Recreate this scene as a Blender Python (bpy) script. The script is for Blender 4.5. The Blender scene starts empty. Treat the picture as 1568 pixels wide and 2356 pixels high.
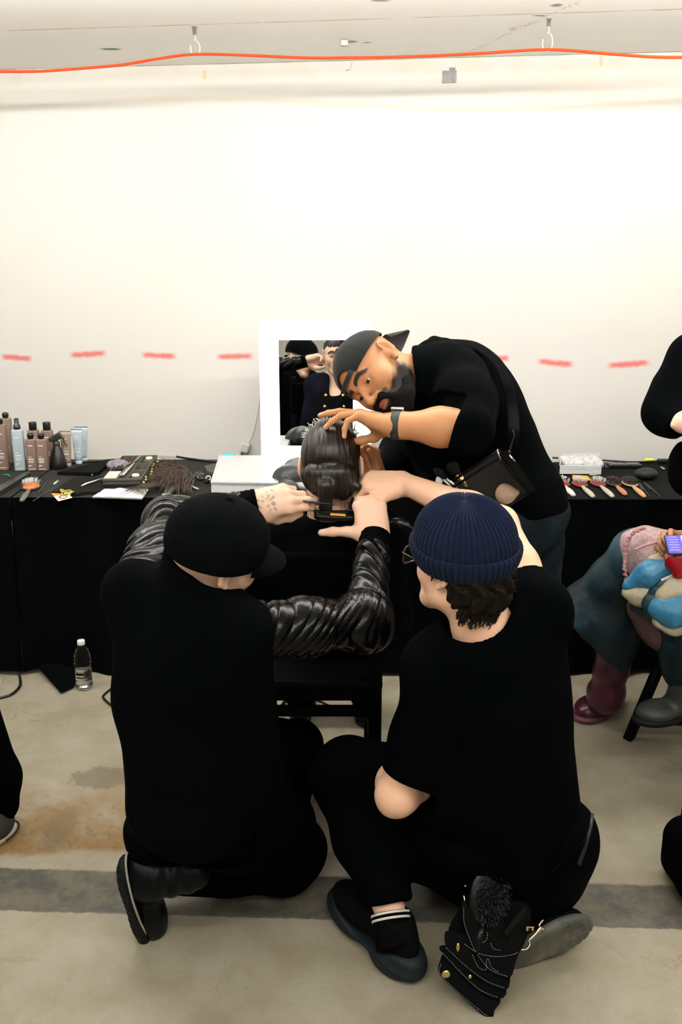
import bpy, math, random
import numpy as np
from mathutils import Vector, Matrix
random.seed(7); RNG = np.random.default_rng(7)
SC = bpy.context.scene
COL = SC.collection
# ------------------------------------------------------------------ camera numbers (28-35 mm lens, held at 1.63 m)
PITCH = math.radians(15.2); CP, SP = math.cos(PITCH), math.sin(PITCH); FPX = 2090.67; HC = 1.63
def P(px, py, Y):
    """point of the place seen at a photo pixel, at distance Y along the floor"""
    r = (px-784)/FPX; u = (1178-py)/FPX
    dy = CP+SP*u; dz = -SP+CP*u; t = Y/dy
    return np.array([r*t, Y, HC+dz*t])
def PZ(px, py, Z):
    r = (px-784)/FPX; u = (1178-py)/FPX
    dy = CP+SP*u; dz = -SP+CP*u; t = (Z-HC)/dz
    return np.array([r*t, dy*t, Z])
A3 = lambda *v: np.array(v, float)
def nrm(v): v = np.asarray(v, float); return v/(np.linalg.norm(v)+1e-12)
# ------------------------------------------------------------------ object helpers
def tag(o, label=None, cat=None, group=None, kind=None):
    if label: o['label'] = label
    if cat: o['category'] = cat
    if group: o['group'] = group
    if kind: o['kind'] = kind
    return o
def empty(name, loc, label, cat, group=None):
    o = bpy.data.objects.new(name, None); COL.objects.link(o); o.location = Vector([float(v) for v in loc])
    o.empty_display_size = .05
    return tag(o, label, cat, group)
def put(o, parent):
    if parent is not None:
        o.parent = parent
        o.matrix_parent_inverse = (parent_world(parent)).inverted()
def parent_world(p):
    m = p.matrix_basis.copy()
    if p.parent: m = parent_world(p.parent) @ p.matrix_parent_inverse @ m
    return m
def mesh_obj(name, V, F, mat, parent=None, smooth=True, quads=False):
    V = np.asarray(V, np.float32)
    me = bpy.data.meshes.new(name)
    if quads:
        F = np.asarray(F, np.int32)
        me.vertices.add(len(V)); me.vertices.foreach_set('co', V.ravel())
        n = F.shape[1]
        me.loops.add(F.size); me.loops.foreach_set('vertex_index', F.ravel())
        me.polygons.add(len(F))
        me.polygons.foreach_set('loop_start', np.arange(0, F.size, n, dtype=np.int32))
        me.update(calc_edges=True); me.validate()
    else:
        me.from_pydata([tuple(map(float, v)) for v in V], [], [tuple(int(i) for i in f) for f in F]); me.update()
    me.polygons.foreach_set('use_smooth', np.full(len(me.polygons), smooth)); me.update()
    if mat is not None:
        for m in (mat if isinstance(mat, (list, tuple)) else [mat]): me.materials.append(m)
    o = bpy.data.objects.new(name, me); COL.objects.link(o); put(o, parent)
    return o
class MB:
    """collects boxes, tubes, lathes, grids into ONE mesh"""
    def __init__(s): s.v = []; s.f = []; s.m = []; s.sm = []
    def add(s, V, F, mi=0, sm=True):
        b = len(s.v); s.v += [tuple(map(float, v)) for v in V]
        s.f += [tuple(int(i)+b for i in f) for f in F]; s.m += [mi]*len(F); s.sm += [sm]*len(F); return s
    def box(s, c, size, R=None, mi=0, bev=0.0):
        hx, hy, hz = [q/2 for q in size]; R = np.eye(3) if R is None else R
        if bev <= 0:
            V = [np.array(c)+R@A3(x*hx, y*hy, z*hz) for z in (-1, 1) for y in (-1, 1) for x in (-1, 1)]
            return s.add(V, [(0,2,3,1),(4,5,7,6),(0,1,5,4),(2,6,7,3),(0,4,6,2),(1,3,7,5)], mi, False)
        b = min(bev, hx*.95, hy*.95, hz*.95); V = []; F = []
        # rounded prism: outline rounded in the two larger directions by stacked rings
        prof = [(hz-b*(1-math.sin(a)), -b*(1-math.cos(a))) for a in (0, math.pi/4, math.pi/2)]
        rings = [(-z, o) for z, o in reversed(prof)]+[(z, o) for z, o in prof]
        n = 0
        for z, o in rings:
            ring = []
            for qx, qy, a0 in ((1, 1, 0), (-1, 1, 90), (-1, -1, 180), (1, -1, 270)):
                for k in range(4):
                    a = math.radians(a0+k*30)
                    ring.append(np.array(c)+R@A3(qx*(hx-b)+(b+o)*math.cos(a), qy*(hy-b)+(b+o)*math.sin(a), z))
            V += ring; n = len(ring)
        k = len(rings)
        for i in range(k-1):
            for j in range(n): F.append((i*n+j, i*n+(j+1) % n, (i+1)*n+(j+1) % n, (i+1)*n+j))
        F.append(tuple(reversed(range(n)))); F.append(tuple((k-1)*n+j for j in range(n)))
        return s.add(V, F, mi, False)
    def tube(s, pts, r, n=8, mi=0, closed=False, flat=1.0, up=None):
        pts = [np.array(p, float) for p in pts]; m = len(pts)
        rs = r if hasattr(r, '__len__') else [r]*m
        V = []; F = []; prev = None
        for i, p in enumerate(pts):
            a = pts[(i-1) % m] if (closed or i > 0) else p; b = pts[(i+1) % m] if (closed or i < m-1) else p
            t = nrm(b-a)
            if prev is None:
                ref = A3(0, 0, 1) if up is None else np.array(up, float)
                if abs(t@ref) > .95: ref = A3(1, 0, 0)
                prev = nrm(np.cross(t, ref))
            u = nrm(prev-t*(prev@t)); w = np.cross(t, u); prev = u
            for k in range(n):
                a_ = 2*math.pi*k/n; V.append(p+rs[i]*(math.cos(a_)*u+flat*math.sin(a_)*w))
        for i in range(m if closed else m-1):
            for k in range(n): F.append((i*n+k, i*n+(k+1) % n, ((i+1) % m)*n+(k+1) % n, ((i+1) % m)*n+k))
        if not closed:
            F.append(tuple(reversed(range(n)))); F.append(tuple((m-1)*n+k for k in range(n)))
        return s.add(V, F, mi, True)
    def lathe(s, prof, c=(0, 0, 0), R=None, n=24, mi=0, sx=1, sy=1, sm=True):
        R = np.eye(3) if R is None else R; V = []; F = []
        for r, z in prof:
            for k in range(n):
                a = 2*math.pi*k/n; V.append(np.array(c)+R@A3(max(r, 1e-5)*math.cos(a)*sx, max(r, 1e-5)*math.sin(a)*sy, z))
        m = len(prof)
        for i in range(m-1):
            for k in range(n): F.append((i*n+k, i*n+(k+1) % n, (i+1)*n+(k+1) % n, (i+1)*n+k))
        F.append(tuple(reversed(range(n)))); F.append(tuple((m-1)*n+k for k in range(n)))
        return s.add(V, F, mi, sm)
    def grid(s, fn, nu, nv, mi=0, wrap=False, sm=True):
        V = [fn(i/(nu-(0 if wrap else 1)), j/(nv-1)) for j in range(nv) for i in range(nu)]; F = []
        for j in range(nv-1):
            for i in range(nu if wrap else nu-1):
                i2 = (i+1) % nu; F.append((j*nu+i, j*nu+i2, (j+1)*nu+i2, (j+1)*nu+i))
        return s.add(V, F, mi, sm)
    def prism(s, outline, th, fr, mi=0, sm=False):
        """outline: 2D points; fr(x, y, z) -> world; thickness th"""
        n = len(outline); V = [fr(x, y, 0) for x, y in outline]+[fr(x, y, th) for x, y in outline]
        F = [tuple(reversed(range(n))), tuple(range(n, 2*n))]+[(i, (i+1) % n, n+(i+1) % n, n+i) for i in range(n)]
        return s.add(V, F, mi, sm)
    def build(s, name, mat, parent=None):
        o = mesh_obj(name, s.v, s.f, mat, parent)
        o.data.polygons.foreach_set('material_index', s.m); o.data.polygons.foreach_set('use_smooth', s.sm); o.data.update()
        return o
def catmull(pts, n=8, closed=False):
    pts = [np.array(p, float) for p in pts]; m = len(pts); out = []
    for i in range(m if closed else m-1):
        g = (lambda k: pts[k % m]) if closed else (lambda k: pts[min(max(k, 0), m-1)])
        p0, p1, p2, p3 = g(i-1), g(i), g(i+1), g(i+2)
        for k in range(n):
            t = k/n; out.append(.5*((2*p1)+(-p0+p2)*t+(2*p0-5*p1+4*p2-p3)*t*t+(-p0+3*p1-3*p2+p3)*t**3))
    if not closed: out.append(pts[-1])
    return out
def rotz(a): c, s = math.cos(a), math.sin(a); return np.array([[c, -s, 0], [s, c, 0], [0, 0, 1.]])
def rotx(a): c, s = math.cos(a), math.sin(a); return np.array([[1., 0, 0], [0, c, -s], [0, s, c]])
def roty(a): c, s = math.cos(a), math.sin(a); return np.array([[c, 0, s], [0, 1., 0], [-s, 0, c]])
def frame(fwd, up):
    """columns: right, forward, up"""
    f = nrm(fwd); u = np.array(up, float); u = nrm(u-f*(u@f)); return np.stack([np.cross(f, u), f, u], 1)
def zframe(z, x=(1, 0, 0)):
    z = nrm(z); x = np.array(x, float)
    if abs(nrm(x)@z) > .97: x = A3(0, 1, 0)
    x = nrm(x-z*(x@z)); return np.stack([x, np.cross(z, x), z], 1)
# ------------------------------------------------------------------ signed-distance sculpting
def length(a): return np.sqrt(np.einsum('ij,ij->i', a, a))
def far(c, R, q, rad):
    d = np.linalg.norm(np.asarray(q)-c)-rad-R
    return d if d > .13 else None
def cap(a, b, ra, rb=None):
    a = np.array(a, float); b = np.array(b, float); rb = ra if rb is None else rb
    q = (a+b)/2; rad = np.linalg.norm(b-a)/2+max(ra, rb); ab = b-a; L = max(ab@ab, 1e-12)
    def f(p, c, R):
        g = far(c, R, q, rad)
        if g is not None: return np.full(len(p), g)
        t = np.clip((p-a)@ab/L, 0, 1)
        return length(p-a-t[:, None]*ab)-(ra+t*(rb-ra))
    return f
def sph(a, r): return cap(a, a, r)
def ell(q, r, R=None):
    q = np.array(q, float); r = np.array(r, float); R = np.eye(3) if R is None else np.asarray(R); rad = r.max()
    def f(p, c, RR):
        g = far(c, RR, q, rad)
        if g is not None: return np.full(len(p), g)
        l = (p-q)@R; k0 = length(l/r); k1 = length(l/(r*r))
        return k0*(k0-1)/np.maximum(k1, 1e-9)
    return f
def rbox(q, h, R=None, rr=.01):
    q = np.array(q, float); h = np.array(h, float); R = np.eye(3) if R is None else R; rad = np.linalg.norm(h)+rr
    def f(p, c, RR):
        g = far(c, RR, q, rad)
        if g is not None: return np.full(len(p), g)
        d = np.abs((p-q)@R)-h+rr
        return length(np.maximum(d, 0))+np.minimum(d.max(1), 0)-rr
    return f
def plane(q, n):
    """inside where (p-q).n < 0"""
    q = np.array(q, float); n = nrm(n); return lambda p, c, R: (p-q)@n
def U(k, *fs):
    def f(p, c, R):
        d = fs[0](p, c, R)
        for g in fs[1:]:
            e = g(p, c, R)
            if k <= 0: d = np.minimum(d, e)
            else:
                h = np.maximum(k-np.abs(d-e), 0)/k; d = np.minimum(d, e)-h*h*k*.25
        return d
    return f
def S(k, a, *bs):
    def f(p, c, R):
        d = a(p, c, R)
        for b in bs:
            e = -b(p, c, R); h = np.maximum(k-np.abs(d-e), 0)/max(k, 1e-9); d = np.maximum(d, e)+h*h*k*.25
        return d
    return f
def I(k, a, *bs): return S(k, a, *[(lambda p, c, R, b=b: -b(p, c, R)) for b in bs])
def off(a, r): return lambda p, c, R: a(p, c, R)-r
def disp(a, fn): return lambda p, c, R: a(p, c, R)+fn(p)
def shell(a, t): return lambda p, c, R: np.abs(a(p, c, R))-t
def polar_folds(amp, freq, seed=0):
    """soft cloth folds: warped sines"""
    r = np.random.default_rng(seed); K = r.normal(size=(5, 3)); K /= np.linalg.norm(K, axis=1)[:, None]; ph = r.uniform(0, 6, 5)
    def fn(p):
        w = np.sin(p@K[0]*freq*.6+ph[0])*1.3
        a = np.sin(p@K[1]*freq+w*1.5+ph[1]); b = np.sin(p@K[2]*freq*1.7+a*1.2+ph[2]); c = np.sin(p@K[3]*freq*.5+b*.6+ph[3])
        return amp*(a*.5+b*.3*c+.3*c)
    return fn
def ring_folds(a, b, amp, freq, seed=0, skew=.5):
    """wrinkles across a sleeve from a to b"""
    a = np.array(a, float); ax = nrm(np.array(b, float)-a); r = np.random.default_rng(seed)
    u = zframe(ax)[:, 0]; v = zframe(ax)[:, 1]; ph = r.uniform(0, 6, 4)
    def fn(p):
        l = p-a; t = l@ax; x = l@u; y = l@v; th = np.arctan2(y, x)
        w = t*freq+np.sin(th+ph[0])*skew*3+np.sin(th*2+ph[1]+t*freq*.3)*skew*1.4
        m = .5+.5*np.sin(th*1+ph[2]+t*9)
        s = np.sin(w); s2 = np.sin(w*1.63+2*np.sin(th+ph[3]))
        return amp*((1-np.abs(s))**2*.9*m+(1-np.abs(s2))**2*.5*(1-m)-.4)
    return fn
def polygonise(f, lo, hi, h):
    """surface nets on blocks near the surface"""
    N = 12; lo = np.array(lo, float); nb = np.ceil((np.array(hi)-lo)/(h*N)).astype(int)
    B = np.stack(np.meshgrid(*[np.arange(n) for n in nb], indexing='ij'), -1).reshape(-1, 3)
    hs = h*N*.5; cen = lo+(B+.5)*h*N; rad = hs*math.sqrt(3)
    # two level cull
    keep = []
    G = 4
    key = B//G; uk, inv = np.unique(key, axis=0, return_inverse=True); inv = inv.ravel()
    order = np.argsort(inv, kind='stable'); bounds = np.searchsorted(inv[order], np.arange(len(uk)+1))
    for i in range(len(uk)):
        idx = order[bounds[i]:bounds[i+1]]; c = cen[idx].mean(0); R = rad*G
        d = f(cen[idx], c, R); k = np.abs(d) < rad*1.25+.006; keep.append(idx[k])
    keep = np.concatenate(keep); VID = []; VP = []; Q = []
    ax = np.arange(-0, N+1); g = np.stack(np.meshgrid(ax, ax, ax, indexing='ij'), -1).reshape(-1, 3)
    dims = nb*N+4
    gid = lambda ijk: ((ijk[:, 0]+1)*dims[1]+(ijk[:, 1]+1))*dims[2]+(ijk[:, 2]+1)
    corners = [(i, j, k) for i in (0, 1) for j in (0, 1) for k in (0, 1)]
    edges = [(a, b) for a in range(8) for b in range(a+1, 8) if sum(abs(corners[a][q]-corners[b][q]) for q in range(3)) == 1]
    for bi in keep:
        b0 = B[bi]*N; p = lo+(g+b0)*h; d = f(p, cen[bi], rad).reshape(N+1, N+1, N+1)
        sgn = d < 0
        if sgn.all() or not sgn.any(): continue
        cs = np.stack([sgn[i:i+N, j:j+N, k:k+N] for i, j, k in corners], -1)
        act = cs.any(-1) & ~cs.all(-1); ii = np.argwhere(act)
        if len(ii):
            dv = np.stack([d[i:i+N, j:j+N, k:k+N][act] for i, j, k in corners], -1)
            acc = np.zeros((len(ii), 3)); cnt = np.zeros(len(ii))
            for a, b in edges:
                da, db = dv[:, a], dv[:, b]; m = (da < 0) != (db < 0); t = np.where(m, da/np.where(m, da-db, 1), 0)
                ca, cb = np.array(corners[a]), np.array(corners[b])
                acc += m[:, None]*(ca+(cb-ca)*t[:, None]); cnt += m
            VP.append(lo+(ii+b0+acc/cnt[:, None])*h); VID.append(gid(ii+b0))
        for axn in range(3):
            o = [0, 0, 0]; o[axn] = 1
            s0 = sgn[:N, :N, :N]; s1 = sgn[o[0]:N+o[0], o[1]:N+o[1], o[2]:N+o[2]]
            e = np.argwhere(s0 != s1)
            if not len(e): continue
            ins = s0[tuple(e.T)]; e = e+b0; u, v = (axn+1) % 3, (axn+2) % 3
            du = np.zeros(3, int); du[u] = 1; dv_ = np.zeros(3, int); dv_[v] = 1
            q = np.stack([gid(e-du-dv_), gid(e-dv_), gid(e), gid(e-du)], 1)
            q = np.where(ins[:, None], q, q[:, ::-1]); Q.append(q)
    if not VID: raise RuntimeError('empty sculpt lo=%s hi=%s keep=%d' % (lo, hi, len(keep)))
    VID = np.concatenate(VID); VP = np.concatenate(VP); Q = np.concatenate(Q)
    o = np.argsort(VID); VID = VID[o]; VP = VP[o]
    qi = np.searchsorted(VID, Q); qi = np.minimum(qi, len(VID)-1); ok = (VID[qi] == Q).all(1)
    return VP, qi[ok]
def sculpt(name, f, lo, hi, h, mat, parent=None, relax=1, masks=None):
    V, Q = polygonise(f, lo, hi, h)
    lab = np.arange(len(V)); E = np.concatenate([Q[:, [0, 1]], Q[:, [1, 2]], Q[:, [2, 3]]])
    for _ in range(200):   # drop stray crumbs that are not joined to the main piece
        m = np.minimum(lab[E[:, 0]], lab[E[:, 1]]); new = lab.copy(); np.minimum.at(new, lab[E[:, 0]], m); np.minimum.at(new, lab[E[:, 1]], m)
        np.minimum.at(new, E[:, 0], m); np.minimum.at(new, E[:, 1], m); new = new[new]
        if (new == lab).all(): break
        lab = new
    u_, inv, cnt_ = np.unique(lab, return_inverse=True, return_counts=True); inv = inv.ravel()
    good = cnt_ >= .04*cnt_.max()
    if not good.all():
        k = good[inv]; idx = np.cumsum(k)-1; Q = idx[Q[k[Q].all(1)]]; V = V[k]
    for _ in range(relax):   # one light tangential smoothing keeps surface-net facets even
        acc = np.zeros_like(V); cnt = np.zeros(len(V))
        for a, b in ((0, 1), (1, 2), (2, 3), (3, 0)):
            np.add.at(acc, Q[:, a], V[Q[:, b]]); np.add.at(acc, Q[:, b], V[Q[:, a]]); np.add.at(cnt, Q[:, a], 1); np.add.at(cnt, Q[:, b], 1)
        V = V*.5+.5*acc/np.maximum(cnt, 1)[:, None]
    o = mesh_obj(name, V, Q, mat, parent, quads=True)
    if masks:
        for k, fn in masks.items():
            at = o.data.attributes.new(k, 'FLOAT', 'POINT'); at.data.foreach_set('value', np.clip(fn(V), 0, 1).astype(np.float32))
    return o
def bounds_of(pts, m):
    a = np.array(pts); return a.min(0)-m, a.max(0)+m
# ------------------------------------------------------------------ materials
MATS = {}
def mat(name, col, rough=.6, metal=0, **kw):
    if name in MATS: return MATS[name]
    m = bpy.data.materials.new(name); m.use_nodes = True; b = m.node_tree.nodes['Principled BSDF']
    b.inputs['Base Color'].default_value = (*col, 1); b.inputs['Roughness'].default_value = rough; b.inputs['Metallic'].default_value = metal
    nt = m.node_tree; L = nt.links
    for k, v in kw.items():
        if k == 'emit': b.inputs['Emission Color'].default_value = (*v[0], 1); b.inputs['Emission Strength'].default_value = v[1]
        elif k == 'sss': b.inputs['Subsurface Weight'].default_value = v; b.inputs['Subsurface Radius'].default_value = (.012, .005, .003); b.inputs['Subsurface Scale'].default_value = 1.0
        elif k == 'sheen': b.inputs['Sheen Weight'].default_value = v; b.inputs['Sheen Roughness'].default_value = .4
        elif k == 'trans': b.inputs['Transmission Weight'].default_value = v
        elif k == 'ior': b.inputs['IOR'].default_value = v
        elif k == 'spec': b.inputs['Specular IOR Level'].default_value = v
        elif k == 'coat': b.inputs['Coat Weight'].default_value = v; b.inputs['Coat Roughness'].default_value = .12
        elif k == 'alpha': b.inputs['Alpha'].default_value = v
        elif k == 'aniso': b.inputs['Anisotropic'].default_value = v
    tc = None
    def coord():
        n = nt.nodes.new('ShaderNodeTexCoord'); return n.outputs['Object']
    if 'vary' in kw:      # (scale, colour2, lo, hi[, stretch])
        v = kw['vary']; t = nt.nodes.new('ShaderNodeTexNoise'); t.inputs['Scale'].default_value = v[0]; t.inputs['Detail'].default_value = 5
        mp = nt.nodes.new('ShaderNodeMapping'); L.new(coord(), mp.inputs[0]); L.new(mp.outputs[0], t.inputs['Vector'])
        if len(v) > 4: mp.inputs['Scale'].default_value = v[4]
        r = nt.nodes.new('ShaderNodeValToRGB'); r.color_ramp.elements[0].position = v[2]; r.color_ramp.elements[1].position = v[3]
        r.color_ramp.elements[0].color = (*col, 1); r.color_ramp.elements[1].color = (*v[1], 1)
        L.new(t.outputs[0], r.inputs[0]); L.new(r.outputs[0], b.inputs['Base Color'])
    if 'bump' in kw:      # (scale, strength, distance[, stretch])
        v = kw['bump']; t = nt.nodes.new('ShaderNodeTexNoise'); t.inputs['Scale'].default_value = v[0]; t.inputs['Detail'].default_value = 4
        mp = nt.nodes.new('ShaderNodeMapping'); L.new(coord(), mp.inputs[0]); L.new(mp.outputs[0], t.inputs['Vector'])
        if len(v) > 3: mp.inputs['Scale'].default_value = v[3]
        bp = nt.nodes.new('ShaderNodeBump'); bp.inputs['Strength'].default_value = v[1]; bp.inputs['Distance'].default_value = v[2]
        L.new(t.outputs[0], bp.inputs['Height']); L.new(bp.outputs[0], b.inputs['Normal'])
    MATS[name] = m
    return m
def layer(m, attr, col, rough=None):
    """blend another colour over a material where a per-point mask says so (lips, brows, beard, tattoo)"""
    nt = m.node_tree; L = nt.links; b = nt.nodes['Principled BSDF']
    a = nt.nodes.new('ShaderNodeAttribute'); a.attribute_name = attr
    mx = nt.nodes.new('ShaderNodeMix'); mx.data_type = 'RGBA'; mx.inputs[7].default_value = (*col, 1)
    inp = b.inputs['Base Color']
    if inp.links: L.new(inp.links[0].from_socket, mx.inputs[6])
    else: mx.inputs[6].default_value = inp.default_value
    L.new(a.outputs['Fac'], mx.inputs[0]); L.new(mx.outputs[2], inp)
    return m
class NT:
    """tiny node-maths builder"""
    def __init__(s, m): s.nt = m.node_tree; s.L = s.nt.links
    def m(s, op, a, b=None, c=None, clamp=False):
        n = s.nt.nodes.new('ShaderNodeMath'); n.operation = op; n.use_clamp = clamp
        for i, v in enumerate((a, b, c)):
            if v is None: continue
            if isinstance(v, (int, float)): n.inputs[i].default_value = v
            else: s.L.new(v, n.inputs[i])
        return n.outputs[0]
    def node(s, t, **kw):
        n = s.nt.nodes.new(t)
        for k, v in kw.items(): setattr(n, k, v)
        return n
    def sstep(s, x, a, b):
        n = s.nt.nodes.new('ShaderNodeMapRange'); n.interpolation_type = 'SMOOTHSTEP'
        s.L.new(x, n.inputs[0]); n.inputs[1].default_value = a; n.inputs[2].default_value = b
        return n.outputs[0]
    def mix(s, fac, a, b):
        n = s.nt.nodes.new('ShaderNodeMix'); n.data_type = 'RGBA'
        for i, v in ((0, fac), (6, a), (7, b)):
            if isinstance(v, tuple): n.inputs[i].default_value = (*v, 1)
            elif isinstance(v, (int, float)): n.inputs[i].default_value = v
            else: s.L.new(v, n.inputs[i])
        return n.outputs[2]
    def noise(s, vec, sc, det=4, rough=.5):
        n = s.nt.nodes.new('ShaderNodeTexNoise'); n.inputs['Scale'].default_value = sc; n.inputs['Detail'].default_value = det; n.inputs['Roughness'].default_value = rough
        s.L.new(vec, n.inputs['Vector']); return n.outputs[0]
# ------------------------------------------------------------------ anatomy
def head_sdf(c, R, s=1.0, beard=0.0, jaw=1.0, thin=1.0, mouth_open=0.0, lid=.0):
    """head in its own frame R (right, forward, up)"""
    c = np.array(c, float); W = lambda x, y, z: c+R@(A3(x*thin, y, z)*s)
    q = lambda v: v*s
    E = lambda x, y, z, a, b, d, RR=None: ell(W(x, y, z), (q(a*thin), q(b), q(d)), R if RR is None else R@RR)
    skull = U(q(.03), E(0, -.014, .032, .076, .094, .086), E(0, .03, .02, .066, .062, .075), E(0, .018, -.045, .057, .062, .062))
    jw = U(q(.03), cap(W(0, .07, -.094), W(0, .06, -.09), q(.021)), cap(W(.046*jaw, .008, -.062), W(.014, .07, -.094), q(.018)),
           cap(W(-.046*jaw, .008, -.062), W(-.014, .07, -.094), q(.018)))
    cheek = U(q(.02), E(.04, .058, -.022, .026, .028, .03), E(-.04, .058, -.022, .026, .028, .03))
    f = U(q(.028), skull, jw, cheek)
    f = U(q(.014), f, cap(W(-.042, .078, .026), W(-.012, .089, .022), q(.0085)), cap(W(.042, .078, .026), W(.012, .089, .022), q(.0085)))
    f = S(q(.016), f, E(-.031, .1, .004, .02, .016, .0135), E(.031, .1, .004, .02, .016, .0135))
    nose = U(q(.008), cap(W(0, .09, .012), W(0, .113, -.026), q(.0065), q(.0095)), sph(W(0, .114, -.029), q(.0095)),
             E(.0135, .103, -.032, .0085, .01, .008), E(-.0135, .103, -.032, .0085, .01, .008))
    f = U(q(.011), f, nose)
    f = S(q(.003), f, E(.0075, .108, -.041, .0038, .005, .005), E(-.0075, .108, -.041, .0038, .005, .005))
    eyes = U(0, sph(W(-.031, .0735, .004), q(.0138)), sph(W(.031, .0735, .004), q(.0138)))
    f = U(q(.004), f, U(0, E(-.031, .0745, .0090, .0158, .0152, .0108+lid), E(.031, .0745, .0090, .0158, .0152, .0108+lid),
                        E(-.031, .0742, -.0045, .0155, .0140, .009), E(.031, .0742, -.0045, .0155, .0140, .009)))
    muzzle = E(0, .082, -.058, .03, .022, .024); f = U(q(.015), f, muzzle)
    lips = U(q(.003), E(0, .099, -.0545, .021, .008, .0052), E(0, .0985, -.066-mouth_open, .019, .0085, .0062))
    f = U(q(.004), f, lips)
    f = S(q(.004), f, E(0, .107, -.060-mouth_open*.5, .023, .008, .0016+mouth_open*.6))
    ears = []
    for sd in (-1, 1):
        RE = rotz(sd*.42)@rotx(.18)
        e = U(q(.004), ell(W(sd*.08, -.012, .002), (q(.0065), q(.0185), q(.0295)), R@RE), ell(W(sd*.0775, -.002, -.026), (q(.005), q(.009), q(.011)), R@RE))
        e = S(q(.005), e, ell(W(sd*.088, -.008, .004), (q(.0075), q(.0105), q(.018)), R@RE))
        e = U(q(.003), e, ell(W(sd*.0765, -.004, -.002), (q(.004), q(.009), q(.012)), R@RE))
        e = U(q(.003), e, *[cap(W(sd*(.084), -.012-.0165*math.cos(a0), .004+.0265*math.sin(a0)), W(sd*.0845, -.012-.0165*math.cos(a1), .004+.0265*math.sin(a1)), q(.0031)) for a0, a1 in zip(np.linspace(-1.0, 2.9, 9)[:-1], np.linspace(-1.0, 2.9, 9)[1:])]); ears.append(e)
    f = U(q(.006), f, *ears)
    L = lambda p: ((p-c)@R)/s
    def nr(p):
        o = np.zeros(len(p)); k = length(p-c) < .17*s
        if k.any(): o[k] = f(p[k], c, .17) < .006
        return o
    def m_lips(p):
        l = L(p); return np.clip(1.4-1.4*np.sqrt((l[:, 0]/.024)**2+((l[:, 2]+.06+mouth_open*.5)/(.0125+mouth_open*.6))**2)+.35, 0, 1)*(l[:, 1] > .085)
    def m_brow(p):
        l = L(p); x = np.abs(l[:, 0]); zc = .029+.004*np.sin((x-.012)/.035*3.1)-np.maximum(x-.042, 0)*.5
        return np.clip(2.2-np.abs(l[:, 2]-zc)/.0042-np.maximum(.011-x, 0)/.002-np.maximum(x-.052, 0)/.004, 0, 1)*(l[:, 1] > .05)
    def m_beard(p):
        l = L(p); x = np.abs(l[:, 0]); z = l[:, 2]; y = l[:, 1]
        n = .006*np.sin(x*260)+.005*np.sin(z*310+y*200)
        side = np.clip((y+.012+n)/.02, 0, 1)*np.clip((-z-.012-.55*np.maximum(y-.02, 0)+n*.7)/.03, 0, 1)
        low = np.clip((-z-.046+n*.5)/.012, 0, 1)*np.clip((y+.01)/.02, 0, 1)
        st = np.clip(1.6-np.abs(z+.047)/.007-np.maximum(x-.034, 0)/.006, 0, 1)*(y > .08)
        m = np.maximum(np.maximum(side*(z > -.1), low), st)
        ms = (1-np.clip(1.9-1.7*np.sqrt((x/.022)**2+((z+.061)/.0105)**2), 0, 1)*(y > .085))
        dens = np.clip(.45+(-z-.02)/.06, .35, 1)
        return np.clip(m*ms*dens, 0, 1)
    def m_lash(p):
        l = L(p); x = np.abs(l[:, 0]); zc_ = .0005+.0045*np.cos(np.clip((x-.031)/.016, -1, 1)*1.5)-lid*.7
        return np.clip(1.5-np.abs(l[:, 2]-zc_)/.0019, 0, 1)*(np.abs(x-.031) < .0165)*(l[:, 1] > .07)*.85
    return dict(f=f, W=W, R=R, c=c, s=s, masks=dict(lips=lambda p: m_lips(p)*nr(p), brow=lambda p: m_brow(p)*nr(p), beard=lambda p: m_beard(p)*nr(p), lash=lambda p: m_lash(p)*nr(p)))
def eyeballs(h, parent, look=(0, 1, 0), lid=.0):
    """two eyeballs, each with its iris, set into the sockets"""
    for sd in (-1, 1):
        c = h['W'](sd*.031, .0752, .004); R = zframe(h['R']@nrm(look)); b = MB(); r = .0136*h['s']
        prof = [(r*math.sin(a), -r*math.cos(a)) for a in np.linspace(.01, math.pi-.01, 20)]
        b.lathe(prof, c, R, 20, 0)
        e = b.build('eye', mat('eye_white', (.7, .68, .66), .12), parent)
        i = MB(); a0 = .52
        i.lathe([(r*1.012*math.sin(a), r*1.012*math.cos(a)) for a in np.linspace(a0, .001, 8)], c, R, 20, 0)
        i.build('iris', mat('iris_brown', (.02, .01, .006), .08), e)
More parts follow.
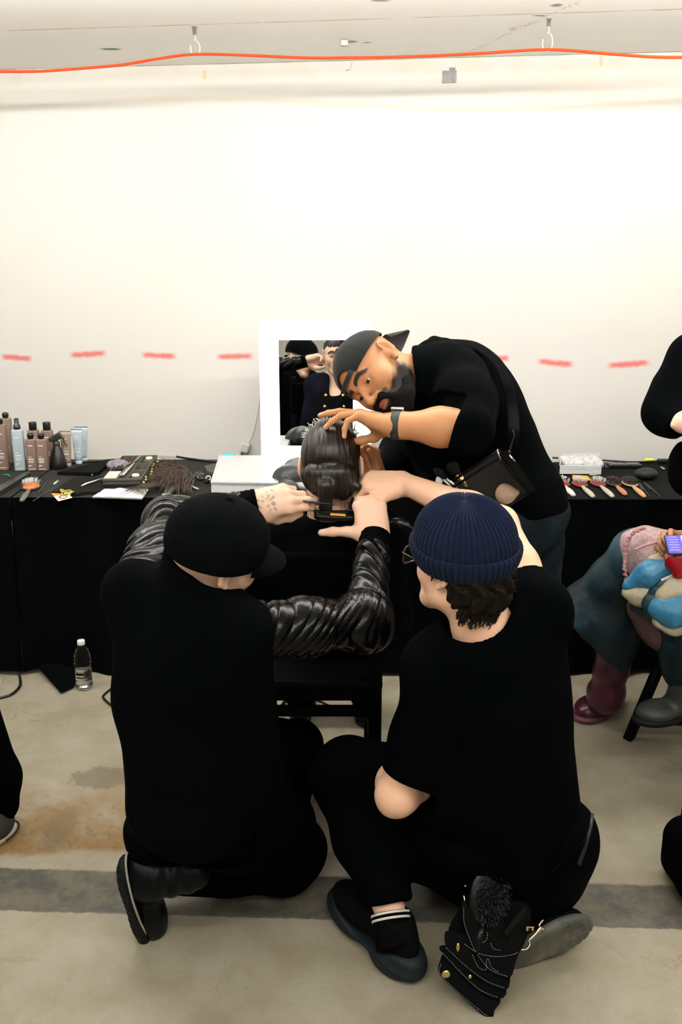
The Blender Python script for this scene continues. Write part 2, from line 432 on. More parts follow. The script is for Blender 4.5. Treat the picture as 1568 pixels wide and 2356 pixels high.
def hand_sdf(wr, fwd, back, left=False, curl=None, thumb=None, spread=(.1, .02, -.06, -.15), s=1.0):
    """wr wrist point; fwd to the knuckles; back = out of the back of the hand. curl: four (mcp, pip, dip) in degrees"""
    f = nrm(fwd); n = np.array(back, float); n = nrm(n-f*(n@f)); t = np.cross(f, n)*(1 if left else -1)
    M = np.stack([t, f, n], 1); W = lambda a, b, c: np.array(wr)+M@(A3(a, b, c)*s); q = lambda v: v*s
    curl = curl or [(20, 25, 15)]*4
    K = [(.029, .086, .003), (.0095, .091, .0055), (-.0105, .086, .004), (-.029, .077, -.001)]
    Ls = [(.043, .026, .021), (.047, .030, .022), (.044, .028, .022), (.034, .021, .019)]
    Rs = [(.0098, .0086, .0078, .0068), (.0100, .0088, .008, .007), (.0096, .0084, .0076, .0066), (.0086, .0074, .0068, .006)]
    palm = U(q(.022), cap(W(.016, .004, 0), W(.027, .080, .0), q(.0145), q(.0125)), cap(W(.004, .0, 0), W(.0095, .085, .002), q(.0155), q(.0125)),
             cap(W(-.008, .0, 0), W(-.0105, .08, .001), q(.0155), q(.0122)), cap(W(-.016, .004, -.001), W(-.027, .072, -.003), q(.0145), q(.0115)),
             ell(W(.026, .03, -.013), (q(.015), q(.028), q(.013)), M), ell(W(-.02, .028, -.011), (q(.012), q(.03), q(.011)), M))
    fing = []; pts = [W(0, 0, 0)]; tips = []; nails = []
    for i in range(4):
        a, b, c_ = [math.radians(v) for v in curl[i]]; p = W(*K[i]); sp = spread[i]; ang = 0; segs = []; Rr = Rs[i]
        for j, da in enumerate((a, b, c_)):
            ang += da; d = M@A3(math.sin(sp)*math.cos(ang), math.cos(ang)*math.cos(sp), -math.sin(ang)); e = p+d*Ls[i][j]*s
            segs.append(cap(p, e, q(Rr[j]), q(Rr[j+1]))); 
            if j == 2:
                nn = M@A3(0, math.sin(ang), math.cos(ang)); nails.append((e-d*.004*s+nn*q(.0045), q(.0062))); tips.append(e)
            p = e; pts.append(e)
        fing.append(U(q(.004), *segs))
    th = thumb or [(.75, .6, -.25), (.5, .85, -.1), (.45, .88, -.05)]
    p = W(.022, .014, -.008); segs = []; lens = (.044, .034, .027); rr = (.0155, .0118, .0108, .0086)
    for j in range(3):
        d = nrm(M@np.array(th[j], float)); e = p+d*lens[j]*s; segs.append(cap(p, e, q(rr[j]), q(rr[j+1]))); p = e; pts.append(e)
    nn = nrm(np.cross(np.cross(d, n), d)); nails.append((p-d*.004*s+nn*q(.005), q(.0078))); tips.append(p)
    thf = U(q(.008), *segs)
    F = palm
    parts = [U(q(.010), palm, g) for g in fing]+[U(q(.016), palm, thf)]
    def f_(p_, c, R):
        d = parts[0](p_, c, R)
        for g in parts[1:]: d = np.minimum(d, g(p_, c, R))
        return d
    def m_nail(P_):
        v = np.zeros(len(P_))
        for cc, r in nails: v = np.maximum(v, np.clip(1.7-1.3*length(P_-cc)/r, 0, 1))
        return v
    return dict(f=f_, pts=pts, M=M, W=W, tips=tips, nail=m_nail)
def chain(k, *pr):
    """pr: (point, radius) pairs"""
    return U(k, *[cap(pr[i][0], pr[i+1][0], pr[i][1], pr[i+1][1]) for i in range(len(pr)-1)])
def lerp(a, b, t): return np.array(a)*(1-t)+np.array(b)*t
def forearm(el, wr, r0=.041, r1=.027, k=.03):
    return U(k, cap(lerp(el, wr, .0), lerp(el, wr, .3), r0, r0*1.06), cap(lerp(el, wr, .3), wr, r0*1.04, r1))
def shoe_sdf(heel, fwd, up, L=.29, w=.05, h=.075, toe=1.0):
    """returns (upper, sole); heel = back bottom point of the sole, on its centre line"""
    M = frame(fwd, up); W = lambda x, y, z: np.array(heel)+M@A3(x, y, z); k = L/.29
    upper = U(.03, ell(W(0, .07*k, .04), (w*.78, .075*k, .045), M), ell(W(.004, .19*k, .032), (w*.96, .085*k, .034*toe), M), cap(W(0, .065*k, .05), W(0, .055*k, h+.02), .038, .040))
    upper = S(.003, upper, plane(W(0, 0, .009), M[:, 2]))
    sole = U(.02, ell(W(0, .075*k, .012), (w*.82, .085*k, .026), M), ell(W(.004, .185*k, .012), (w*1.04, .107*k, .026), M))
    sole = I(.004, sole, plane(W(0, 0, .026), M[:, 2]), plane(W(0, 0, 0), -M[:, 2]))
    return upper, sole, M, W
# ------------------------------------------------------------------ hats
def cap_dome(name, h, m, parent, rx=.092, ry=.108, rz=.098, e0=0.0, zc=.03, arch=None, seams=True, yc=-.008):
    W = h['W']; b = MB()
    def fn(u, v):
        th = u*2*math.pi; e = e0
        if arch: d = abs((th+math.pi) % (2*math.pi)-math.pi); e = e0+arch[1]*max(0, 1-(d/arch[0])**2)**.5 if d < arch[0] else e0
        el = e+(math.pi/2-e)*v
        bulge = 1+.035*math.sin(max(0, min(1, el/1.2))*math.pi)
        g = 1.0
        if seams:
            d = ((th/(math.pi/3)+.5) % 1)-.5; g -= .010*math.exp(-(d/.03)**2)*(1-v)**.3
        g += .006*math.sin(3*th+4*el)*math.sin(2*el)+.004*math.sin(7*th-5*el)
        return W(rx*math.cos(el)*math.sin(th)*bulge*g, yc+ry*math.cos(el)*math.cos(th)*bulge*g, zc+rz*math.sin(el)*g)
    b.grid(fn, 144, 34, 0, wrap=True)
    def fi(u, v):   # inner lining, so the rim has thickness
        p = fn(u, 1-v); c = W(0, yc, zc); return c+(p-c)*.962
    b.grid(fi, 144, 12, 0, wrap=True)
    n0 = 0
    rim = [fn(i/144, 0) for i in range(144)]; rin = [fi(i/144, 1) for i in range(144)]
    b.add(rim+rin, [(i, 144+i, 144+(i+1) % 144, (i+1) % 144) for i in range(144)], 0)
    o = b.build(name, m, parent)
    k = MB(); k.lathe([(0, .0), (.007, .0), (.0075, .003), (.005, .006), (0, .007)], W(0, yc, zc+rz*1.0-.002), h['R'], 14)
    k.build('button', m, o)
    return o, fn
def brim(name, h, m, parent, th0=0, half=.95, length_=.07, drop=.012, curve=.018, rx=.092, ry=.108, zc=.03, yc=-.008, tilt=0.0, th=.0035, under=None):
    """peak of a cap, centred on direction th0 (0 = forward, pi = backward)"""
    W = h['W']; b = MB(); cs, sn = math.cos(th0), math.sin(th0)
    def fn(u, v, side):
        a = (u*2-1)*half; s_ = math.sin(a)/math.sin(half)
        x0 = rx*math.sin(a)*.99; y0 = ry*math.cos(a)*.99
        ext = length_*math.sqrt(max(0, 1-abs(s_)**2.4))
        x = x0*(1+.12*v*(1-abs(s_)**2)); y = y0+ext*v
        z = curve*(1-s_*s_)-curve*.4+(y-y0)*tilt-drop*(v**1.5)*1.0
        if side: z -= th
        X = x*cs+y*sn; Y = -x*sn+y*cs
        return W(X, yc+Y, zc+z)
    nu, nv = 40, 12
    b.grid(lambda u, v: fn(u, v, 0), nu, nv, 0); b.grid(lambda u, v: fn(u, v, 1), nu, nv, 1 if under else 0)
    e1 = [fn(i/(nu-1), 1, 0) for i in range(nu)]; e2 = [fn(i/(nu-1), 1, 1) for i in range(nu)]
    b.add(e1+e2, [(i, i+1, nu+i+1, nu+i) for i in range(nu-1)], 0)
    return b.build(name, [m, under] if under else m, parent)
def person(name_pt, label, group=None):
    return empty('person', name_pt, label, 'person', group)
# ------------------------------------------------------------------ the room
WZ = 2.50; WB = 4.397; WS = -.1224      # ceiling height; back wall: Y = WB + WS * X
def wy(x): return WB+WS*x
XL, XR, YN = -3.6, 3.4, -3.2
def wall_material():
    m = mat('plaster', (.66, .65, .60), .85); nt = NT(m); b = m.node_tree.nodes['Principled BSDF']
    g = nt.node('ShaderNodeNewGeometry'); sp = nt.node('ShaderNodeSeparateXYZ'); nt.L.new(g.outputs['Position'], sp.inputs[0])
    x, z = sp.outputs[0], sp.outputs[2]
    n1 = nt.noise(g.outputs['Position'], 1.3, 5); n2 = nt.noise(g.outputs['Position'], 9, 6, .6); n3 = nt.noise(g.outputs['Position'], 60, 3)
    c = nt.mix(nt.m('MULTIPLY', nt.sstep(n1, .35, .7), .8), (.665, .655, .625), (.665, .645, .59))
    # old water marks near the top of the wall
    wav = nt.m('ADD', z, nt.m('MULTIPLY', nt.m('SINE', nt.m('MULTIPLY', x, 1.9)), .035))
    line = nt.m('SUBTRACT', 1, nt.sstep(nt.m('ABSOLUTE', nt.m('SUBTRACT', wav, 2.325)), .003, .02))
    top = nt.m('MULTIPLY', nt.sstep(wav, 2.31, 2.5), nt.sstep(n2, .3, .75))
    c = nt.mix(nt.m('MULTIPLY', line, .30), c, (.50, .42, .27)); c = nt.mix(nt.m('MULTIPLY', top, .5), c, (.63, .56, .42))
    sp1 = nt.m('MULTIPLY', nt.sstep(n3, .70, .78), nt.sstep(n2, .55, .7)); c = nt.mix(nt.m('MULTIPLY', sp1, .2), c, (.4, .33, .22))
    # sprayed red dashes
    marks = [(38, 823, .036, 3), (202, 815, .043, -4), (365, 818, .040, 2), (540, 820, .042, -2), (1140, 824, .03, 2), (1277, 835, .040, 5), (1445, 838, .046, -5)]
    tot = None; rag = nt.noise(g.outputs['Position'], 45, 3)
    for px, py, hw, rot in marks:
        r = (px-784)/FPX; u = (1178-py)/FPX; dy = CP+SP*u; dz = -SP+CP*u; t = WB/(dy-WS*r); X, Z = r*t, HC+dz*t; hw = hw*1.0*t/4.0*1.05
        a = math.radians(rot); dx = nt.m('SUBTRACT', x, X); dzn = nt.m('SUBTRACT', z, Z)
        uu = nt.m('ADD', nt.m('MULTIPLY', dx, math.cos(a)), nt.m('MULTIPLY', dzn, -math.sin(a))); vv = nt.m('ADD', nt.m('MULTIPLY', dx, math.sin(a)), nt.m('MULTIPLY', dzn, math.cos(a)))
        e1 = nt.m('SUBTRACT', 1, nt.sstep(nt.m('ABSOLUTE', uu), hw*1.25, hw*2.1)); vj = nt.m('ADD', vv, nt.m('MULTIPLY', nt.m('SUBTRACT', rag, .5), .014))
        e2 = nt.m('SUBTRACT', 1, nt.sstep(nt.m('ABSOLUTE', vj), .003, .022)); v = nt.m('MULTIPLY', e1, e2)
        tot = v if tot is None else nt.m('MAXIMUM', tot, v)
    c = nt.mix(nt.m('MULTIPLY', tot, .85), c, (.66, .10, .09)); nt.L.new(c, b.inputs['Base Color'])
    bp = nt.node('ShaderNodeBump'); bp.inputs['Strength'].default_value = .25; bp.inputs['Distance'].default_value = .004; nt.L.new(n2, bp.inputs['Height']); nt.L.new(bp.outputs[0], b.inputs['Normal'])
    return m
def ceiling_material():
    m = mat('ceiling_paint', (.92, .90, .86), .85); nt = NT(m); b = m.node_tree.nodes['Principled BSDF']
    g = nt.node('ShaderNodeNewGeometry'); sp = nt.node('ShaderNodeSeparateXYZ'); nt.L.new(g.outputs['Position'], sp.inputs[0]); x, y = sp.outputs[0], sp.outputs[1]
    n2 = nt.noise(g.outputs['Position'], 7, 6, .65); n3 = nt.noise(g.outputs['Position'], 38, 4, .6)
    c = nt.mix(nt.sstep(n2, .3, .75), (.93, .915, .885), (.93, .90, .84))
    # board seam parallel to the wall, and the crack along the wall
    d = nt.m('ADD', y, nt.m('MULTIPLY', x, -WS)); jit = nt.m('MULTIPLY', nt.m('SUBTRACT', n3, .5), .012)
    for off_, wdt, st in ((3.70, .006, .55), (WB-.006, .008, .8)):
        l = nt.m('SUBTRACT', 1, nt.sstep(nt.m('ABSOLUTE', nt.m('ADD', nt.m('SUBTRACT', d, off_), jit)), wdt*.4, wdt*1.6))
        l = nt.m('MULTIPLY', l, nt.m('MULTIPLY', nt.sstep(n2, .3, .6), st)); c = nt.mix(l, c, (.30, .25, .17))
    # chipped spots and a diagonal crack
    cr = nt.m('ABSOLUTE', nt.m('SUBTRACT', nt.m('ADD', x, nt.m('MULTIPLY', y, .35)), nt.m('ADD', 2.02, nt.m('MULTIPLY', nt.m('SUBTRACT', n3, .5), .12))))
    cr = nt.m('MULTIPLY', nt.m('SUBTRACT', 1, nt.sstep(cr, .002, .012)), nt.sstep(n2, .42, .6)); c = nt.mix(nt.m('MULTIPLY', cr, .5), c, (.42, .33, .22))
    def spot(px, py, a, bb, col, st, zz=WZ, c=c):
        pt = PZ(px, py, zz); ex = nt.m('DIVIDE', nt.m('SUBTRACT', x, float(pt[0])), a); ey = nt.m('DIVIDE', nt.m('SUBTRACT', y, float(pt[1])), bb)
        r = nt.m('SQRT', nt.m('ADD', nt.m('MULTIPLY', ex, ex), nt.m('MULTIPLY', ey, ey))); r = nt.m('ADD', r, nt.m('MULTIPLY', nt.m('SUBTRACT', n3, .5), 1.0))
        return nt.mix(nt.m('MULTIPLY', nt.m('SUBTRACT', 1, nt.sstep(r, .3, 1.0)), st), c, col)
    c = spot(255, 113, .06, .03, (.06, .17, .09), .95); c = spot(1280, 12, .03, .03, (.15, .12, .1), .8, c=c); c = spot(875, 0, .05, .03, (.25, .16, .12), .8, c=c)
    c = spot(810, 96, .035, .025, (.18, .13, .09), .8, c=c); c = spot(845, 98, .025, .015, (.3, .18, .08), .8, c=c); c = spot(1240, 36, .03, .012, (.12, .1, .08), .9, c=c); c = spot(1180, 66, .02, .05, (.5, .4, .28), .5, c=c)
    nt.L.new(c, b.inputs['Base Color'])
    return m
def floor_material():
    m = mat('concrete', (.4, .36, .28), .55); nt = NT(m); b = m.node_tree.nodes['Principled BSDF']
    g = nt.node('ShaderNodeNewGeometry'); pos = g.outputs['Position']; sp = nt.node('ShaderNodeSeparateXYZ'); nt.L.new(pos, sp.inputs[0]); x, y = sp.outputs[0], sp.outputs[1]
    n1 = nt.noise(pos, 1.1, 6, .6); n2 = nt.noise(pos, 5, 7, .65); n3 = nt.noise(pos, 30, 5, .7); n4 = nt.noise(pos, 160, 3, .7)
    c = nt.mix(nt.sstep(n2, .3, .72), (.315, .288, .222), (.235, .203, .137))
    # warm brown wash left of centre, worn with its own edges
    wx = nt.m('ADD', nt.m('ADD', x, .88), nt.m('MULTIPLY', nt.m('SUBTRACT', n2, .5), .5)); wyy = nt.m('ADD', nt.m('SUBTRACT', y, 2.36), nt.m('MULTIPLY', nt.m('SUBTRACT', n1, .5), .3))
    w = nt.m('MULTIPLY', nt.m('SUBTRACT', 1, nt.sstep(nt.m('ABSOLUTE', wx), .38, .72)), nt.m('MULTIPLY', nt.sstep(wyy, -.09, -.06), nt.m('SUBTRACT', 1, nt.sstep(wyy, .0, .35))))
    c = nt.mix(nt.m('MULTIPLY', w, nt.sstep(n2, .2, .6)), c, (.20, .115, .035)); c = nt.mix(nt.m('MULTIPLY', nt.m('MULTIPLY', w, nt.sstep(n3, .5, .66)), .55), c, (.085, .055, .022))
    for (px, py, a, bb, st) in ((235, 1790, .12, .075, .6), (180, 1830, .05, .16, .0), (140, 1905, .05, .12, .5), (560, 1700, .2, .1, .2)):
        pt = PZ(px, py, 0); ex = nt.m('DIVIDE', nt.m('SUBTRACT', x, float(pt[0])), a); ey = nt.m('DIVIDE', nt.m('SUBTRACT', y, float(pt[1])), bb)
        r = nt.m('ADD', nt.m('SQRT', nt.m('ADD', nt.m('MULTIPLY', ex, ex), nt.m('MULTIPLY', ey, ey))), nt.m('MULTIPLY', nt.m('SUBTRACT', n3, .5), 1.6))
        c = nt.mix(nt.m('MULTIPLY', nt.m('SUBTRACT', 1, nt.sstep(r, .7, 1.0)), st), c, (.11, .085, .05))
    # dark strip running across the floor
    yy = nt.m('ADD', nt.m('ADD', y, nt.m('MULTIPLY', x, .04)), nt.m('MULTIPLY', nt.m('SUBTRACT', n3, .5), .02))
    s1 = nt.m('MULTIPLY', nt.sstep(yy, 1.985, 1.997), nt.m('SUBTRACT', 1, nt.sstep(yy, 2.150, 2.163)))
    ns = nt.noise(pos, 11, 6, .7); tone = nt.mix(nt.sstep(ns, .35, .65), (.030, .036, .035), (.115, .10, .07)); c = nt.mix(nt.m('MULTIPLY', s1, .93), c, tone)
    ed = nt.m('SUBTRACT', 1, nt.sstep(nt.m('ABSOLUTE', nt.m('SUBTRACT', yy, 1.99)), .002, .007)); c = nt.mix(nt.m('MULTIPLY', ed, .7), c, (.05, .05, .045))
    # speckle, hairline cracks
    c = nt.mix(nt.m('MULTIPLY', nt.sstep(n4, .56, .70), .42), c, (.2, .17, .12)); c = nt.mix(nt.m('MULTIPLY', nt.sstep(n3, .60, .70), .32), c, (.18, .15, .1))
    vo = nt.node('ShaderNodeTexVoronoi', feature='DISTANCE_TO_EDGE'); vo.inputs['Scale'].default_value = 2.3
    wv = nt.node('ShaderNodeMix', data_type='RGBA'); nz = nt.node('ShaderNodeTexNoise'); nz.inputs['Scale'].default_value = 6; nz.inputs['Detail'].default_value = 5; nt.L.new(pos, nz.inputs['Vector'])
    wv.inputs[0].default_value = .16; nt.L.new(pos, wv.inputs[6]); nt.L.new(nz.outputs[1], wv.inputs[7]); nt.L.new(wv.outputs[2], vo.inputs['Vector'])
    ck = nt.m('MULTIPLY', nt.m('SUBTRACT', 1, nt.sstep(vo.outputs['Distance'], .001, .0055)), nt.sstep(n1, .45, .6)); c = nt.mix(nt.m('MULTIPLY', ck, .45), c, (.07, .055, .035))
    nt.L.new(c, b.inputs['Base Color'])
    bp = nt.node('ShaderNodeBump'); bp.inputs['Strength'].default_value = .35; bp.inputs['Distance'].default_value = .003; nt.L.new(nt.m('ADD', n3, nt.m('MULTIPLY', n4, .4)), bp.inputs['Height']); nt.L.new(bp.outputs[0], b.inputs['Normal'])
    return m
def slab(name, pts, th, m, dirv):
    b = MB(); d = np.array(dirv, float)*th; n = len(pts)
    V = [np.array(p, float) for p in pts]+[np.array(p, float)+d for p in pts]
    b.add(V, [tuple(range(n)), tuple(reversed(range(n, 2*n)))]+[(i, (i+1) % n, n+(i+1) % n, n+i) for i in range(n)], 0, False)
    o = b.build(name, m); tag(o, kind='structure'); return o
wm = wall_material(); plain = mat('grey_plaster', (.42, .40, .36), .9)
slab('floor', [(XL, YN, 0), (XR, YN, 0), (XR, wy(XR), 0), (XL, wy(XL), 0)], .15, floor_material(), (0, 0, -1))
slab('ceiling', [(XL, YN, WZ), (XR, YN, WZ), (XR, wy(XR), WZ), (XL, wy(XL), WZ)], .15, ceiling_material(), (0, 0, 1))
slab('wall_back', [(XL-.15, wy(XL-.15), 0), (XR+.15, wy(XR+.15), 0), (XR+.15, wy(XR+.15), WZ), (XL-.15, wy(XL-.15), WZ)], .15, wm, (0, 1, 0))
slab('wall_left', [(XL, YN, 0), (XL, wy(XL), 0), (XL, wy(XL), WZ), (XL, YN, WZ)], .15, plain, (-1, 0, 0))
slab('wall_right', [(XR, YN, 0), (XR, wy(XR), 0), (XR, wy(XR), WZ), (XR, YN, WZ)], .15, plain, (1, 0, 0))
slab('wall_front', [(XL-.15, YN, 0), (XR+.15, YN, 0), (XR+.15, YN, WZ), (XL-.15, YN, WZ)], .15, plain, (0, -1, 0))
# ceiling strip lights: outside the frame, above and behind the people (they light the picture)
steel_ = mat('lamp_rod', (.5, .5, .5), .3, 1.0)
def strip_light(x0, x1, y, power, label, z=2.29):
    t = empty('ceiling_light', ((x0+x1)/2, y, WZ), label, 'ceiling light', 'ceiling strip lights')
    b = MB(); b.box(((x0+x1)/2, y, z+.045), (x1-x0+.10, .05, .03), bev=.006); b.build('housing', mat('white_enamel', (.8, .8, .8), .4), t)
    for xx in (x0+.3, x1-.3):
        b = MB(); b.tube([(xx, y, z+.05), (xx, y, WZ)], .004, 6); b.build('rod', steel_, t)
    b = MB(); b.tube([(x0, y, z), (x1, y, z)], .019, 10); b.build('fluorescent_tube', mat('tube_glow_%g' % power, (.9, .9, .9), .4, emit=((1.0, .965, .905), power)), t)
strip_light(-3.3, 2.5, 2.85, 74, 'white strip light hung above the tables, nearest the back wall', 2.385)
strip_light(-2.5, 2.5, .55, 56, 'white strip light hung behind the kneeling people', 2.38)
strip_light(-2.0, 2.0, -1.4, 26, 'white strip light at the far end of the ceiling', 2.38)
W = bpy.data.worlds.new('World'); SC.world = W; W.use_nodes = True
W.node_tree.nodes['Background'].inputs[0].default_value = (.9, .92, 1, 1); W.node_tree.nodes['Background'].inputs[1].default_value = .15
# ------------------------------------------------------------------ on the ceiling and wall
grey_metal = mat('dull_steel', (.42, .41, .38), .35, .9); steel = mat('bright_steel', (.75, .74, .72), .2, 1.0)
cab = mat('orange_rubber', (.80, .055, .008), .55, spec=.2)
def yc(x): return 3.70+WS*x
cz = []
for px, py in ((-1000, 150), (-500, 168), (-60, 166), (0, 165), (90, 164), (180, 158), (280, 149), (370, 134), (447, 125), (560, 127), (700, 133), (800, 133), (950, 130), (1100, 123), (1262, 114), (1400, 124), (1500, 131), (1568, 132), (1640, 131), (2000, 118), (2400, 124)):
    q = P(px, py, 3.7); q = P(px, py, yc(q[0])); cz.append(q)
b = MB(); b.tube(catmull(cz, 5), .0052, 8); o = b.build('extension_cable', cab); tag(o, 'thin orange cable strung across under the ceiling through the hooks', 'cable')
def hook(px, top, bot, label, dx=0, loop=.018):
    q = P(px, top, 3.7); q = PZ(px, top, WZ); zb = P(px, bot, q[1])[2]
    t = empty('ceiling_hook', (q[0], q[1], WZ), label, 'hook', 'wire hooks under the ceiling')
    b = MB(); b.lathe([(.006, WZ-.028), (.008, WZ-.026), (.008, WZ-.004), (.012, WZ-.003), (.012, WZ)], (q[0], q[1], 0), n=12); b.build('ceiling_anchor', grey_metal, t)
    b = MB(); L = WZ-.028-zb; pts = [(q[0], q[1], WZ-.026), (q[0]+.003, q[1], WZ-.03-L*.15)]
    for k in range(11):
        a = math.radians(100-k*30); pts.append((q[0]+loop*math.cos(a)+dx, q[1], WZ-.03-L*.6+L*.38*math.sin(a)))
    b.tube(catmull(pts, 5), .0026, 7); b.build('wire_loop', mat('galvanised_wire', (.55, .55, .52), .4, .6), t)
hook(447, 62, 127, 'bent wire hook on the ceiling, left of the three')
hook(1262, 42, 119, 'open wire loop hanging from the ceiling, right of the three')
t = empty('ceiling_hook', tuple(PZ(792, 92, WZ)), 'flat metal strap hook on the ceiling, middle of the three', 'hook', 'wire hooks under the ceiling')
q = PZ(792, 92, WZ); b = MB(); b.box((q[0], q[1], WZ-.012), (.03, .02, .024), bev=.003); b.build('ceiling_anchor', grey_metal, t)
b = MB(); b.tube(catmull([(q[0], q[1], WZ-.01), (q[0]+.018, q[1], WZ-.03), (q[0]+.028, q[1], WZ-.075), (q[0]+.024, q[1], WZ-.105), (q[0]+.005, q[1], WZ-.112)], 6), .008, 8, flat=.25); b.build('strap', grey_metal, t)
# tape scraps
def on_wall(px, py, gap=.0):
    r = (px-784)/FPX; u = (1178-py)/FPX; dy = CP+SP*u; dz = -SP+CP*u; t = WB/(dy-WS*r); return A3(r*t, dy*t-gap, HC+dz*t)
tape = mat('silver_tape', (.20, .20, .19), .4, .35, bump=(40, .5, .004))
q = on_wall(1033, 177); Rw = rotz(math.atan(WS)); b = MB()
b.grid(lambda u, v: q+Rw@A3((u-.5)*.062, -.003-.002*math.sin(u*9), (v-.5)*.05), 12, 6, 0); b.box(q+Rw@A3(.012, -.0012, .022), (.027, .002, .03), Rw)
b.box(q+A3(0, -.0012, 0), (.062, .002, .05), Rw); o = b.build('duct_tape', tape); tag(o, 'small crumpled silver tape scrap stuck high on the wall', 'tape')
for (px, py, w, hh, lab) in ((1382, 140, .012, .04, 'narrow beige tape tab at the top of the wall, right'), (470, 172, .016, .035, 'narrow yellowed tape tab at the top of the wall, left')):
    q = on_wall(px, py); b = MB(); b.box(q+A3(0, -.0012, 0), (w, .002, hh), Rw); o = b.build('tape_tab', mat('aged_tape', (.62, .50, .34), .6)); tag(o, lab, 'tape')
# ------------------------------------------------------------------ camera
cd = bpy.data.cameras.new('camera'); co = bpy.data.objects.new('camera', cd); COL.objects.link(co)
cd.sensor_fit = 'HORIZONTAL'; cd.sensor_width = 24; cd.lens = 24*FPX/1568; cd.clip_start = .02
co.location = (0, 0, HC); co.rotation_euler = (math.pi/2-PITCH, 0, 0); SC.camera = co
SC.view_settings.view_transform = 'Standard'; SC.view_settings.look = 'None'; SC.view_settings.gamma = 1; SC.view_settings.exposure = 0.28
# ------------------------------------------------------------------ cloth and skin materials
def skin(name, col, **kw):
    return mat(name, col, .48, sss=.12, spec=.35, bump=(220, .12, .001), **kw)
skA = skin('skin_pale', (.80, .53, .39)); skB = skin('skin_fair', (.80, .50, .34)); skC = skin('skin_tan', (.52, .245, .11)); skG = skin('skin_client', (.80, .53, .38))
for m_ in (skA, skB, skC, skG):
    layer(m_, 'lips', (.42, .13, .09)); layer(m_, 'nail', (.85, .55, .45)); layer(m_, 'lash', (.03, .018, .012))
layer(skC, 'brow', (.02, .012, .008)); layer(skC, 'beard', (.012, .009, .008)); layer(skG, 'brow', (.03, .02, .015)); layer(skA, 'brow', (.06, .04, .02)); layer(skB, 'brow', (.06, .035, .02))
layer(skA, 'tattoo', (.07, .10, .11))
black_wool = mat('black_wool', (.0006, .0011, .0014), .9, bump=(90, .5, .003), spec=.03)
black_knit = mat('black_knit', (.0007, .0013, .0016), .9, bump=(260, .5, .002), spec=.03)
black_cotton = mat('black_cotton', (.0005, .0009, .0013), .9, bump=(60, .3, .004), spec=.025)
black_pants = mat('black_trousers', (.0004, .0007, .0009), .9, spec=.02)
leather = mat('black_leather', (.0008, .0012, .0013), .24, bump=(26, .3, .006), spec=.22)
cap_black = mat('black_cap_cloth', (.0014, .0022, .0024), .9, bump=(400, .4, .001), spec=.04)
cap_grey = mat('charcoal_cap_cloth', (.016, .0175, .0165), .9, sheen=.1, bump=(400, .4, .001), spec=.15)
boot_leather = mat('boot_leather', (.0012, .0024, .0028), .38, bump=(30, .3, .004), spec=.12); rubber = mat('black_rubber', (.002, .003, .0035), .6, spec=.2)
rim_pale = mat('boot_welt', (.30, .29, .26), .6)
HI = 1.0   # mesh fineness
def body_of(name, f, pts, m, parent, h=.0042, mg=.14, masks=None, relax=1):
    lo, hi = bounds_of(pts, mg); return sculpt(name, f, lo, hi, h*HI, m, parent, relax, masks)
def msum(*fs): return lambda p: np.max([g(p) for g in fs], axis=0)
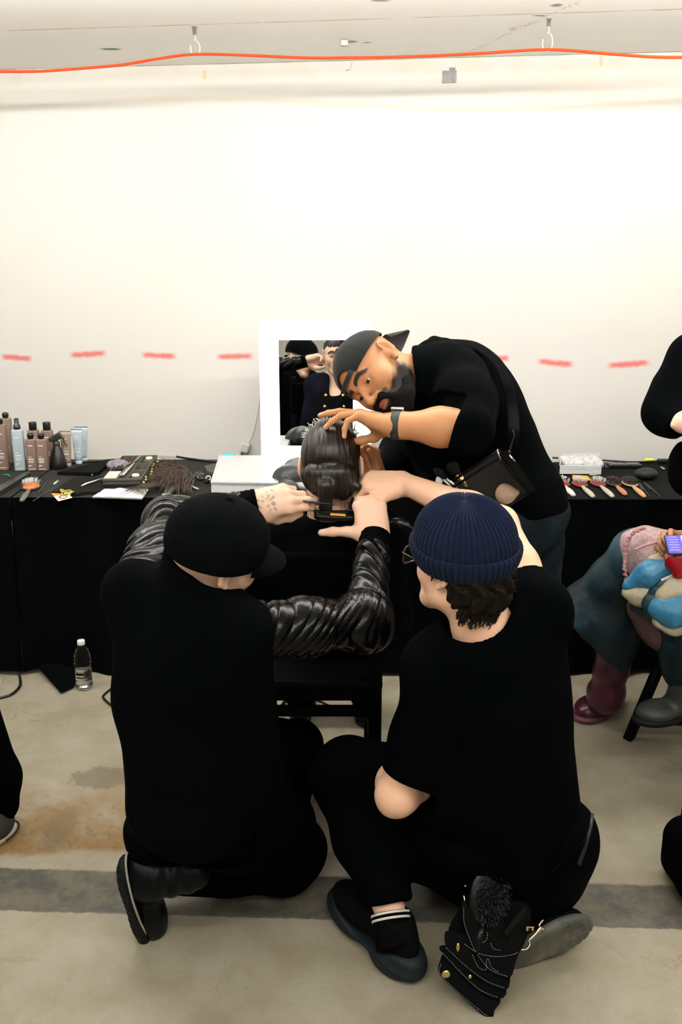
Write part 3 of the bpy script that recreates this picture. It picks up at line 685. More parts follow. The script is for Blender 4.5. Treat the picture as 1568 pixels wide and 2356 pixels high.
# ================================================================== A: kneeling stylist in the black flat cap
def person_A():
    pel = P(455, 1850, 1.90); che = P(440, 1520, 1.87); nb = P(452, 1385, 1.86)
    sL = P(312, 1362, 1.93); sR = P(565, 1448, 1.84); eR = P(838, 1432, 2.03); wR = P(862, 1240, 2.23)
    eL = P(392, 1205, 2.22); wL = P(582, 1162, 2.25)
    t = empty('person', (pel[0], pel[1], 0), 'kneeling person in black bomber jacket and black cap, styling hair from the left', 'person')
    hc = P(493, 1283, 1.89); R = frame((.80, .58, -.16), (.26, -.22, .92)); h = head_sdf(hc, R, .98)
    hr = hand_sdf(wR, P(850, 1166, 2.27)-wR, A3(-.05, -.9, .25), False, [(70, 75, 40), (72, 78, 40), (74, 80, 40), (70, 80, 45)], [(.92, .38, -.12), (.97, .16, -.05), (.98, .10, -.05)], s=1.10)
    hl = hand_sdf(wL, P(624, 1154, 2.255)-wL, A3(.10, -.86, .50), True, [(34, 24, 10), (34, 26, 12), (38, 34, 16), (44, 44, 20)], [(.40, .85, -.55), (-.05, .95, -.35), (-.2, .95, -.2)], (-.12, -.05, .02, .10), s=1.08)
    kn = P(676, 1975, 2.12); an = P(372, 2010, 2.02); kn2 = P(680, 1718, 2.36); an2 = PZ(672, 1850, .12)
    trunk = U(.06, ell(pel, (.14, .10, .11)), cap(pel, che, .10, .10), ell(che, (.13, .10, .13)), cap(sL, che, .048, .08), cap(sR, che, .048, .08)); torso = U(.03, trunk, cap(nb, hc+R@A3(0, -.02, -.06), .056, .052))
    legs = U(.04, chain(.03, (pel+A3(.05, 0, 0), .085), (kn, .055), (an, .04)), chain(.03, (pel+A3(-.02, .03, 0), .085), (kn2, .055), (an2, .045)))
    arms = U(.02, chain(.02, (sR, .045), (eR, .032)), forearm(eR, wR, .033, .026), chain(.02, (sL, .045), (eL, .032)), forearm(eL, wL, .033, .026))
    body = U(.02, U(.03, torso, legs, h['f']), arms); body = U(.012, body, hr['f'], hl['f'])
    def tat(p):
        l = (p-wL)@hl['M']; a = l[:, 1]; v = np.sin(l[:, 0]*190+2.6*np.sin(a*150))*np.sin(a*170+2.4*np.sin(l[:, 0]*160))
        return np.clip((v-.25)*2.2, 0, .62)*(a < .058)*(a > -.06)*(l[:, 2] > -.012)*np.clip((.006-l[:, 0]+ .03)/.01, 0, 1)
    body_of('body', body, [pel, che, sL, sR, eR, wR, eL, wL, hc, kn, an, kn2, an2]+hr['pts']+hl['pts'], skA, t, .0031, .14,
            dict(lips=h['masks']['lips'], lash=h['masks']['lash'], brow=h['masks']['brow'], nail=msum(hr['nail'], hl['nail']), tattoo=tat))
    eyeballs(h, t)
    # jacket body: wool
    fo = polar_folds(.006, 26, 3)
    jk = U(.075, cap(P(324, 1374, 1.93), P(352, 1600, 1.90), .060, .078), cap(P(352, 1600, 1.90), P(378, 1850, 1.90), .078, .078), cap(P(545, 1470, 1.86), P(562, 1790, 1.90), .072, .088),
           cap(P(440, 1470, 1.88), P(455, 1850, 1.92), .12, .13), cap(P(312, 1355, 1.93), P(452, 1400, 1.87), .058, .062), cap(P(452, 1400, 1.87), P(560, 1452, 1.84), .062, .058))
    jk = U(.03, jk, off(trunk, .012))
    jk = U(.03, jk, cap(P(330, 1905, 1.92), P(372, 1915, 1.93), .042, .055), cap(P(350, 1935, 1.93), P(560, 1925, 1.95), .06, .085))
    neck = cap(nb+A3(0, 0, -.03), hc+R@A3(0, -.02, -.03), .068, .066)
    hole = cap(P(476, 1375, 1.89), P(494, 1260, 1.89), .056, .082)
    collar = S(.006, cap(P(450, 1392, 1.88), P(470, 1290, 1.88), .088, .088), plane(P(440, 1290, 1.88), nrm(A3(-.62, .10, -1)))); 
    jk = S(.01, U(.02, jk, collar), hole)
    jk = disp(jk, fo)
    body_of('jacket', jk, [P(312, 1355, 1.93), P(560, 1450, 1.84), P(350, 1950, 1.93), P(560, 1925, 1.95), nb], black_wool, t, .005, .14)
    # leather sleeves with wrinkles
    def sleeve(s_, e_, w_, rs, seed, nm='sleeve'):
        m1 = lerp(s_, e_, .5); cu = lerp(e_, w_, .80)
        f = U(.045, cap(s_, m1, rs[0], rs[1]), cap(m1, e_, rs[1], rs[2]), cap(e_, cu, rs[2]*.97, rs[3]), sph(e_, .060))
        f1 = ring_folds(s_, e_, .010, 62, seed, .8); f2 = ring_folds(e_, w_, .0105, 60, seed+1, .6); ax = nrm(w_-e_); L = np.linalg.norm(w_-e_)
        def dd(p):
            tt = np.clip(((p-e_)@ax)/L*3, 0, 1); return f1(p)*(1-tt)+f2(p)*tt
        o = body_of(nm, disp(f, dd), [s_, e_, cu], leather, t, .0028, .12)
        c = MB(); d = nrm(w_-cu); prof = []
        M = zframe(d); L2 = np.linalg.norm(w_-cu)+.012
        for k in range(24):
            zz = -.012+(L2+.012)*k/23; prof.append((.0425-.003*k/23+.0008*math.sin(k*1.3), zz))
        n = 72; V = []; F = []
        for r, z in prof:
            for j in range(n): a = 2*math.pi*j/n; rr = r+.0006*math.cos(24*a); V.append(cu+M@A3(rr*math.cos(a), rr*math.sin(a), z))
        for i in range(len(prof)-1):
            for j in range(n): F.append((i*n+j, i*n+(j+1) % n, (i+1)*n+(j+1) % n, (i+1)*n+j))
        b0 = len(V)
        for j in range(n): a = 2*math.pi*j/n; V.append(cu+M@A3(.029*math.cos(a), .029*math.sin(a), L2-.004))
        for j in range(n): F.append(((len(prof)-1)*n+j, (len(prof)-1)*n+(j+1) % n, b0+(j+1) % n, b0+j))
        c.add(V, F); c.build('cuff', black_knit, o)
        return o
    sleeve(P(560, 1452, 1.85), eR, wR, (.064, .058, .054, .043), 11)
    sleeve(P(316, 1345, 1.94), eL, wL, (.060, .055, .050, .042), 21)
    # trousers
    tr = U(.05, chain(.05, (P(520, 1880, 1.93), .11), (P(640, 1895, 2.05), .085), (P(672, 1958, 2.12), .082), (P(655, 1985, 2.12), .075)), chain(.04, (P(655, 1990, 2.12), .07), (P(520, 2000, 2.08), .060), (P(385, 2005, 2.00), .056)))
    tr = U(.02, tr, chain(.04, (P(560, 1830, 1.98), .09), (P(640, 1722, 2.28), .074), (P(684, 1716, 2.36), .066), (P(690, 1740, 2.40), .06), (PZ(668, 1850, .1), .05)))
    tr = U(.05, tr, cap(P(400, 1900, 1.95), P(560, 1900, 1.97), .10, .11), cap(P(420, 1975, 2.02), P(560, 1975, 2.08), .06, .075))
    tr = U(.02, tr, off(legs, .008))
    body_of('trousers', disp(tr, polar_folds(.004, 30, 5)), [P(380, 2005, 1.98), P(690, 1950, 2.12), P(684, 1700, 2.4), PZ(668, 1850, .05)], black_pants, t, .006, .13)
    c = MB(); c.tube(catmull([P(697, 1870, 2.02), P(700, 1900, 2.03), P(692, 1925, 2.03), P(655, 1950, 2.0)], 5), .0012, 5)
    # boots
    def boot(heel, toe, up, nm):
        fw = toe-heel; u, so, M, W = shoe_sdf(heel, fw, up, .30, .054, .085)
        shaft = cap(W(0, .065, .07), W(0, .05, .16), .046, .05)
        o = body_of(nm, disp(U(.03, u, shaft), lambda p: .0022*np.sin(((p-heel)@M)[:, 2]*150)*np.clip((((p-heel)@M)[:, 2]-.06)/.03, 0, 1)), [heel, toe, W(0, .05, .17)], boot_leather, t, .0035, .09)
        cut = lambda p: np.where(np.sin(((p-heel)@M)[:, 1]*310)*np.clip((.010-((p-heel)@M)[:, 2])/.006, 0, 1) > .2, .004, 0)
        so = I(.003, U(.02, ell(W(0, .075, .01), (.050, .088, .03), M), ell(W(.004, .19, .01), (.062, .115, .03), M)), plane(W(0, 0, .022), M[:, 2]), plane(W(0, 0, -.014), -M[:, 2]))
        body_of('sole', disp(so, cut), [heel, toe], rubber, o, .003, .09)
        b = MB(); ring = []
        for k in range(48):
            a = 2*math.pi*k/48; wv = .052+.008*(.5+.5*math.sin(a)); ring.append(W(.002+wv*math.cos(a)*.99, .128+.156*math.sin(a), .0235))
        b.tube(ring, .0028, 6, closed=True); b.build('welt', rim_pale, o)
        return o
    boot(P(276, 1985, 1.89), P(338, 2140, 1.965), A3(1, -.1, .30), 'boot')
    boot(PZ(672, 1880, .0)+A3(0, -.03, .014), PZ(690, 1800, .0)+A3(0, 0, .014), A3(0, 0, 1), 'boot')
    # flat black cap
    cp, fn = cap_dome('cap', h, cap_black, t, .104, .119, .104, e0=-.30, zc=.048)
    brim('peak', h, cap_black, cp, 0, 1.05, .076, .016, .016, .100, .113, .028, tilt=-.18)
    return h
hA = person_A()
# ================================================================== client in the chair
def person_G():
    hc = P(761, 1078, 2.43); R = frame((.02, 1, -.06), (0, .04, 1))
    nb = P(754, 1200, 2.40); sL = P(660, 1236, 2.43); sR = P(872, 1236, 2.43); pel = A3(-.03, 2.58, .62); che = P(760, 1330, 2.50)
    t = empty('person', (pel[0], pel[1], 0), 'seated person with slicked dark hair pinned in a roll, seen from behind facing the mirror', 'person')
    h = head_sdf(hc, R, 1.0, mouth_open=.004, lid=.004)
    eR = P(905, 1420, 2.55); wR = P(820, 1480, 2.78); eL = P(620, 1420, 2.55); wL = P(700, 1480, 2.78)
    hr = hand_sdf(wR, (-.3, 1, -.1), (0, 0, 1), False); hl = hand_sdf(wL, (.3, 1, -.1), (0, 0, 1), True)
    kR = pel+A3(.12, .42, .02); kL = pel+A3(-.12, .42, .02); aR = A3(kR[0], kR[1]+.05, .09); aL = A3(kL[0], kL[1]+.05, .09)
    trunk = U(.06, ell(pel, (.15, .11, .10)), cap(pel, che, .10, .10), ell(che, (.13, .09, .13)), cap(sL, che, .046, .08), cap(sR, che, .046, .08))
    body = U(.03, trunk, cap(nb+A3(0, .01, 0), che, .055, .08), cap(nb+A3(0, .012, .0), hc+R@A3(0, -.025, -.05), .050, .049),
             chain(.03, (pel+A3(.08, 0, 0), .08), (kR, .055), (aR, .04)), chain(.03, (pel+A3(-.08, 0, 0), .08), (kL, .055), (aL, .04)))
    arms = U(.02, chain(.02, (sR, .045), (eR, .038)), forearm(eR, wR, .036, .025), chain(.02, (sL, .045), (eL, .038)), forearm(eL, wL, .036, .025))
    body = U(.03, body, arms, h['f']); body = U(.012, body, hr['f'], hl['f'])
    body_of('body', body, [hc, nb, sL, sR, pel, eR, eL, wR, wL, kR, kL, aR, aL]+hr['pts']+hl['pts'], skG, t, .0036, .14, dict(lips=h['masks']['lips'], lash=h['masks']['lash'], brow=h['masks']['brow'], nail=msum(hr['nail'], hl['nail'])))
    eyeballs(h, t)
    W = h['W']
    # slicked hair
    hair = mat('dark_hair', (.007, .0045, .0038), .34, spec=.45, vary=(9, (.020, .011, .008), .35, .8, (12, .8, .8)), bump=(20, .6, .004, (16, .5, .5)))
    cap_ = U(.02, ell(W(0, -.016, .038), (.081, .107, .101), R), ell(W(0, -.035, -.015), (.079, .078, .06), R))
    face_cut = ell(W(0, .135, -.045), (.115, .115, .112), R)
    hs = S(.012, cap_, face_cut, plane(W(0, 0, -.075), R[:, 2]), rbox(W(.09, .01, -.045), (.02, .05, .05), R), rbox(W(-.09, .01, -.045), (.02, .05, .05), R))
    def strands(p):
        l = (p-hc)@R; x = l[:, 0]/(1.05-np.clip((l[:, 2]-.04)*4, 0, .6)); z = l[:, 2]
        cr = np.abs(z-.030-.006*np.cos(l[:, 0]*40)+2.2*l[:, 0]**2)     # crease where the lengths are rolled under
        return .0006*np.sin(x*420+2*np.sin(z*12))+.0006*np.sin(x*190+z*8)+.0045*np.exp(-(cr/.008)**2)*(l[:, 1] < 0)*np.clip(1.25-np.abs(l[:, 0])/.075, 0, 1)
    ho = body_of('hair', disp(hs, strands), [hc], hair, t, .0021, .15)
    roll = U(.03, ell(W(0, -.086, -.018), (.066, .043, .047), R), ell(W(-.027, -.090, .008), (.036, .034, .024), R), ell(W(.027, -.090, .008), (.036, .034, .024), R))
    roll = U(.016, roll, cap(W(-.012, -.100, -.045), P(749, 1120, 2.305), .024, .019), rbox(P(749, 1152, 2.300), (.0185, .008, .048), None, .008))
    roll = U(.016, roll, chain(.02, (W(.034, -.088, -.045), .026), (P(795, 1113, 2.33), .019), (P(822, 1120, 2.32), .012)))
    def rs(p):
        l = (p-hc)@R; return .0007*np.sin(l[:, 0]*430+2*np.sin(l[:, 2]*30))+.0008*np.sin(l[:, 0]*150)
    body_of('hair_roll', disp(roll, rs), [W(0, -.08, -.02), P(749, 1160, 2.3), P(822, 1120, 2.32)], hair, ho, .0021, .1)
    # loose wisps and crimped hair clips along the hairline
    wb = MB(); r = random.Random(5)
    for k in range(46):
        a = math.radians(r.uniform(-66, 66)); rr = .0835; p0 = W(rr*math.sin(a)*.98, .022+r.uniform(-.01, .02), .036+.101*math.cos(a)); L = r.uniform(.006, .016)
        d = R@nrm(A3(math.sin(a)+r.uniform(-.7, .7), r.uniform(-.6, .6), math.cos(a)+r.uniform(-.4, .6)))
        wb.tube(catmull([p0-d*.004, p0+d*L*.5+A3(r.uniform(-.004, .004), 0, r.uniform(-.003, .004)), p0+d*L], 3), r.uniform(.0007, .0013), 5)
    wb.build('crimped_hairline', mat('frosted_hair', (.62, .60, .56), .35), ho)
    cb = MB()
    for k, a in enumerate((-62, -50, -38, -24, -8, 4, 16, 28, 38, 47, 57, 66)):
        a = math.radians(a); p0 = W(.083*math.sin(a), .012, .037+.101*math.cos(a)); d = R@A3(math.cos(a), 0, -math.sin(a)); uu = R@A3(math.sin(a), 0, math.cos(a))
        cb.tube([p0-uu*.009+d*.003, p0+uu*.007-d*.003], .0013, 6); cb.tube([p0-uu*.004-d*.005, p0+uu*.003+d*.004], .0011, 6)
    cb.build('hair_clips', mat('pale_clip', (.72, .74, .80), .3, .3), ho)
    w2 = MB()
    for k in range(16):
        sd = -1; p0 = W(-.045+r.uniform(-.008, .02), -.07, -.078); q0 = p0+A3(r.uniform(-.012, .012), -.01, -.03-r.uniform(0, .03))
        w2.tube(catmull([p0, lerp(p0, q0, .5)+A3(-.006, -.01, 0), q0], 3), .0004, 4)
    w2.build('nape_wisps', hair, ho); w2 = MB()
    for k in range(10):
        p0 = W(.05+r.uniform(-.02, .008), -.06, -.08); q0 = p0+A3(r.uniform(-.01, .015), -.01, -.02-r.uniform(0, .02)); w2.tube(catmull([p0, lerp(p0, q0, .5), q0], 3), .0004, 4)
    w2.build('nape_wisps', hair, ho)
    # navy-black coat with gilt buttons
    navy = mat('navy_black_coat', (.0020, .0022, .0036), .85, spec=.04, bump=(120, .4, .002), vary=(5, (.005, .0045, .012), .52, .62))
    ct = U(.06, off(trunk, .012), ell(pel+A3(0, 0, .06), (.19, .14, .12)), cap(pel, che, .145, .15), ell(che, (.185, .125, .16)), cap(sL, che, .068, .11), cap(sR, che, .068, .11), cap(sL, sR, .062, .062), cap(nb+A3(0, .02, -.05), nb+A3(0, .015, -.02), .085, .070))
    sl = U(.03, chain(.03, (sR, .064), (eR, .055), (lerp(eR, wR, .92), .04)), chain(.03, (sL, .064), (eL, .055), (lerp(eL, wL, .92), .04)))
    ct = U(.03, ct, sl); ct = S(.012, ct, cap(nb+A3(0, .02, -.02), nb+A3(0, .0, .12), .056, .075), rbox(nb+A3(0, .13, -.02), (.034, .09, .085), rotx(-.1), .02))
    body_of('coat', disp(ct, polar_folds(.004, 30, 8)), [nb+A3(0, 0, .05), sL, sR, pel, eR, eL, wR, wL], black_cotton if 0 else navy, t, .005, .16)
    gold = mat('gilt', (.75, .55, .18), .25, 1.0)
    def surf(x, z, y0=2.9):   # where the coat front is, seen from the mirror side
        c = A3(x, 2.5, z); ys = np.linspace(2.95, 2.3, 200); pp = np.stack([np.full(200, x), ys, np.full(200, z)], 1); d = ct(pp, c, 1.0); k = np.argmax(d < 0.002); return ys[k]
    for i in range(4):
        for sd in (-1, 1):
            x = nb[0]+sd*(.052+.006*i)-.004; z = nb[2]-.085-.062*i; y = surf(x, z); b = MB(); b.lathe([(0, .007), (.006, .0065), (.0105, .003), (.0115, 0), (.010, -.004)], (x, y, z), zframe((0, 1, .1)), 18); b.build('button', gold, t)
    # dark trousers and shoes, below the table
    tr = U(.04, chain(.04, (pel+A3(.08, 0, 0), .10), (kR, .07), (aR+A3(0, 0, .02), .06)), chain(.04, (pel+A3(-.08, 0, 0), .10), (kL, .07), (aL+A3(0, 0, .02), .06)))
    tr = U(.03, tr, off(trunk, .006)); tr = S(.01, tr, plane(pel+A3(0, 0, .1), (0, 0, -1)))
    body_of('trousers', tr, [pel, kR, kL, aR, aL], black_pants, t, .008, .14)
    for a_ in (aR, aL):
        u, so, M, W2 = shoe_sdf(a_-A3(0, .06, .09), (0, 1, 0), (0, 0, 1), .26); o = body_of('shoe', u, [a_, a_+A3(0, .2, 0)], boot_leather, t, .006, .1); body_of('sole', so, [a_, a_+A3(0, .2, 0)], rubber, o, .006, .12)
    return h
hG = person_G()
# ================================================================== B: squatting stylist in the navy beanie
def person_B():
    hc = P(1066, 1306, 1.86); R = frame((-.66, .73, .12), (.22, -.20, .95)); h = head_sdf(hc, R, 1.0, jaw=.98); W = h['W']
    pel = P(1190, 1945, 1.93); che = P(1130, 1620, 1.88); nb = P(1108, 1440, 1.86)
    sL = P(1000, 1545, 1.88); sR = P(1235, 1405, 1.90); eL = P(912, 1830, 1.87); wL = P(925, 1745, 2.10)
    eR = P(1150, 1205, 2.13); wR = P(925, 1110, 2.33)
    t = empty('person', (pel[0], pel[1], 0), 'squatting person in black t-shirt, navy ribbed beanie and glasses, holding hair from the right', 'person')
    hr = hand_sdf(wR, P(858, 1108, 2.335)-wR, A3(.05, -.45, .89), False, [(56, 70, 40), (58, 74, 40), (60, 78, 40), (62, 80, 40)], [(.66, .72, -.05), (.24, .96, .06), (.06, 1, .06)], s=1.06)
    hl = hand_sdf(wL, (.1, .9, .3), (0, -.3, 1), True)
    knL = P(790, 1786, 2.12); anL = P(905, 2118, 1.86); knR = PZ(1060, 2010, .07)+A3(0, .05, 0); anR = P(1235, 2120, 1.96)
    trunk = U(.06, ell(pel, (.15, .11, .11)), cap(pel, che, .105, .105), ell(che, (.135, .10, .14)), cap(sL, che, .048, .08), cap(sR, che, .048, .08)); torso = U(.03, trunk, cap(nb, hc+R@A3(0, -.03, -.05), .060, .056), cap(nb, nb+A3(.02, 0, -.06), .062, .08))
    legs = U(.04, chain(.03, (pel+A3(-.07, .0, 0), .085), (knL, .058), (anL, .037)), chain(.03, (pel+A3(.05, .03, 0), .085), (knR, .06), (anR, .04)))
    arms = U(.02, chain(.02, (sR, .052), (lerp(sR, eR, .5), .048), (eR, .040)), forearm(eR, wR, .042, .027), chain(.02, (sL, .052), (lerp(sL, eL, .6), .050), (eL, .043)), cap(eL, P(897, 1856, 1.875), .040, .020), cap(eL, P(962, 1812, 1.90), .040, .034), forearm(eL, wL, .047, .031))
    body = U(.03, torso, legs, arms, h['f']); body = U(.012, body, hr['f'], hl['f'])
    body_of('body', body, [hc, nb, sL, sR, pel, eR, eL, wR, wL, knL, knR, anL, anR]+hr['pts']+hl['pts'], skB, t, .0031, .14, dict(lips=h['masks']['lips'], lash=h['masks']['lash'], brow=h['masks']['brow'], nail=msum(hr['nail'], hl['nail'])))
    eyeballs(h, t)
    # t-shirt
    ts = U(.08, cap(P(1040, 1545, 1.90), P(1045, 1800, 1.90), .10, .115), cap(P(1205, 1450, 1.90), P(1240, 1860, 1.92), .085, .092), cap(P(1130, 1560, 1.89), P(1150, 1880, 1.94), .13, .14),
           cap(P(1010, 1545, 1.89), P(1110, 1490, 1.87), .062, .07), cap(P(1110, 1490, 1.87), P(1232, 1400, 1.90), .07, .062))
    ts = U(.03, ts, off(trunk, .010))
    ts = U(.04, ts, chain(.03, (P(1005, 1545, 1.89), .066), (P(975, 1690, 1.88), .070), (P(948, 1762, 1.875), .066)), chain(.03, (P(1232, 1395, 1.91), .062), (lerp(sR, eR, .42), .060)))
    hem = plane(P(938, 1775, 1.875), nrm(P(908, 1838, 1.87)-P(985, 1640, 1.88)))
    near = sph(P(930, 1800, 1.87), .10)
    ts = S(.006, ts, I(.0, near, lambda p, c, R_: -hem(p, c, R_)))
    ts = S(.006, ts, cap(lerp(sR, eR, .53), eR, .085, .09))
    ts = S(.006, ts, cap(P(1096, 1418, 1.86), P(1085, 1360, 1.86), .078, .10))
    body_of('t_shirt', disp(ts, polar_folds(.0055, 22, 12)), [P(1000, 1500, 1.89), P(1235, 1390, 1.9), P(1240, 1900, 1.92), P(930, 1800, 1.87), P(1050, 1860, 1.9)], black_cotton, t, .0048, .16)
    # trousers
    tr = U(.06, chain(.05, (P(1085, 1900, 1.93), .12), (P(900, 1810, 2.08), .098), (P(806, 1775, 2.12), .078), (P(800, 1800, 2.12), .08)), chain(.04, (P(800, 1800, 2.12), .080), (P(838, 1930, 2.02), .072), (P(893, 2062, 1.90), .056)))
    tr = U(.06, tr, cap(P(1255, 1930, 1.93), P(1235, 1990, 1.95), .125, .125), cap(P(1150, 1930, 1.94), P(1120, 1990, 2.0), .12, .11), chain(.05, (P(1180, 2000, 1.96), .11), (P(1060, 2010, 2.14), .08)), chain(.04, (P(1060, 2020, 2.14), .07), (P(1220, 2070, 2.0), .052)))
    tr = U(.03, tr, off(legs, .007), cap(P(905, 1935, 2.0), P(1060, 1985, 2.0), .07, .085))
    tr = S(.005, tr, I(0, sph(P(905, 2125, 1.86), .09), plane(P(888, 2082, 1.88), nrm(P(893, 2062, 1.9)-P(905, 2125, 1.86))))) 
    body_of('trousers', disp(tr, polar_folds(.0045, 26, 15)), [P(806, 1760, 2.12), P(893, 2062, 1.9), P(1255, 1930, 1.93), P(1060, 2020, 2.14)], mat('charcoal_trousers', (.0005, .0009, .0013), .9, spec=.03, bump=(50, .3, .004)), t, .0055, .18)
    b = MB(); b.tube(catmull([P(1361, 1872, 1.86), P(1357, 1905, 1.82), P(1345, 1950, 1.80), P(1330, 1990, 1.79)], 6), .0045, 8, flat=.5); b.build('belt', mat('belt_leather', (.006, .010, .012), .35, spec=.3), t)
    # left shoe flat on the floor: black knit trainer with dark foam sole; striped sock
    heel = PZ(952, 2268, .0)+A3(.0, .02, .0); toe = PZ(786, 2082, .0); fw = nrm(toe-heel); M = frame(fw, (0, 0, 1)); Q = lambda x, y, z: heel+M@A3(x, y, z); L = .325
    up = U(.03, ell(Q(0, .075, .075), (.043, .08, .05), M), ell(Q(-.004, .215, .062), (.054, .105, .036), M), cap(Q(0, .075, .09), Q(0, .07, .115), .040, .041))
    up = S(.006, up, cap(Q(0, .07, .128), Q(0, .075, .18), .033, .036))
    so = body_of('shoe', up, [heel, toe, Q(0, 0, .12)], mat('trainer_knit', (.0012, .0014, .0016), .9, bump=(200, .4, .002), spec=.08), t, .003, .1)
    sole = U(.03, ell(Q(0, .07, .03), (.060, .095, .055), M), ell(Q(-.003, .225, .03), (.062, .115, .048), M))
    tp = lambda p, c, R_: (((p-heel)@M)[:, 2]-(.050+.016*np.cos(((p-heel)@M)[:, 1]*20)))
    sole = I(.008, sole, tp, plane(Q(0, 0, .001), (0, 0, -1)))
    sole = disp(sole, lambda p: .0018*np.sin((((p-heel)@M)[:, 2]-.012*np.sin(((p-heel)@M)[:, 1]*22))*190))
    body_of('sole', sole, [heel, toe], mat('foam_sole', (.008, .014, .017), .6, bump=(60, .3, .003), spec=.2), so, .003, .12)
    sk = MB(); a0 = P(905, 2150, 1.83); a1 = P(893, 2070, 1.885); Ms = zframe(a1-a0); Ls = np.linalg.norm(a1-a0)+.02
    prof = [(.047-.002*math.sin(k/14*3), -.03+(Ls)*k/20) for k in range(17)]; sk.lathe(prof, a0, Ms, 40)
    o = sk.build('sock', mat('black_sock', (.0015, .0015, .0015), .95, spec=.05), t)
    for zz in (.030, .042):
        st = MB(); zz -= .0; st.lathe([(.0472, zz), (.0482, zz+.001), (.0482, zz+.0045), (.0472, zz+.0055)], a0, Ms, 40); st.build('sock_stripe', mat('white_sock_stripe', (.62, .60, .55), .9), o)
    # right shoe, up on its toes with the sole showing
    heel2 = P(1235, 2240, 1.78); toe2 = P(1320, 2170, 1.88); upv = nrm(A3(-.5, .62, .55)); u2, s2, M2, W2 = shoe_sdf(P(1165, 2220, 1.80), P(1310, 2158, 1.84)-P(1165, 2220, 1.80), A3(-.2, .95, .22), .235, .056)
    o2 = body_of('shoe', u2, [P(1175, 2235, 1.78), toe2, anR], mat('trainer_knit', (.005, .005, .006)), t, .004, .12)
    h0_ = P(1165, 2220, 1.80); pat = lambda p: np.where(((np.abs(np.sin(((p-h0_)@M2)[:, 1]*170)) < .3) | (np.abs(np.sin(((p-h0_)@M2)[:, 0]*170)) < .3)) & (((p-h0_)@M2)[:, 1] > .15) & (((p-h0_)@M2)[:, 2] < .006), .0025, 0)
    body_of('sole', disp(s2, pat), [P(1175, 2235, 1.78), toe2], mat('worn_sole', (.07, .075, .062), .7, vary=(9, (.17, .15, .11), .45, .6)), o2, .003, .12)
    # hair below the beanie
    hm = mat('brown_hair', (.006, .0035, .002), .6, spec=.12, vary=(9, (.035, .016, .006), .62, .8), bump=(40, .8, .006, (1, 1, .4)))
    hb = U(.03, ell(W(0, -.040, -.008), (.082, .078, .072), R), ell(W(0, -.058, -.050), (.058, .042, .034), R))
    hb = S(.012, hb, ell(W(0, .075, -.03), (.12, .080, .10), R), rbox(W(.092, .0, -.05), (.02, .03, .03), R), rbox(W(-.092, .0, -.045), (.02, .03, .035), R))
    hb = disp(hb, lambda p: .0045*np.sin(p@A3(150, 60, 40)+2*np.sin(p[:, 2]*70))+.003*np.sin(p@A3(-80, 170, 60)+p[:, 2]*90))
    ho = body_of('hair', hb, [hc], hm, t, .0026, .13)
    lk = MB(); r = random.Random(9)
    for k in range(230):
        a = math.radians(r.uniform(-70, 78)); p0 = W(.064*math.sin(a), -.034-.058*math.cos(a), -.060+r.uniform(-.02, .012)); out = R@nrm(A3(math.sin(a), -math.cos(a), -.2)); sd = R@A3(math.cos(a), math.sin(a), 0)*r.choice((-1, 1))
        ln = r.uniform(.5, 1.0); p1 = p0+out*.006+R@A3(0, 0, -.008*ln); p2 = p1+sd*.004+out*.003+R@A3(0, 0, -.009*ln); p3 = p2-sd*.005*ln+R@A3(0, 0, -.006*ln)
        lk.tube(catmull([p0, p1, p2, p3], 3), list(np.linspace(.0024, .0006, 10)), 5)
    for k in range(36):
        p0 = W(.052+r.uniform(-.012, .012), -.065, -.025+r.uniform(-.02, .012)); d = R@nrm(A3(.8, -.5, -.3+r.uniform(-.5, .4))); p1 = p0+d*r.uniform(.018, .034); p2 = p1+R@A3(r.uniform(.0, .014), -.003, r.uniform(-.012, .008))
        lk.tube(catmull([p0, p1, p2], 4), list(np.linspace(.0022, .0006, 9)), 5)
    lk.build('curls', hm, ho)
    sb = MB()
    for k in range(40):
        p0 = W(-.0745+r.uniform(-.002, .002), .022+r.uniform(-.008, .008), .012+r.uniform(-.03, .01)); sb.tube([p0, p0+R@A3(.001, r.uniform(-.004, .004), -.009)], .0008, 4)
    sb.build('sideburn', hm, ho)
    # ribbed beanie
    wool = mat('navy_rib_knit', (.0036, .0088, .030), .9, sheen=.05, bump=(420, .9, .002), spec=.15)
    Rb = frame(R[:, 1]+A3(-.25, .1, 0), R[:, 2]+A3(.12, -.42, 0)); cb = W(0, -.014, .040)+A3(-.014, 0, .021); NR = 54
    def bean(u, v):
        th = u*2*math.pi; el = -.18+(math.pi/2+.18)*v; rib = abs(math.cos(NR*th/2))
        fade = min(1, (1-v)*7); pin = .35+.65*min(1, (1-v)*3.2)
        rx, ry, rz = .101, .113, .108; sq = 1+.05*math.sin(max(0, el)*2)
        g = 1+.046*(rib**.7-.6)*fade*pin-.035*math.exp(-((1-v)/.05)**2)+.006*math.sin(3*th+1)*math.sin(v*3)
        if math.sin(NR*th/4) < 0: g -= .012*max(0, min(1, (v-.72)*6))*fade
        return cb+Rb@A3(rx*math.cos(el)*math.sin(th)*g*sq, ry*math.cos(el)*math.cos(th)*g*sq, rz*math.sin(el)*g)
    b = MB(); b.grid(bean, NR*10, 60, 0, wrap=True); bo = b.build('beanie', wool, t)
    b = MB()
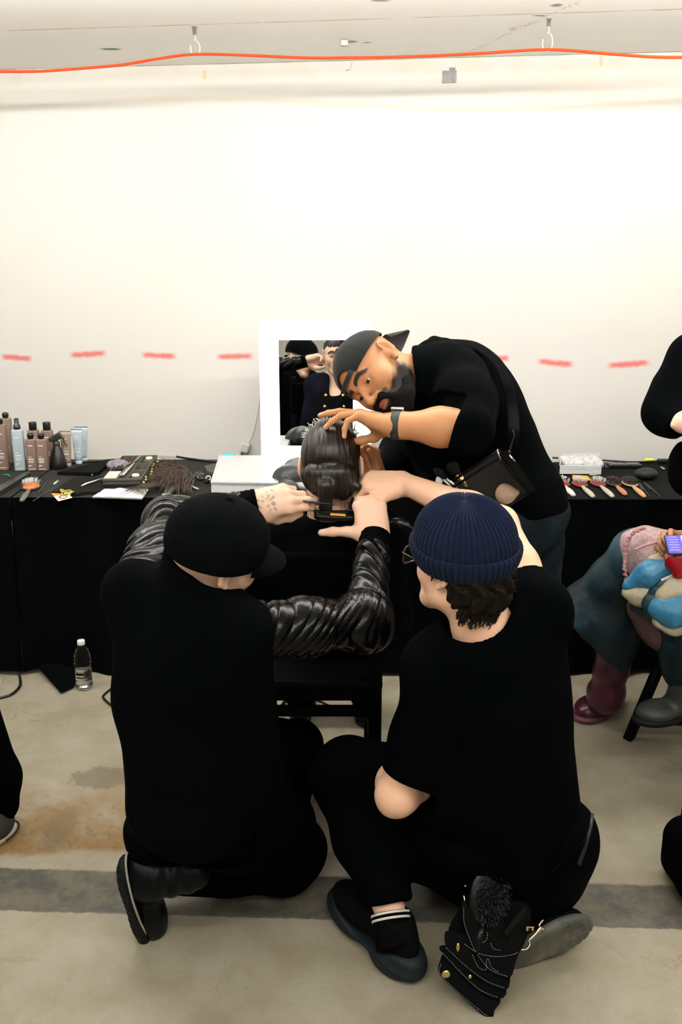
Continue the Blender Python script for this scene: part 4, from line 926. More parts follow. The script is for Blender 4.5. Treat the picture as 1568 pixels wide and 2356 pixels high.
    def band(u, v):
        th = u*2*math.pi; rib = abs(math.cos(NR*th/2)); k = v*2*math.pi
        zc_ = -.018+.022*math.cos(k-math.pi)*1.25+.002*math.sin(2*th); tk = .0065*math.sin(k-math.pi)
        rr = 1.035+.02*math.cos(th*2); g = .0026*(rib**.7-.6)*(1 if math.sin(k-math.pi) > -.2 else 0)*2
        rx, ry = (.1015+tk+g)*rr, (.1135+tk+g)*rr; tap = 1-.12*max(0, -zc_-.0)/.05
        return cb+Rb@A3(rx*math.sin(th)*tap, ry*math.cos(th)*tap, zc_+.008*math.cos(th)*0)
    b.grid(band, NR*10, 25, 0, wrap=True); b.build('turn_up', wool, bo)
    # glasses
    g = MB(); fr = mat('glasses_frame', (.012, .012, .013), .2)
    def lens(sx):
        return [W(sx*(.039+.031*math.copysign(abs(math.cos(a))**.6, math.cos(a))), .124-.010*abs(.039+.031*math.cos(a))/.07, -.002+.021*math.copysign(abs(math.sin(a))**.6, math.sin(a))) for a in np.linspace(0, 2*math.pi, 33)[:-1]]
    for sx in (-1, 1): g.tube(lens(sx), .0024, 6, closed=True)
    g.tube([W(-.008, .123, .006), W(0, .126, .008), W(.008, .123, .006)], .0018, 6)
    for sx in (-1, 1): g.tube(catmull([W(sx*.069, .115, .008), W(sx*.078, .105, .009), W(sx*.082, .03, .008), W(sx*.083, -.005, .006), W(sx*.082, -.02, -.01)], 5), .0019, 6)
    g = g.build('glasses', fr, t)
    for sx in (-1, 1):
        l = MB(); ring = lens(sx); cc = np.mean(ring, 0); l.add([cc]+ring, [(0, i+1, (i+1) % len(ring)+1) for i in range(len(ring))]); l.build('lens', mat('lens_glass', (1, 1, 1), .02, trans=1.0, ior=1.05), g)
    return h
hB = person_B()
# ================================================================== C: bending stylist, cap worn backwards
def person_C():
    Rh = np.array([[-.2546, -.3916, -.8842], [.5550, -.8079, .1980], [-.7919, -.4404, .4230]]); hc = A3(.0977, 2.4605, 1.349)
    Rh = frame(Rh[:, 1], Rh[:, 2]); h = head_sdf(hc, Rh, 1.0, jaw=1.12, lid=.0005); W = h['W']
    pel = P(1185, 1165, 2.66); che = P(1080, 945, 2.66); nb = P(992, 866, 2.53)
    sL = P(1060, 872, 2.48); sR = P(1010, 850, 2.80); eL = P(1072, 985, 2.28); wL = P(900, 978, 2.335); eR = P(925, 1045, 2.80); wR = P(868, 1098, 2.56)
    t = empty('person', (pel[0], pel[1], 0), 'bearded person in black sweatshirt and backward grey cap, bending over the seated person', 'person')
    hl = hand_sdf(wL, P(822, 955, 2.36)-wL, A3(.12, .30, .95), True, [(4, 12, 8), (10, 14, 8), (24, 26, 12), (44, 42, 20)], [(.55, .65, -.75), (.1, .9, -.5), (0, .95, -.4)], (.10, .02, -.05, -.10), s=1.05)
    hr = hand_sdf(wR, P(852, 1045, 2.55)-wR, A3(.75, .5, .1), False, [(45, 50, 30), (50, 55, 30), (52, 58, 30), (55, 60, 35)], [(.5, .8, -.3), (.2, .95, -.2), (.1, .95, -.2)], s=.98)
    hL = pel+A3(-.07, -.07, -.03); hR = pel+A3(.06, .07, -.03); kL = A3(hL[0]-.01, hL[1]-.02, .50); kR = A3(hR[0]+.04, hR[1]+.02, .50); aL = A3(kL[0]+.05, kL[1]+.0, .10); aR = A3(kR[0]+.07, kR[1]+.02, .10)
    trunk = U(.06, ell(pel, (.14, .14, .13)), cap(pel, che, .115, .115), ell(che, (.15, .14, .13)), cap(sL, che, .055, .09), cap(sR, che, .055, .09))
    body = U(.03, trunk, cap(nb, W(0, -.028, -.06), .066, .062), cap(nb, che, .07, .08))
    legs = U(.02, chain(.03, (hL, .09), (kL, .06), (aL, .042)), chain(.03, (hR, .09), (kR, .06), (aR, .042)))
    arms = U(.02, chain(.02, (sL, .045), (eL, .038)), cap(lerp(eL, wL, 0), lerp(eL, wL, .35), .049, .050), cap(lerp(eL, wL, .35), lerp(eL, wL, .9), .049, .0315), cap(lerp(eL, wL, .9), wL, .0315, .030), chain(.02, (sR, .055), (eR, .045)), forearm(eR, wR, .045, .029))
    body = U(.03, body, legs, arms, h['f']); body = U(.012, body, hl['f'], hr['f'])
    body_of('body', body, [hc, nb, sL, sR, pel, eR, eL, wR, wL, kL, kR, aL, aR]+hr['pts']+hl['pts'], skC, t, .0029, .14, dict(lips=h['masks']['lips'], brow=h['masks']['brow'], beard=h['masks']['beard'], nail=msum(hr['nail'], hl['nail'])))
    eyeballs(h, t, (-.10, .97, -.12))
    # beard with real volume
    bm = mat('black_beard', (.0055, .004, .0035), .85, spec=.15, bump=(220, 1.0, .006))
    E = lambda x, y, z, a, b_, c_: ell(W(x, y, z), (a, b_, c_), Rh)
    bd = U(.018, E(0, .074, -.108, .034, .030, .026), E(.030, .055, -.098, .026, .034, .024), E(-.030, .055, -.098, .026, .034, .024), E(.05, .022, -.074, .012, .026, .026), E(-.05, .022, -.074, .012, .026, .026),
           cap(W(-.022, .097, -.049), W(-.031, .086, -.080), .0085), cap(W(.022, .097, -.049), W(.031, .086, -.080), .0085), cap(W(-.02, .1015, -.0455), W(.02, .1015, -.0455), .0062), E(0, .085, -.088, .026, .018, .013))
    bd = S(.004, bd, E(0, .105, -.0605, .0215, .014, .0115))
    bd = disp(bd, lambda p: .0007*np.sin(p@A3(500, 200, 300))*np.sin(p@A3(-200, 500, 400)))
    body_of('beard', bd, [hc], bm, t, .0022, .17)
    # studs
    for nm, q in (('nose_stud', (-.0135, .1125, -.030)), ('earring', (-.082, .003, -.030)), ('earring', (-.088, -.006, .026))):
        st = MB(); st.lathe([(.0024*math.sin(a), .0024*math.cos(a)) for a in np.linspace(.05, 3.1, 8)], W(*q), n=10); st.build(nm, steel, t)
    # sweatshirt
    fo = polar_folds(.006, 22, 31)
    c1 = P(1130, 1040, 2.68)
    sw = U(.06, cap(P(1006, 852, 2.60), P(1075, 905, 2.66), .092, .120), cap(P(1075, 905, 2.66), P(1125, 1015, 2.68), .120, .128), cap(P(1125, 1015, 2.68), P(1176, 1115, 2.68), .128, .126), cap(P(1030, 940, 2.66), P(1060, 1060, 2.68), .12, .15), cap(P(1100, 1100, 2.66), P(1165, 1110, 2.67), .12, .125))
    sw = U(.03, sw, off(trunk, .012)); sw = S(.03, sw, plane(pel+A3(0, 0, -.01), nrm(A3(-.25, 0, -1))) if 0 else plane(P(1205, 1185, 2.6), nrm(A3(.05, 0, 1))))
    att = W(0, -.028, -.06); col = S(.005, cap(nb+A3(.03, 0, 0), lerp(nb, att, 1.2), .092, .084), plane(A3(.195, 2.5, 1.3), nrm(A3(1, .0, .04))))
    sw = U(.02, sw, col, cap(P(1000, 795, 2.68), P(1060, 812, 2.68), .026, .035))
    sw = S(.006, sw, cap(nb, lerp(nb, att, 1.5), .058, .072))
    sl = U(.045, cap(P(1045, 872, 2.52), lerp(sL, eL, .55), .085, .082), cap(lerp(sL, eL, .55), eL+A3(.0, .0, .0), .080, .068))
    rf = ring_folds(sL, eL, .004, 55, 41, 1.2)
    sl = U(.03, sl, cap(eL, lerp(eL, wL, .10), .066, .062)); sl = disp(sl, rf); sl = S(.006, sl, I(0, cap(lerp(eL, wL, .10), lerp(eL, wL, 1.1), .085, .095), plane(lerp(eL, wL, .13), -nrm(wL-eL+A3(.03, 0, .05)))))
    sw = U(.03, sw, sl, cap(sL, lerp(sL, eL, .72), .074, .066)); sw = U(.035, sw, chain(.04, (sR, .078), (eR, .066), (lerp(eR, wR, .88), .044)))
    body_of('sweatshirt', disp(sw, fo), [sL, sR, pel, eL, eR, nb, wR, P(1060, 800, 2.6)], black_knit, t, .0045, .2)
    # jeans
    jean = mat('dark_denim', (.0045, .009, .012), .85, spec=.1, bump=(90, .5, .003), vary=(14, (.012, .023, .030), .4, .7))
    jn = U(.05, ell(pel+A3(0, 0, -.02), (.155, .155, .13)), chain(.04, (hL, .105), (kL, .08), (aL+A3(0, 0, .02), .07)), chain(.04, (hR, .105), (kR, .08), (aR+A3(0, 0, .02), .07)), cap(P(1175, 1165, 2.66), P(1165, 1230, 2.66), .12, .12))
    jn = S(.02, jn, plane(pel+A3(0, 0, .06), (0, 0, -1)))
    body_of('jeans', disp(jn, polar_folds(.006, 34, 33)), [pel, kL, kR, aL, aR], jean, t, .006, .2)
    for a_, k_ in ((aL, 0), (aR, 1)):
        hh = a_+A3(.06, 0, -.1+.0); u, so, M, W2 = shoe_sdf(A3(hh[0], hh[1], 0), (-1, -.2, 0), (0, 0, 1), .29); o = body_of('shoe', u, [a_, a_-A3(.22, 0, 0)], boot_leather, t, .006, .12); body_of('sole', so, [a_, a_-A3(.22, 0, 0)], rubber, o, .006, .12)
    # cap: dome open over the forehead with a strap, peak to the back
    dome, fn = cap_dome('cap', h, cap_grey, t, .087, .106, .094, e0=.10, zc=.032, arch=(.50, .46), yc=-.008)
    s_ = MB(); pl = mat('strap_plastic', (.03, .033, .035), .4)
    def stp(u, v):
        th = (u-.5)*.98; z = (v-.5)*.013
        return W(.0870*math.sin(th)*1.0, -.008+.1055*math.cos(th)*1.0, .032+.021+z)
    s_.grid(stp, 40, 4, 0); s_.grid(lambda u, v: (lambda p, c: c+(p-c)*1.018)(stp(u, 1-v), W(0, -.008, .043)), 40, 4, 0)
    so_ = s_.build('strap', pl, dome)
    hd = MB()
    for k in range(7):
        p = stp(.18+.09*k, .5); c = W(0, -.008, .043); hd.lathe([(.0026, 0), (.0026, .0006), (0, .0007)], c+(p-c)*1.02, zframe(nrm(p-c)), 10)
    hd.build('strap_holes', mat('dark_hole', (.004, .004, .004), .6), so_)
    under = mat('grey_underbrim', (.17, .17, .18), .85, bump=(150, .2, .001))
    brim('peak', h, cap_grey, dome, math.pi, .98, .078, .006, .022, .091, .111, .030, tilt=-.62, under=under)
    sq = MB()
    for k in range(6):
        v = .18+.13*k; row = []
        for i in range(31):
            a = (i/30*2-1)*.86; s2 = math.sin(a)/math.sin(.98); x0 = .091*math.sin(a)*.99; y0 = .111*math.cos(a)*.99; ext = .078*math.sqrt(max(0, 1-abs(s2)**2.4))
            x = x0*(1+.12*v*(1-s2**2)); y = y0+ext*v; z = .022*(1-s2*s2)-.0088-(y-y0)*.62-.006*v**1.5-.0042; row.append(W(-x, -.008-y, .030+z))
        sq.tube(row, .0005, 4)
    sq.build('peak_stitching', mat('underbrim_thread', (.11, .11, .12), .9), dome)
    # watch
    wc = lerp(eL, wL, .925); ax = nrm(wL-eL); Mw = zframe(ax, hl['M'][:, 2]); wt = empty('wristwatch', wc, 'square black smartwatch on the tan forearm of the bending person', 'watch')
    b = MB(); b.lathe([(.030, -.0115), (.0372, -.011), (.0380, -.008), (.0380, .008), (.0372, .011), (.030, .0115)], wc, Mw, 48); b.build('strap', mat('green_black_strap', (.012, .022, .022), .6), wt)
    nb_ = Mw[:, 0]; b = MB(); Rw_ = np.stack([ax, np.cross(nb_, ax), nb_], 1); b.box(wc+nb_*.0415, (.036, .031, .0095), Rw_, bev=.004); b.build('watch_case', steel, wt)
    b = MB(); b.box(wc+nb_*.0465, (.031, .027, .002), Rw_, bev=.0008); b.build('screen', mat('black_glass', (.004, .004, .005), .05), wt)
    # shoulder strap and clear pouch
    return dict(h=h, pel=pel, che=che, hl=hl, hr=hr, nb=nb)
hC = person_C()
# ------------------------------------------------------------------ draped tables
TZ = .745
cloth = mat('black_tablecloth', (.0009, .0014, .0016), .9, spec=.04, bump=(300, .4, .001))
cloth_lit_top = mat('black_tablecloth_lit_top', (.021, .0215, .0195), .95, spec=.15, bump=(300, .4, .001))  # lit copy of the same cloth: light on the top put into its colour
def draped_table(x0, x1, y0, y1, label, seed, hem=.015, flare=.05, topm=None):
    t = empty('draped_table', ((x0+x1)/2, (y0+y1)/2, 0), label, 'table', 'cloth covered tables')
    r = random.Random(seed); ph = [r.uniform(0, 6) for _ in range(6)]; n = int((x1-x0)/.012)
    H = TZ-hem
    def wave(x, v):
        a = .006+.030*v
        return a*(math.sin(x*17+ph[0])*.6+math.sin(x*31+ph[1]+.8*math.sin(x*7))*.4+.5*math.sin(x*8+ph[2]))
    b = MB()
    b.grid(lambda u, v: A3(x0+(x1-x0)*u, y0+.006-(wave(x0+(x1-x0)*u, v)+flare*v*v*.6)*(v > 0), TZ-H*v-.004*(v > 0)+.010*math.sin(9*(x0+(x1-x0)*u)+ph[3])*v*v), n, 26, 0)
    for xe, sg in ((x0, -1), (x1, 1)):
        b.grid(lambda u, v: A3(xe+sg*(.004+.02*v*math.sin(14*u+ph[4])*.5+.012*v), y0+(y1-y0)*u-(.03*v*(1-u)), TZ-H*v), 40, 14, 0)
    b.grid(lambda u, v: A3(x0+(x1-x0)*u, y1, TZ-.3*v), 20, 4, 0)
    # rounded front edge and the top
    m = 0
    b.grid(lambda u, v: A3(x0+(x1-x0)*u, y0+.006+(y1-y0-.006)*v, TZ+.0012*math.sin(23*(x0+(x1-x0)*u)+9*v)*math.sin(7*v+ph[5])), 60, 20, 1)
    o = b.build('tablecloth', [cloth, topm or cloth_lit_top], t)
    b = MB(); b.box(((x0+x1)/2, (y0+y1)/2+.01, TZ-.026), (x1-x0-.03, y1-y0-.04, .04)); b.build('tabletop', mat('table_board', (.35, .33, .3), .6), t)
    return t
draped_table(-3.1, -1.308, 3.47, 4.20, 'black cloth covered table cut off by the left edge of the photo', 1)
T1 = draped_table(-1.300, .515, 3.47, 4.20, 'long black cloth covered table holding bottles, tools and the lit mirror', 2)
T2 = draped_table(.52, 1.95, 3.44, 4.14, 'black cloth covered table with hairbrushes, on the right', 3, topm=mat('less_lit_tablecloth_top', (.0040, .0048, .0048), .95, spec=.1, bump=(300, .4, .001)))  # top again lighter than its front, light painted in more weakly
# corner of the cloth spilled on the floor
b = MB(); cc = [PZ(86, 1545, .006), PZ(140, 1596, .006), PZ(168, 1583, .006), PZ(206, 1535, .006)]
def fl(u, v):
    p = lerp(lerp(cc[0], cc[1], v), lerp(cc[3], cc[2], v), u); p[2] += .006+.02*(1-v)+.006*math.sin(u*7)*(1-v); return p
b.grid(fl, 14, 10, 0); b.grid(lambda u, v: fl(1-u, v)-A3(0, 0, .003), 14, 10, 0); o = b.build('cloth_corner', cloth, T1)
def thing_on(name, px, py, label, cat, group=None, z=TZ+.001):
    q = PZ(px, py, z); return empty(name, q, label, cat, group), q
# ------------------------------------------------------------------ hair product bottles
brown_p = mat('taupe_plastic', (.20, .135, .105), .45); blue_p = mat('grey_blue_plastic', (.36, .44, .47), .4); blackp = mat('black_plastic', (.006, .007, .007), .3); white_print = mat('white_print', (.75, .74, .72), .6)
def rrect(w, d, r, n=6):
    o = []
    for qx, qy, a0 in ((1, 1, 0), (-1, 1, 90), (-1, -1, 180), (1, -1, 270)):
        for k in range(n+1): a = math.radians(a0+k*90/n); o.append((qx*(w/2-r)+r*math.cos(a), qy*(d/2-r)+r*math.sin(a)))
    return o
def stack(b, rings, c, R=None, mi=0):
    """rings: (outline, z)"""
    R = np.eye(3) if R is None else R; V = []; n = len(rings[0][0])
    for o, z in rings: V += [np.array(c)+R@A3(x, y, z) for x, y in o]
    F = [(i*n+j, i*n+(j+1) % n, (i+1)*n+(j+1) % n, (i+1)*n+j) for i in range(len(rings)-1) for j in range(n)]
    F += [tuple(reversed(range(n))), tuple((len(rings)-1)*n+j for j in range(n))]; b.add(V, F, mi, True)
def bars(b, c, w, d, rows, R):
    for z, ww, hh, xo in rows: b.box(np.array(c)+R@A3(xo, -d/2-.0006, z), (ww, .0008, hh), R)
def bottle(px, py, h, w, m, top, label, group, yaw=0.0, d=None):
    t, q = thing_on('product_bottle', px, py, label, 'bottle', group); d = d or w*.72; q = q+A3(0, d/2, 0); R = rotz(yaw); r = min(w, d)*.32
    b = MB(); O = lambda k: [(x*k, y*k) for x, y in rrect(w, d, r)]
    stack(b, [(O(.93), 0), (O(1), .004), (O(1), h-.006), (O(.96), h-.002), (O(.6), h)], q, R); b.build('body', m, t)
    b = MB()
    if top == 'disc': b.lathe([(.012, h), (.013, h+.006), (.0145, h+.007), (.0145, h+.02), (.011, h+.024), (.005, h+.026)], q, R, 20)
    elif top == 'cyl': b.lathe([(w*.33, h), (w*.35, h+.002), (w*.35, h+.034), (w*.33, h+.036)], q, R, 24)
    elif top == 'spray':
        b.lathe([(.015, h-.001), (.0155, h+.002), (.0155, h+.018), (.010, h+.021), (.0098, h+.045), (.008, h+.048)], q, R, 20)
    b.build('bottle_cap', blackp, t)
    b = MB(); s = h/.2
    rows = [(h*.80, w*.42, .004, 0), (h*.44, w*.32, .0022, -w*.1), (h*.375, w*.50, .005, -w*.03), (h*.32, w*.5, .0022, -w*.02), (h*.295, w*.5, .0018, -w*.02), (h*.27, w*.42, .0018, -w*.04), (h*.18, w*.3, .003, -w*.12), (h*.155, w*.12, .0035, -w*.2), (h*.065, w*.62, .0024, 0)]
    bars(b, q, w, d, rows, R); b.build('printed_lettering', white_print, t)
    return t
bottle(6, 1083, .206, .054, brown_p, 'disc', 'tall taupe bottle with black cap at the far left, front one', 'taupe product bottles', .05)
bottle(20, 1068, .212, .048, brown_p, 'disc', 'tall taupe bottle behind, peeking over the front one at far left', 'taupe product bottles')
bottle(45, 1084, .186, .050, blue_p, 'spray', 'pale grey-blue spray bottle with black pump, between taupe bottles', None, .10)
bottle(80, 1070, .160, .050, brown_p, 'cyl', 'taupe bottle with broad black cap, left one of the rear pair', 'taupe product bottles')
bottle(112, 1070, .160, .050, brown_p, 'cyl', 'taupe bottle with broad black cap, right one of the rear pair', 'taupe product bottles')
bottle(74, 1084, .143, .047, brown_p, 'disc', 'short taupe bottle in front, left of the pair', 'taupe product bottles', .06)
bottle(98, 1084, .143, .049, brown_p, 'disc', 'short taupe bottle in front, right of the pair', 'taupe product bottles', .02)
def tube_pack(px, py, h, w, m, label, mi=None):
    t, q = thing_on('cream_tube', px, py, label, 'tube', 'standing cream tubes'); q = q+A3(0, .012, 0); b = MB()
    rings = []
    for k in range(12):
        v = k/11; d = .030*(1-v)+.0035*v; ww = w*(.62+.38*v); r = min(ww, d)*.49; rings.append((rrect(ww, d, r), .016+(h-.016)*v))
    stack(b, rings, q); b.build('body', m, t)
    b = MB(); b.lathe([(w*.30, 0), (w*.31, .002), (w*.31, .017)], q, n=24); b.build('bottle_cap', m, t)
    b = MB(); b.box(q+A3(0, 0, h+.002), (w*1.0, .0035, .005)); b.build('crimp', mat('tube_crimp', (.12, .13, .13), .5) , t)
    b = MB()
    for z, ww, hh in ((h*.80, .36, .004), (h*.52, .3, .002), (h*.45, .55, .004), (h*.37, .45, .006), (h*.25, .25, .003)):
        dd = .030*(1-z/h)+.0035*z/h; b.box(q+A3(-w*.04, -dd/2-.001, z), (w*ww, .0008, hh))
    b.build('printed_lettering', white_print, t)
tube_pack(154, 1074, .158, .054, mat('taupe_tube', (.30, .215, .175), .4), 'taupe cream tube standing on its cap, left of the blue tubes')
tube_pack(180, 1068, .157, .052, mat('blue_tube', (.40, .48, .53), .35), 'grey-blue cream tube standing on its cap, in front of its twin')
tube_pack(190, 1062, .158, .060, mat('blue_tube', (.40, .48, .53)), 'grey-blue cream tube standing behind its twin, by the wall')
# trigger spray bottle
t, q = thing_on('trigger_spray_bottle', 130, 1080, 'black trigger spray bottle between taupe bottles and tubes', 'spray bottle'); q = q+A3(0, .03, 0)
b = MB(); b.lathe([(.038, 0), (.040, .004), (.037, .03), (.026, .075), (.016, .098), (.014, .104)], q, n=28); b.build('body', blackp, t)
tg = mat('dark_olive_plastic', (.02, .022, .014), .4); b = MB(); b.lathe([(.015, .102), (.0155, .105), (.0155, .12), (.011, .124)], q, n=18); b.box(q+A3(.004, 0, .142), (.046, .018, .03), roty(-.5), bev=.006); b.box(q+A3(-.022, 0, .13), (.02, .016, .02), roty(.2), bev=.004); b.build('spray_head', tg, t)
b = MB(); b.tube(catmull([q+A3(.02, 0, .150), q+A3(.032, 0, .135), q+A3(.036, 0, .115), q+A3(.045, 0, .103)], 5), [.007]*6+[.005]*10, 8, flat=.6); b.build('trigger', tg, t)
# ------------------------------------------------------------------ brushes
def paddle_brush(px0, py0, px1, py1, label, body, pad, bristle, hm, n=80, group='hairbrushes in a row', z=TZ+.008, hw=.030, bl=.016, thick=.011, bh=None):
    """head centre (px0,py0), handle end (px1,py1)"""
    a = PZ(px0, py0, z); e = PZ(px1, py1, z); ax = nrm(e-a); L = np.linalg.norm(e-a); hl = min(.055, L*.42)
    R = np.stack([np.cross(ax, A3(0, 0, 1)), ax, A3(0, 0, 1)], 1); W = lambda x, y, zz: a+R@A3(x, y, zz)
    t = empty('hairbrush', a-A3(0, 0, .007), label, 'hairbrush', group)
    b = MB()
    b.grid(lambda u, v: (lambda th, ph: W(hw*1.05*math.cos(th)*math.cos(ph), hl*1.05*math.sin(th)*math.cos(ph), thick*.6*math.sin(ph)))(u*2*math.pi, (v-.5)*math.pi), 32, 12, 0, wrap=True); b.build('back', body, t)
    b = MB(); b.grid(lambda u, v: (lambda th, ph: W(hw*.9*math.cos(th)*math.cos(ph), hl*.9*math.sin(th)*math.cos(ph), .004+thick*.75*math.sin(ph)))(u*2*math.pi, v*math.pi/2), 32, 8, 0, wrap=True); b.build('cushion', pad, t)
    b = MB(); r = random.Random(int(px0)); m = 0
    for i in range(int(n*1.6)):
        u, v = r.uniform(-1, 1), r.uniform(-1, 1)
        if u*u+v*v > .92: continue
        p = W(u*hw*.85, v*hl*.85, .004+thick*.7*math.sqrt(1-(u*u+v*v)*.9)); d = R@nrm(A3(u*.55+r.uniform(-.12, .12), v*.5+r.uniform(-.12, .12), 1)); b.tube([p, p+d*bl], [.0009, .0006], 4)
        m += 1
        if m >= n: break
    o = b.build('bristles', bristle, t); o['kind'] = 'stuff'
    b = MB(); p = [W(0, hl*.95, 0), W(0, hl+(L-hl)*.25, 0), W(0, hl+(L-hl)*.65, .001), W(0, L, 0)]; pts = catmull(p, 5); m = len(pts)
    b.tube(pts, [.0075+.0055*math.sin(min(1, max(0, (k/(m-1)-.15)/.85))*math.pi*.93) for k in range(m)], 12, flat=.65, up=(0, 0, 1)); b.build('handle', hm, t)
    return t
wht = mat('grey_bristle', (.55, .53, .48), .5); drk = mat('dark_bristle', (.05, .018, .015), .6); blk = mat('black_bristle', (.05, .042, .03), .6)
redpad = mat('red_cushion', (.20, .02, .02), .5); blkpad = mat('black_cushion', (.012, .010, .010), .5); wood = mat('orange_wood', (.42, .17, .07), .4); wood2 = mat('tan_wood', (.50, .26, .11), .4); pale_h = mat('pale_handle', (.42, .39, .30), .4); ivory = mat('ivory_handle', (.62, .60, .55), .35)
paddle_brush(1292, 1112, 1319, 1140, 'hairbrush with ivory handle, half hidden behind the bending person', redpad, redpad, wht, ivory, 60)
paddle_brush(1333, 1113, 1364, 1143, 'grey bristle hairbrush with pale handle, left of the two alike', redpad, redpad, wht, pale_h, 95)
paddle_brush(1375, 1112, 1409, 1143, 'grey bristle hairbrush with pale handle, right of the two alike', redpad, redpad, wht, pale_h, 95)
paddle_brush(1412, 1112, 1438, 1138, 'dark red bristle hairbrush with stubby orange wooden handle', blkpad, blkpad, drk, wood, 90)
paddle_brush(1448, 1112, 1482, 1143, 'black bristle hairbrush with tan wooden handle, end of the row', wood2, blkpad, blk, wood2, 90)
paddle_brush(72, 1120, 50, 1152, 'hairbrush with orange cushion and white-tipped bristles, front left of the table', mat('smoke_plastic', (.03, .03, .028), .25), mat('orange_cushion', (.85, .20, .03), .45), mat('white_bristle', (.62, .60, .56), .5), mat('smoke_handle', (.10, .095, .08), .25), 75, None, hw=.036, bl=.024)
def flat_thing(name, pts, th, m, label, cat, group=None, z=TZ+.0015, parent=None):
    q = [PZ(x, y, z) for x, y in pts]; n = len(q); b = MB(); c = np.mean(q, 0)
    ar = sum(q[i][0]*q[(i+1) % n][1]-q[(i+1) % n][0]*q[i][1] for i in range(n))
    if ar < 0: q = q[::-1]
    V = q+[v+A3(0, 0, th) for v in q]; b.add(V, [tuple(reversed(range(n))), tuple(range(n, 2*n))]+[(i, (i+1) % n, n+(i+1) % n, n+i) for i in range(n)], 0, False)
    o = b.build(name, m, parent)
    if parent is None: tag(o, label, cat, group)
    return o
def comb(pts, w, label, m=None, teeth=True, group='combs on the left of the table', z=TZ+.003, tail=.5):
    a = PZ(*pts[0], z); e = PZ(*pts[1], z); ax = nrm(e-a); L = np.linalg.norm(e-a); sd = np.cross(ax, A3(0, 0, 1)); t = empty('comb', a, label, 'comb', group); m = m or blackp
    b = MB(); R = np.stack([sd, ax, A3(0, 0, 1)], 1)
    b.box(a+ax*L*tail*.5, (w*.35, L*tail, .004), R, bev=.0012)
    for k in range(int(L*tail/.0032)): b.box(a+ax*(.004+k*.0032)+sd*w*.42, (w*.65, .0012, .0022), R)
    b.build('toothed_part', m, t)
    if tail < 1: b = MB(); b.tube([a+ax*L*tail*.97, e], [.003, .0013], 6); b.build('tail', m, t)
    return t
comb((0, 1122), 0, '') if 0 else None
greyblk = mat('worn_black_plastic', (.022, .022, .019), .35)
comb(((112, 1103), (87, 1136)), .018, 'slim black comb lying right of the orange hairbrush', greyblk, tail=.9)
comb(((124, 1122), (76, 1153)), .022, 'black tail comb whose thin tail reaches the table edge', greyblk, tail=.45)
flat_thing('hair_straightener', [(-4, 1143), (64, 1101), (70, 1096), (66, 1092), (-4, 1128)], .018, greyblk, 'long dark olive hair straightener at the far left table edge', 'hair straightener') 
comb(((42, 1100), (-6, 1120)), .02, 'black comb behind the long straightener at far left', greyblk, tail=1)
b = MB(); b.tube(catmull([PZ(8, 1092, TZ+.006), PZ(18, 1092, TZ+.012), PZ(24, 1097, TZ+.006)], 4), .0022, 6); o = b.build('hair_tie', mat('green_band', (.02, .40, .16), .5), None); tag(o, 'small bright green band left of the orange hairbrush', 'band')
felt = mat('black_felt', (.0025, .0033, .0032), .9, spec=.08); felt2 = mat('dark_grey_cloth', (.009, .0095, .0085), .95, spec=.1); feltc = mat('mid_grey_cloth', (.030, .030, .026), .95, spec=.1)
flat_thing('tool_mat', [(66, 1105), (170, 1103), (125, 1135), (60, 1128)], .002, feltc, 'grey cloth mat under the combs and hairbrush', 'mat', z=TZ+.0005)
t_ = flat_thing('tool_pouch', [(132, 1093), (240, 1066), (262, 1062), (228, 1092), (214, 1095)], .014, felt, 'flat black zipped pouch in front of the cream tubes', 'pouch')
b = MB(); b.lathe([(.004*math.sin(a), .004*math.cos(a)) for a in np.linspace(.05, 3.1, 8)], PZ(212, 1093, TZ+.012), n=10); b.tube([PZ(212, 1094, TZ+.006), PZ(211, 1102, TZ+.004)], .002, 6); b.build('zip_pull', steel, t_)
flat_thing('salon_cape', [(168, 1104), (234, 1100), (232, 1137), (196, 1137), (176, 1141), (120, 1136)], .010, felt2, 'folded dark grey cloth under the white clip', 'cloth')
b = MB(); b.tube([PZ(187, 1118, TZ+.016), PZ(197, 1113, TZ+.019), PZ(213, 1108, TZ+.018), PZ(236, 1100, TZ+.017)], [.003, .0065, .0055, .002], 10, flat=.5); o = b.build('sectioning_clip', ivory); tag(o, 'long white hair clip lying on the folded dark cloth', 'hair clip')
b = MB(); b.tube([PZ(124, 1114, TZ+.006), PZ(133, 1107, TZ+.006)], [.004, .0045], 8); b.tube([PZ(110, 1119, TZ+.006), PZ(124, 1114, TZ+.006)], [.001, .001], 6, mi=1); o = b.build('makeup_swab', [ivory, greyblk]); tag(o, 'small stick with a white tip between the two combs', 'applicator')
# pass card with lanyard
t, q = thing_on('pass_card', 145, 1142, 'orange and white pass card with a face photo and yellow lanyard', 'card'); 
cq = [PZ(118, 1136, TZ+.004), PZ(151, 1127, TZ+.005), PZ(166, 1145, TZ+.006), PZ(134, 1153, TZ+.005)]; b = MB()
def cardp(u, v, h=0): return lerp(lerp(cq[0], cq[1], u), lerp(cq[3], cq[2], u), v)+A3(0, 0, h)
def quad(u0, v0, u1, v1, m, nm, h): b = MB(); b.add([cardp(u0, v1, h), cardp(u1, v1, h), cardp(u1, v0, h), cardp(u0, v0, h), cardp(u0, v1, h-.0008), cardp(u1, v1, h-.0008), cardp(u1, v0, h-.0008), cardp(u0, v0, h-.0008)], [(0, 1, 2, 3), (7, 6, 5, 4), (0, 4, 5, 1), (1, 5, 6, 2), (2, 6, 7, 3), (3, 7, 4, 0)], 0, False); return b.build(nm, m, t)
quad(0, 0, 1, 1, mat('card_white', (.72, .71, .68), .4), 'card', .0); quad(.0, .0, 1, .36, mat('card_orange', (.90, .27, .03), .4), 'orange_band', .0009)
